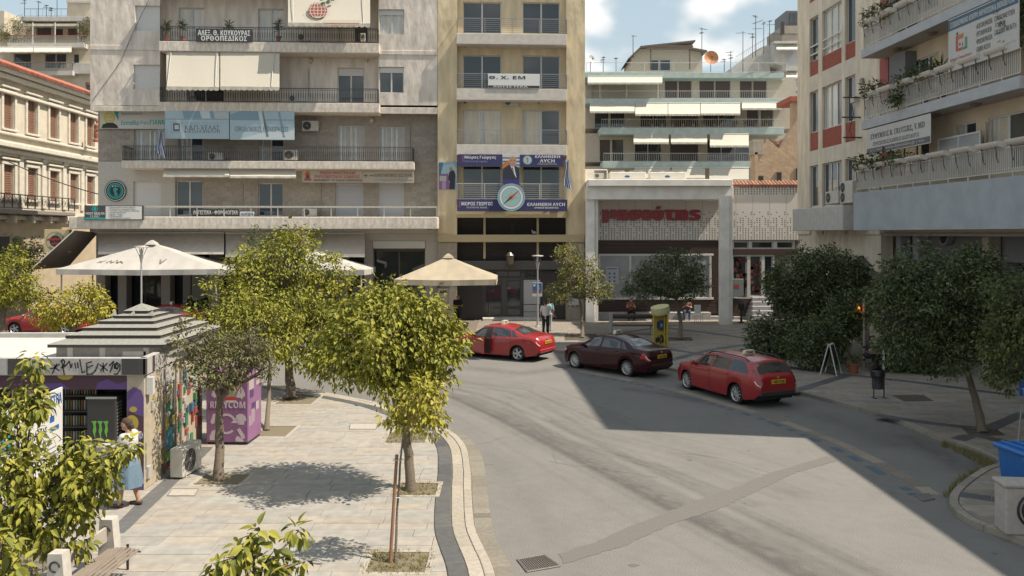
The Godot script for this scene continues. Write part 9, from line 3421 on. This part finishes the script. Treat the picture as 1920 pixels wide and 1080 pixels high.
func street()->void:
	var h:=0.12
	lamp_post("street lamp with an open lantern in front of the big white parasol",gp(265,638,h),4.66)
	lamp_post("street lamp with an open lantern beside the white-shirted man",gp(1008,613,h),4.05)
	var ps:=sign_px("parking_sign","small blue picture sign on the lamp post by the office doors",frame_at(Vector3(1.42,0,-47.3),Vector3.RIGHT),[998,530,1016.5,556],0.0,mat(lin(0.45,0.46,0.48),0.5),0.03)
	patch(ps,[998.5,531,1016,550],mat(lin(0.03,0.09,0.26),0.5))
	poly_print(ps,[[1006,536],[1011,534],[1013,543],[1007,546]],mat(lin(0.04,0.25,0.36),0.5))
	poly_print(ps,[[999,547],[1005,544],[1015,546],[1015,549],[999,549]],mat(lin(0.30,0.09,0.05),0.5),"printed_shape",0.005)
	patch(ps,[1000,533,1004,537],mat(lin(0.5,0.5,0.5),0.5),"printed_field",0.004)
	# parasols
	var white:=mat(lin(0.46,0.435,0.40),0.9,"stain",Vector3(3,3,3))
	white.backlight_enabled=true
	white.backlight=Color(0.22,0.21,0.19)
	var sand:=mat(lin(0.40,0.34,0.25),0.9,"stain",Vector3(3,3,3))
	sand.backlight_enabled=true
	sand.backlight=Color(0.25,0.23,0.18)
	parasol("big square white parasol with faded script, left of the tall maple",Vector3(-20.5,h,-47.4),4.45,1.9,3.34,4.75,white,true,"white parasols of the cafe")
	parasol("big square white parasol mostly hidden by the tall maple",Vector3(-12.3,h,-47.5),4.2,1.9,3.3,4.6,white,true,"white parasols of the cafe")
	parasol("sand-coloured parasol alone in front of the stone pier",Vector3(-3.6,h,-47.0),2.75,2.3,2.82,4.0,sand,false)
	var scr:=thing("lettering_on_parasol","worn dark script on the front slope of the big white parasol","lettering","",Transform3D(Basis(Vector3.RIGHT,-0.99),at(235,492,46.1)))
	var sm:=MB.new()
	for pts in [[[-1.5,-0.1],[-1.3,0.1],[-1.35,-0.1],[-1.1,0.12]],[[-1.0,-0.1],[-0.8,0.1],[-0.75,-0.1],[-0.6,0.0]],[[-0.5,0.15],[-0.4,-0.12],[-0.25,0.05],[-0.1,-0.1]],[[1.9,0.2],[2.0,-0.15],[2.2,0.25]]]:
		var l:=[]
		for p in pts:
			l.append(Vector2(p[0],p[1]))
		stroke(sm,l,0.07,0.05)
	put(sm,"script",mat(lin(0.16,0.15,0.14),0.9),scr)
	var dk:=mat(lin(0.035,0.03,0.028),0.7)
	var spots:=[[-23.5,-46.6,0.4],[-22.6,-47.6,2.2],[-21.2,-46.4,-0.6],[-19.6,-47.3,1.5],[-18.2,-46.5,3.0],[-17.0,-47.4,-1.4],[-14.6,-46.6,0.3],[-11.0,-46.8,2.0]]
	var where:=["at the outer left corner of the big parasol","second from the left under the big parasol","third, facing the street, under the big parasol","in the middle under the big parasol","turned to the facade under the big parasol","at the right end under the big parasol","at the left end under the hidden parasol","in the middle under the hidden parasol"]
	for i in spots.size():
		chair("dark cafe chair "+where[i],Transform3D(Basis(Vector3.UP,spots[i][2]),Vector3(spots[i][0],h,spots[i][1])),dk,0.86,"cafe chairs under the parasols")
	table("cafe table left under the big white parasol",Transform3D(Basis(),Vector3(-22.9,h,-46.9)))
	table("cafe table right under the big white parasol",Transform3D(Basis(),Vector3(-18.6,h,-47.0)))
	table("cafe table under the dark trees beside the lamp pole",Transform3D(Basis(),gp(1642,697,h)))
	chair("white chair beside the seated person at the supermarket",Transform3D(Basis(Vector3.UP,0.1),gp(1310,605,h)),m_white,1.0)
	# phone booth
	var yel:=mat(lin(0.42,0.31,0.045),0.6,"stain",Vector3(0.8,0.8,0.8))
	var cream:=mat(lin(0.50,0.46,0.24),0.6,"stain",Vector3(0.6,0.6,0.6))
	var o:=thing("phone_booth","yellow phone booth with a slanted round roof behind the maroon taxi","phone booth","",Transform3D(Basis(Vector3.UP,0.1),gp(1238,656,h)))
	var mb:=MB.new()
	mb.bev(Vector3(0.0,0.82,-0.12),Vector3(0.6,1.62,0.12),0.02)
	mb.bev(Vector3(0.28,0.82,0.05),Vector3(0.08,1.62,0.4),0.02)
	put(mb,"back_panel",yel,o)
	mb=MB.new()
	for x in [-0.35,0.14]:
		mb.tube([Vector3(x,0,0.18),Vector3(x,1.7,0.18)],0.025,8)
	put(mb,"post",yel,o)
	mb=MB.new()
	mb.lathe([Vector2(0,1.62),Vector2(0.41,1.62),Vector2(0.43,1.7),Vector2(0.42,1.95),Vector2(0,2.0)],24,Transform3D(Basis(Vector3.BACK,0.2)*Basis(Vector3.RIGHT,0.12),Vector3(-0.35,0.02,0))*Transform3D(Basis(),Vector3(0.72,0,0)*0.98+Vector3(0,-0.12,-0.22)))
	put(mb,"roof",cream,o)
	mb=MB.new()
	mb.bev(Vector3(0.02,1.12,0.0),Vector3(0.26,0.42,0.14),0.03)
	var ph:=put(mb,"telephone",mat(lin(0.03,0.05,0.09),0.4),o)
	mb=MB.new()
	mb.bev(Vector3(-0.13,1.14,0.05),Vector3(0.07,0.28,0.06),0.02)
	put(mb,"handset",m_black,ph)
	mb=MB.new()
	mb.span(Vector3(-0.02,1.05,0.07),Vector3(0.1,1.2,0.076))
	put(mb,"keypad",mat(lin(0.1,0.22,0.36),0.4),ph)
	mb=MB.new()
	for k in 9:
		var l:=[]
		for i in 4:
			l.append(Vector2(-0.18+0.045*k+rng.randf_range(-0.07,0.07),0.25+rng.randf_range(0.0,0.42)))
		stroke(mb,l,0.05,-0.055+0.0006*k)
	put(mb,"graffiti",m_black,o)
	# benches
	bench("bench with marble ends and a brown wooden back, in front of the supermarket",Transform3D(Basis(),gp(1187,626,h)),2.3,true)
	low_bench()
	# litter bin
	o=thing("litter_bin","dark litter bin with a black bag on two feet by the kerb","litter bin","",Transform3D(Basis(Vector3.UP,0.2),gp(1646,746,h)))
	var gm:=mat(lin(0.055,0.058,0.062),0.5,"stain",Vector3(0.5,0.5,0.5))
	mb=MB.new()
	for k in 14:
		var a:=TAU*k/14
		mb.bev(Vector3(cos(a)*0.18,0.55,sin(a)*0.14),Vector3(0.075,0.52,0.014),0.004,Basis(Vector3.UP,PI/2-a))
	put(mb,"bin_slats",gm,o)
	mb=MB.new()
	mb.lathe([Vector2(0,0.3),Vector2(0.17,0.3),Vector2(0.19,0.78),Vector2(0.215,0.84),Vector2(0.2,0.9),Vector2(0.22,0.86),Vector2(0.23,0.72),Vector2(0.2,0.66)],14,Transform3D(Basis.from_scale(Vector3(1.05,1,0.85)),Vector3.ZERO))
	put(mb,"bag",mat(lin(0.02,0.02,0.022),0.35),o)
	for x in [-0.17,0.2]:
		mb=MB.new()
		mb.tube([Vector3(x,0,0.03),Vector3(x,0.88,0.03)],0.022,6)
		mb.bev(Vector3(x,0.01,0.05),Vector3(0.09,0.02,0.2),0.006)
		put(mb,"foot",gm,o)
	# A-frame board
	o=thing("a_frame_board","white A-frame menu board with a black face in front of the hedge","menu board","",Transform3D(Basis(Vector3.UP,0.95),gp(1558,702,h)))
	for s in [-1,1]:
		mb=MB.new()
		for x in [-0.3,0.3]:
			mb.tube([Vector3(x*1.15,0,s*0.3),Vector3(x*0.85,1.15,s*0.02)],0.026,5)
		mb.tube([Vector3(-0.27,1.13,s*0.025),Vector3(0.27,1.13,s*0.025)],0.024,5)
		put(mb,"frame",m_white,o)
		mb=MB.new()
		mb.box(Vector3(0,0.66,s*0.145),Vector3(0.54,0.85,0.015),Basis(Vector3.RIGHT,s*-0.24))
		put(mb,"board",m_black,o)
	mb=MB.new()
	mb.box(Vector3(0,0.3,0.24),Vector3(0.4,0.16,0.012),Basis(Vector3.RIGHT,-0.24))
	put(mb,"green_field",mat(lin(0.02,0.12,0.05),0.6),o)
	# pole, pot, bollard, bicycle
	o=thing("sign_pole","slim grey pole between the menu board and the litter bin","pole","",Transform3D(Basis(),gp(1657,722,h)))
	mb=MB.new()
	mb.tube([Vector3.ZERO,Vector3(0,3.0,0)],0.04,8)
	put(mb,"pole",mat(lin(0.36,0.38,0.38),0.4),o)
	o=thing("awning_pole","cream pole with black bands holding the cafe awning","pole","",Transform3D(Basis(),gp(1620,688,h)))
	mb=MB.new()
	mb.tube([Vector3.ZERO,Vector3(0,2.7,0)],0.055,8)
	put(mb,"pole",mat(lin(0.34,0.31,0.26),0.6),o)
	for y in [0.25,0.45,0.75]:
		mb=MB.new()
		mb.tube([Vector3(0,y,0),Vector3(0,y+0.08,0)],0.058,8)
		put(mb,"black_band",m_black,o)
	var aw:=mat(lin(0.2,0.18,0.16),0.9,"stain",Vector3(2,2,2))
	parasol("dusty grey cafe parasol between the two dark trees",Vector3(15.9,h,-37.5),1.3,1.3,2.8,3.9,aw,false)
	var lt:=thing("hanging_lamp","small lit orange lamp at the edge of the cafe parasol","lamp","",Transform3D(Basis(),at(1611,577,32.8)))
	mb=MB.new()
	mb.ball(Vector3.ZERO,Vector3(0.035,0.05,0.035),10,6)
	var em:=mat(lin(0.5,0.25,0.08),0.4).duplicate() as StandardMaterial3D
	em.emission_enabled=true
	em.emission=Color(1.0,0.5,0.15)
	em.emission_energy_multiplier=1.6
	put(mb,"lamp_bulb",em,lt)
	var ol:=OmniLight3D.new()
	ol.name="lamp_light"
	ol.light_color=Color(1,0.55,0.2)
	ol.light_energy=0.02
	ol.light_size=0.05
	ol.omni_range=8.0
	ol.omni_attenuation=2.0
	ol.shadow_enabled=true
	lt.add_child(ol)
	pot_plant("terracotta pot with a low green plant at the foot of the forked tree",Transform3D(Basis(),gp(1600,700,h)),0.42,0.5,0)
	o=thing("bollard","black cast bollard on the stone plinth right of the portico","bollard","",Transform3D(Basis(),gp(1390,606,h)))
	mb=MB.new()
	mb.lathe([Vector2(0,0),Vector2(0.16,0),Vector2(0.14,0.08),Vector2(0.07,0.12),Vector2(0.06,0.75),Vector2(0.2,0.85),Vector2(0.22,1.15),Vector2(0.14,1.3),Vector2(0.08,1.34),Vector2(0,1.38)],12)
	put(mb,"post",m_black,o)
	bicycle("dark folding bicycle standing beside the hedge",Transform3D(Basis(Vector3.UP,0.7),gp(1468,662,h)))
	# blue bin, carved block and signs at the right edge
	var blue:=mat(lin(0.012,0.13,0.42),0.4,"stain",Vector3(1,1,1))
	o=thing("wheeled_bin","large blue wheeled bin cut by the right edge","bin","",Transform3D(Basis(Vector3.UP,0.12),Vector3(10.42,h,-16.3)))
	mb=MB.new()
	mb.prism(PackedVector2Array([Vector2(-0.5,0.15),Vector2(0.75,0.15),Vector2(0.85,1.0),Vector2(-0.6,1.0)]),-0.5,0.4)
	put(mb,"body",blue,o)
	mb=MB.new()
	mb.bev(Vector3(0.12,1.04,-0.05),Vector3(1.6,0.09,1.05),0.03)
	for k in 6:
		mb.bev(Vector3(-0.5+k*0.25,1.1,-0.05),Vector3(0.05,0.05,0.95),0.015)
	mb.bev(Vector3(-0.6,0.93,0.32),Vector3(0.14,0.12,0.2),0.02)
	put(mb,"lid",blue,o)
	mb=MB.new()
	mb.lathe([Vector2(0.05,0),Vector2(0.1,0),Vector2(0.1,0.05),Vector2(0.05,0.05)],14,Transform3D(Basis(Vector3.RIGHT,PI/2),Vector3(-0.2,0.78,0.4)))
	put(mb,"lock_ring",m_iron,o)
	for x in [-0.4,0.6]:
		mb=MB.new()
		mb.lathe([Vector2(0,-0.03),Vector2(0.09,-0.03),Vector2(0.1,0),Vector2(0.09,0.03),Vector2(0,0.03)],12,Transform3D(Basis(Vector3.RIGHT,PI/2),Vector3(x,0.1,0.25)))
		put(mb,"wheel",m_black,o)
	mb=MB.new()
	for k in 4:
		mb.col=Color(0.45,0.04,0.03) if k % 2 else Color(0.5,0.5,0.5)
		mb.box(Vector3(-0.52-0.02*k,0.35+0.13*k,0.402),Vector3(0.06,0.13,0.006))
	put(mb,"reflector_strip",mat(Color(1,1,0.999),0.5,"",Vector3.ONE,0.0,true),o)
	o=thing("carved_block","worn stone block with an iron scroll ornament at the right edge","stone block","",Transform3D(Basis(Vector3.UP,-0.12),gp(1907,1004,h)))
	var st:=relief(mat(lin(0.40,0.36,0.33),0.85,"stain",Vector3(0.7,0.7,0.7)),"soft_n",0.5)
	mb=MB.new()
	mb.bev(Vector3(0.25,0.42,-0.2),Vector3(0.9,0.84,0.45),0.03)
	mb.bev(Vector3(0.25,0.87,-0.2),Vector3(0.96,0.07,0.5),0.02)
	put(mb,"block",st,o)
	mb=MB.new()
	for q in [[0.3,0.0],[0.22,0.6],[0.12,1.2]]:
		var ring:=[]
		for i in 22:
			ring.append(Vector3(0.3+cos(i*0.3+q[1])*q[0],0.45+sin(i*0.3+q[1])*q[0],0.04))
		mb.tube(ring,0.022,6,false)
	for k in 6:
		var a:=k*TAU/6
		mb.tube([Vector3(0.3,0.45,0.045),Vector3(0.3+cos(a)*0.13,0.45+sin(a)*0.13,0.05),Vector3(0.3+cos(a+0.5)*0.21,0.45+sin(a+0.5)*0.21,0.045)],0.016,5)
	put(mb,"iron_scroll",m_black,o)
	o=thing("blue_sign","blue board with a white letter cut by the right edge","sign","",Transform3D(Basis(Vector3.UP,0.1),at(1925,722,20.5)))
	mb=MB.new()
	mb.bev(Vector3(0,0,0),Vector3(0.4,0.52,0.03),0.006)
	put(mb,"panel",mat(lin(0.015,0.10,0.40),0.4),o)
	mb=MB.new()
	mb.tube([Vector3(0.1,0.3,-0.03),Vector3(0.1,-1.55,-0.03)],0.03,8)
	put(mb,"post",m_steel,o)
	letters("T",o,Vector3(-0.08,-0.15,0.02),0.14,0.16,m_white)
	var gl:=thing("thin_post","thin grey post beside the blue wheeled bin","post","",Transform3D(Basis(),gp(1911,845,h)))
	mb=MB.new()
	mb.tube([Vector3(-0.05,0,0),Vector3(0.06,1.1,0)],0.02,6)
	put(mb,"post",mat(lin(0.3,0.31,0.31),0.5),gl)
	var bb:=thing("bird","pigeon standing on the yellow cornice","bird","",FY*Transform3D(Basis(),lp(FY,1002,440,0.0)+Vector3(0,0.0,0.0)))
	mb=MB.new()
	mb.ball(Vector3(0,0.13,0),Vector3(0.16,0.08,0.08),10,6)
	mb.ball(Vector3(-0.14,0.24,0),Vector3(0.05,0.06,0.05),8,5)
	mb.tube([Vector3(-0.1,0.15,0),Vector3(-0.14,0.24,0)],0.045,7)
	mb.tube([Vector3(0.1,0.12,0),Vector3(0.28,0.08,0)],[0.05,0.02],6)
	put(mb,"feathers",mat(lin(0.3,0.3,0.31),0.8),bb)

func bench(label: String,t: Transform3D,w: float,back: bool)->void:
	var o:=thing("bench",label,"bench","",t)
	var st:=mat(lin(0.42,0.41,0.39),0.8,"stain",Vector3(0.7,0.7,0.7))
	var wd:=mat(lin(0.10,0.055,0.04),0.7,"stain",Vector3(1,0.3,1))
	for s in [-1,1]:
		var m:=MB.new()
		m.bev(Vector3(s*(w/2-0.15),0.22,0.1),Vector3(0.16,0.44,0.5),0.02)
		m.bev(Vector3(s*(w/2-0.02),0.55,-0.2),Vector3(0.2,1.1,0.2),0.03)
		put(m,"stone_end",st,o)
	for k in 4:
		var m:=MB.new()
		m.bev(Vector3(0,0.46,-0.08+0.13*k),Vector3(w-0.1,0.04,0.11),0.008)
		put(m,"seat_slat",wd,o)
	var m:=MB.new()
	m.tube([Vector3(-w/2+0.1,0.9,-0.2),Vector3(w/2-0.1,0.9,-0.2)],0.12,10)
	put(m,"back_beam",wd,o)

func low_bench()->void:
	# marble posts with a sloping plank between, and a seat of thin wooden slats towards the paving
	var p0:=at(204,1080,13.15)
	p0.y=0.13
	var p1:=at(110,1080,11.75)
	p1.y=0.13
	var u:=(p1-p0).normalized()
	var o:=thing("bench","marble and slatted wood bench at the lower left corner","bench","",Transform3D(Basis(u.cross(Vector3.UP)*-1.0,Vector3.UP,u*1.0),p0))
	var st:=mat(lin(0.50,0.47,0.43),0.75,"stain",Vector3(0.8,0.8,0.8))
	var len:=p0.distance_to(p1)
	for z in [0.0,len]:
		var m:=MB.new()
		m.prism(PackedVector2Array([Vector2(-0.13,0),Vector2(0.17,0),Vector2(0.1,0.78),Vector2(-0.1,0.78)]),z-0.1,z+0.1)
		put(m,"marble_post",st,o)
		var s:=MB.new()
		var ring:=[]
		for i in 15:
			ring.append(Vector3(cos(i*0.35)*0.07,0.6+sin(i*0.35)*0.07,z+0.105))
		s.tube(ring,0.014,5,false)
		put(s,"iron_ring",m_black,o)
	var m2:=MB.new()
	m2.bev(Vector3(0,0.55,len/2),Vector3(0.05,0.24,len-0.2),0.01)
	put(m2,"back_plank",mat(lin(0.40,0.36,0.31),0.85,"stain",Vector3(0.3,0.3,1.2)),o)
	var wd:=mat(lin(0.22,0.18,0.145),0.85,"stain",Vector3(0.3,0.3,1))
	for k in 8:
		var s:=MB.new()
		var x:=0.16+0.065*k
		s.bev(Vector3(x,0.43-0.01*absf(k-3.5),len/2+0.3),Vector3(0.048,0.03,len),0.008)
		put(s,"seat_slat",wd,o)
	var fr:=MB.new()
	for z in [0.3,len+0.28]:
		var pts:=[]
		for k in 9:
			pts.append(Vector3(0.13+0.065*k,0.40-0.01*absf(k-4),z))
		fr.tube(pts,0.014,5)
	for z in [0.1,len-0.1]:
		fr.tube([Vector3(0.35,0,z),Vector3(0.35,0.4,z)],0.022,6)
	put(fr,"iron_frame",m_black,o)

func bicycle(label: String,t: Transform3D)->void:
	var o:=thing("bicycle",label,"bicycle","",t)
	var f:=MB.new()
	for q in [[-0.42,0.25,-0.1,0.3],[-0.1,0.3,0.35,0.55],[0.35,0.55,0.45,0.25],[-0.1,0.3,-0.2,0.85],[-0.42,0.25,-0.17,0.6],[0.35,0.55,0.3,1.0]]:
		f.tube([Vector3(q[0],q[1],0),Vector3(q[2],q[3],0)],0.018,6)
	put(f,"frame",m_black,o)
	for x in [-0.42,0.45]:
		var w:=MB.new()
		w.lathe([Vector2(0.2,-0.02),Vector2(0.25,-0.02),Vector2(0.25,0.02),Vector2(0.2,0.02),Vector2(0.2,-0.02)],20,Transform3D(Basis(Vector3.RIGHT,PI/2),Vector3(x,0.25,0)))
		var wn:=put(w,"wheel",m_black,o)
		var s:=MB.new()
		for k in 6:
			s.box(Vector3(x,0.25,0),Vector3(0.42,0.005,0.005),Basis(Vector3.BACK,k*PI/6))
		put(s,"spokes",m_steel,wn)
	var sd:=MB.new()
	sd.bev(Vector3(-0.21,0.88,0),Vector3(0.24,0.05,0.14),0.02)
	put(sd,"saddle",m_black,o)
	var hb:=MB.new()
	hb.tube([Vector3(0.26,1.0,-0.26),Vector3(0.3,1.02,0),Vector3(0.26,1.0,0.26)],0.014,6)
	put(hb,"handlebar",m_steel,o)

func _ready()->void:
	rng.seed=7
	camera_and_light()
	textures()
	kit()
	green_kit()
	setting()
	main_building()
	yellow_building()
	supermarket()
	terraced_block()
	far_left_block()
	neoclassical_house()
	right_buildings()
	trees()
	kiosk()
	cars()
	street()
	people()
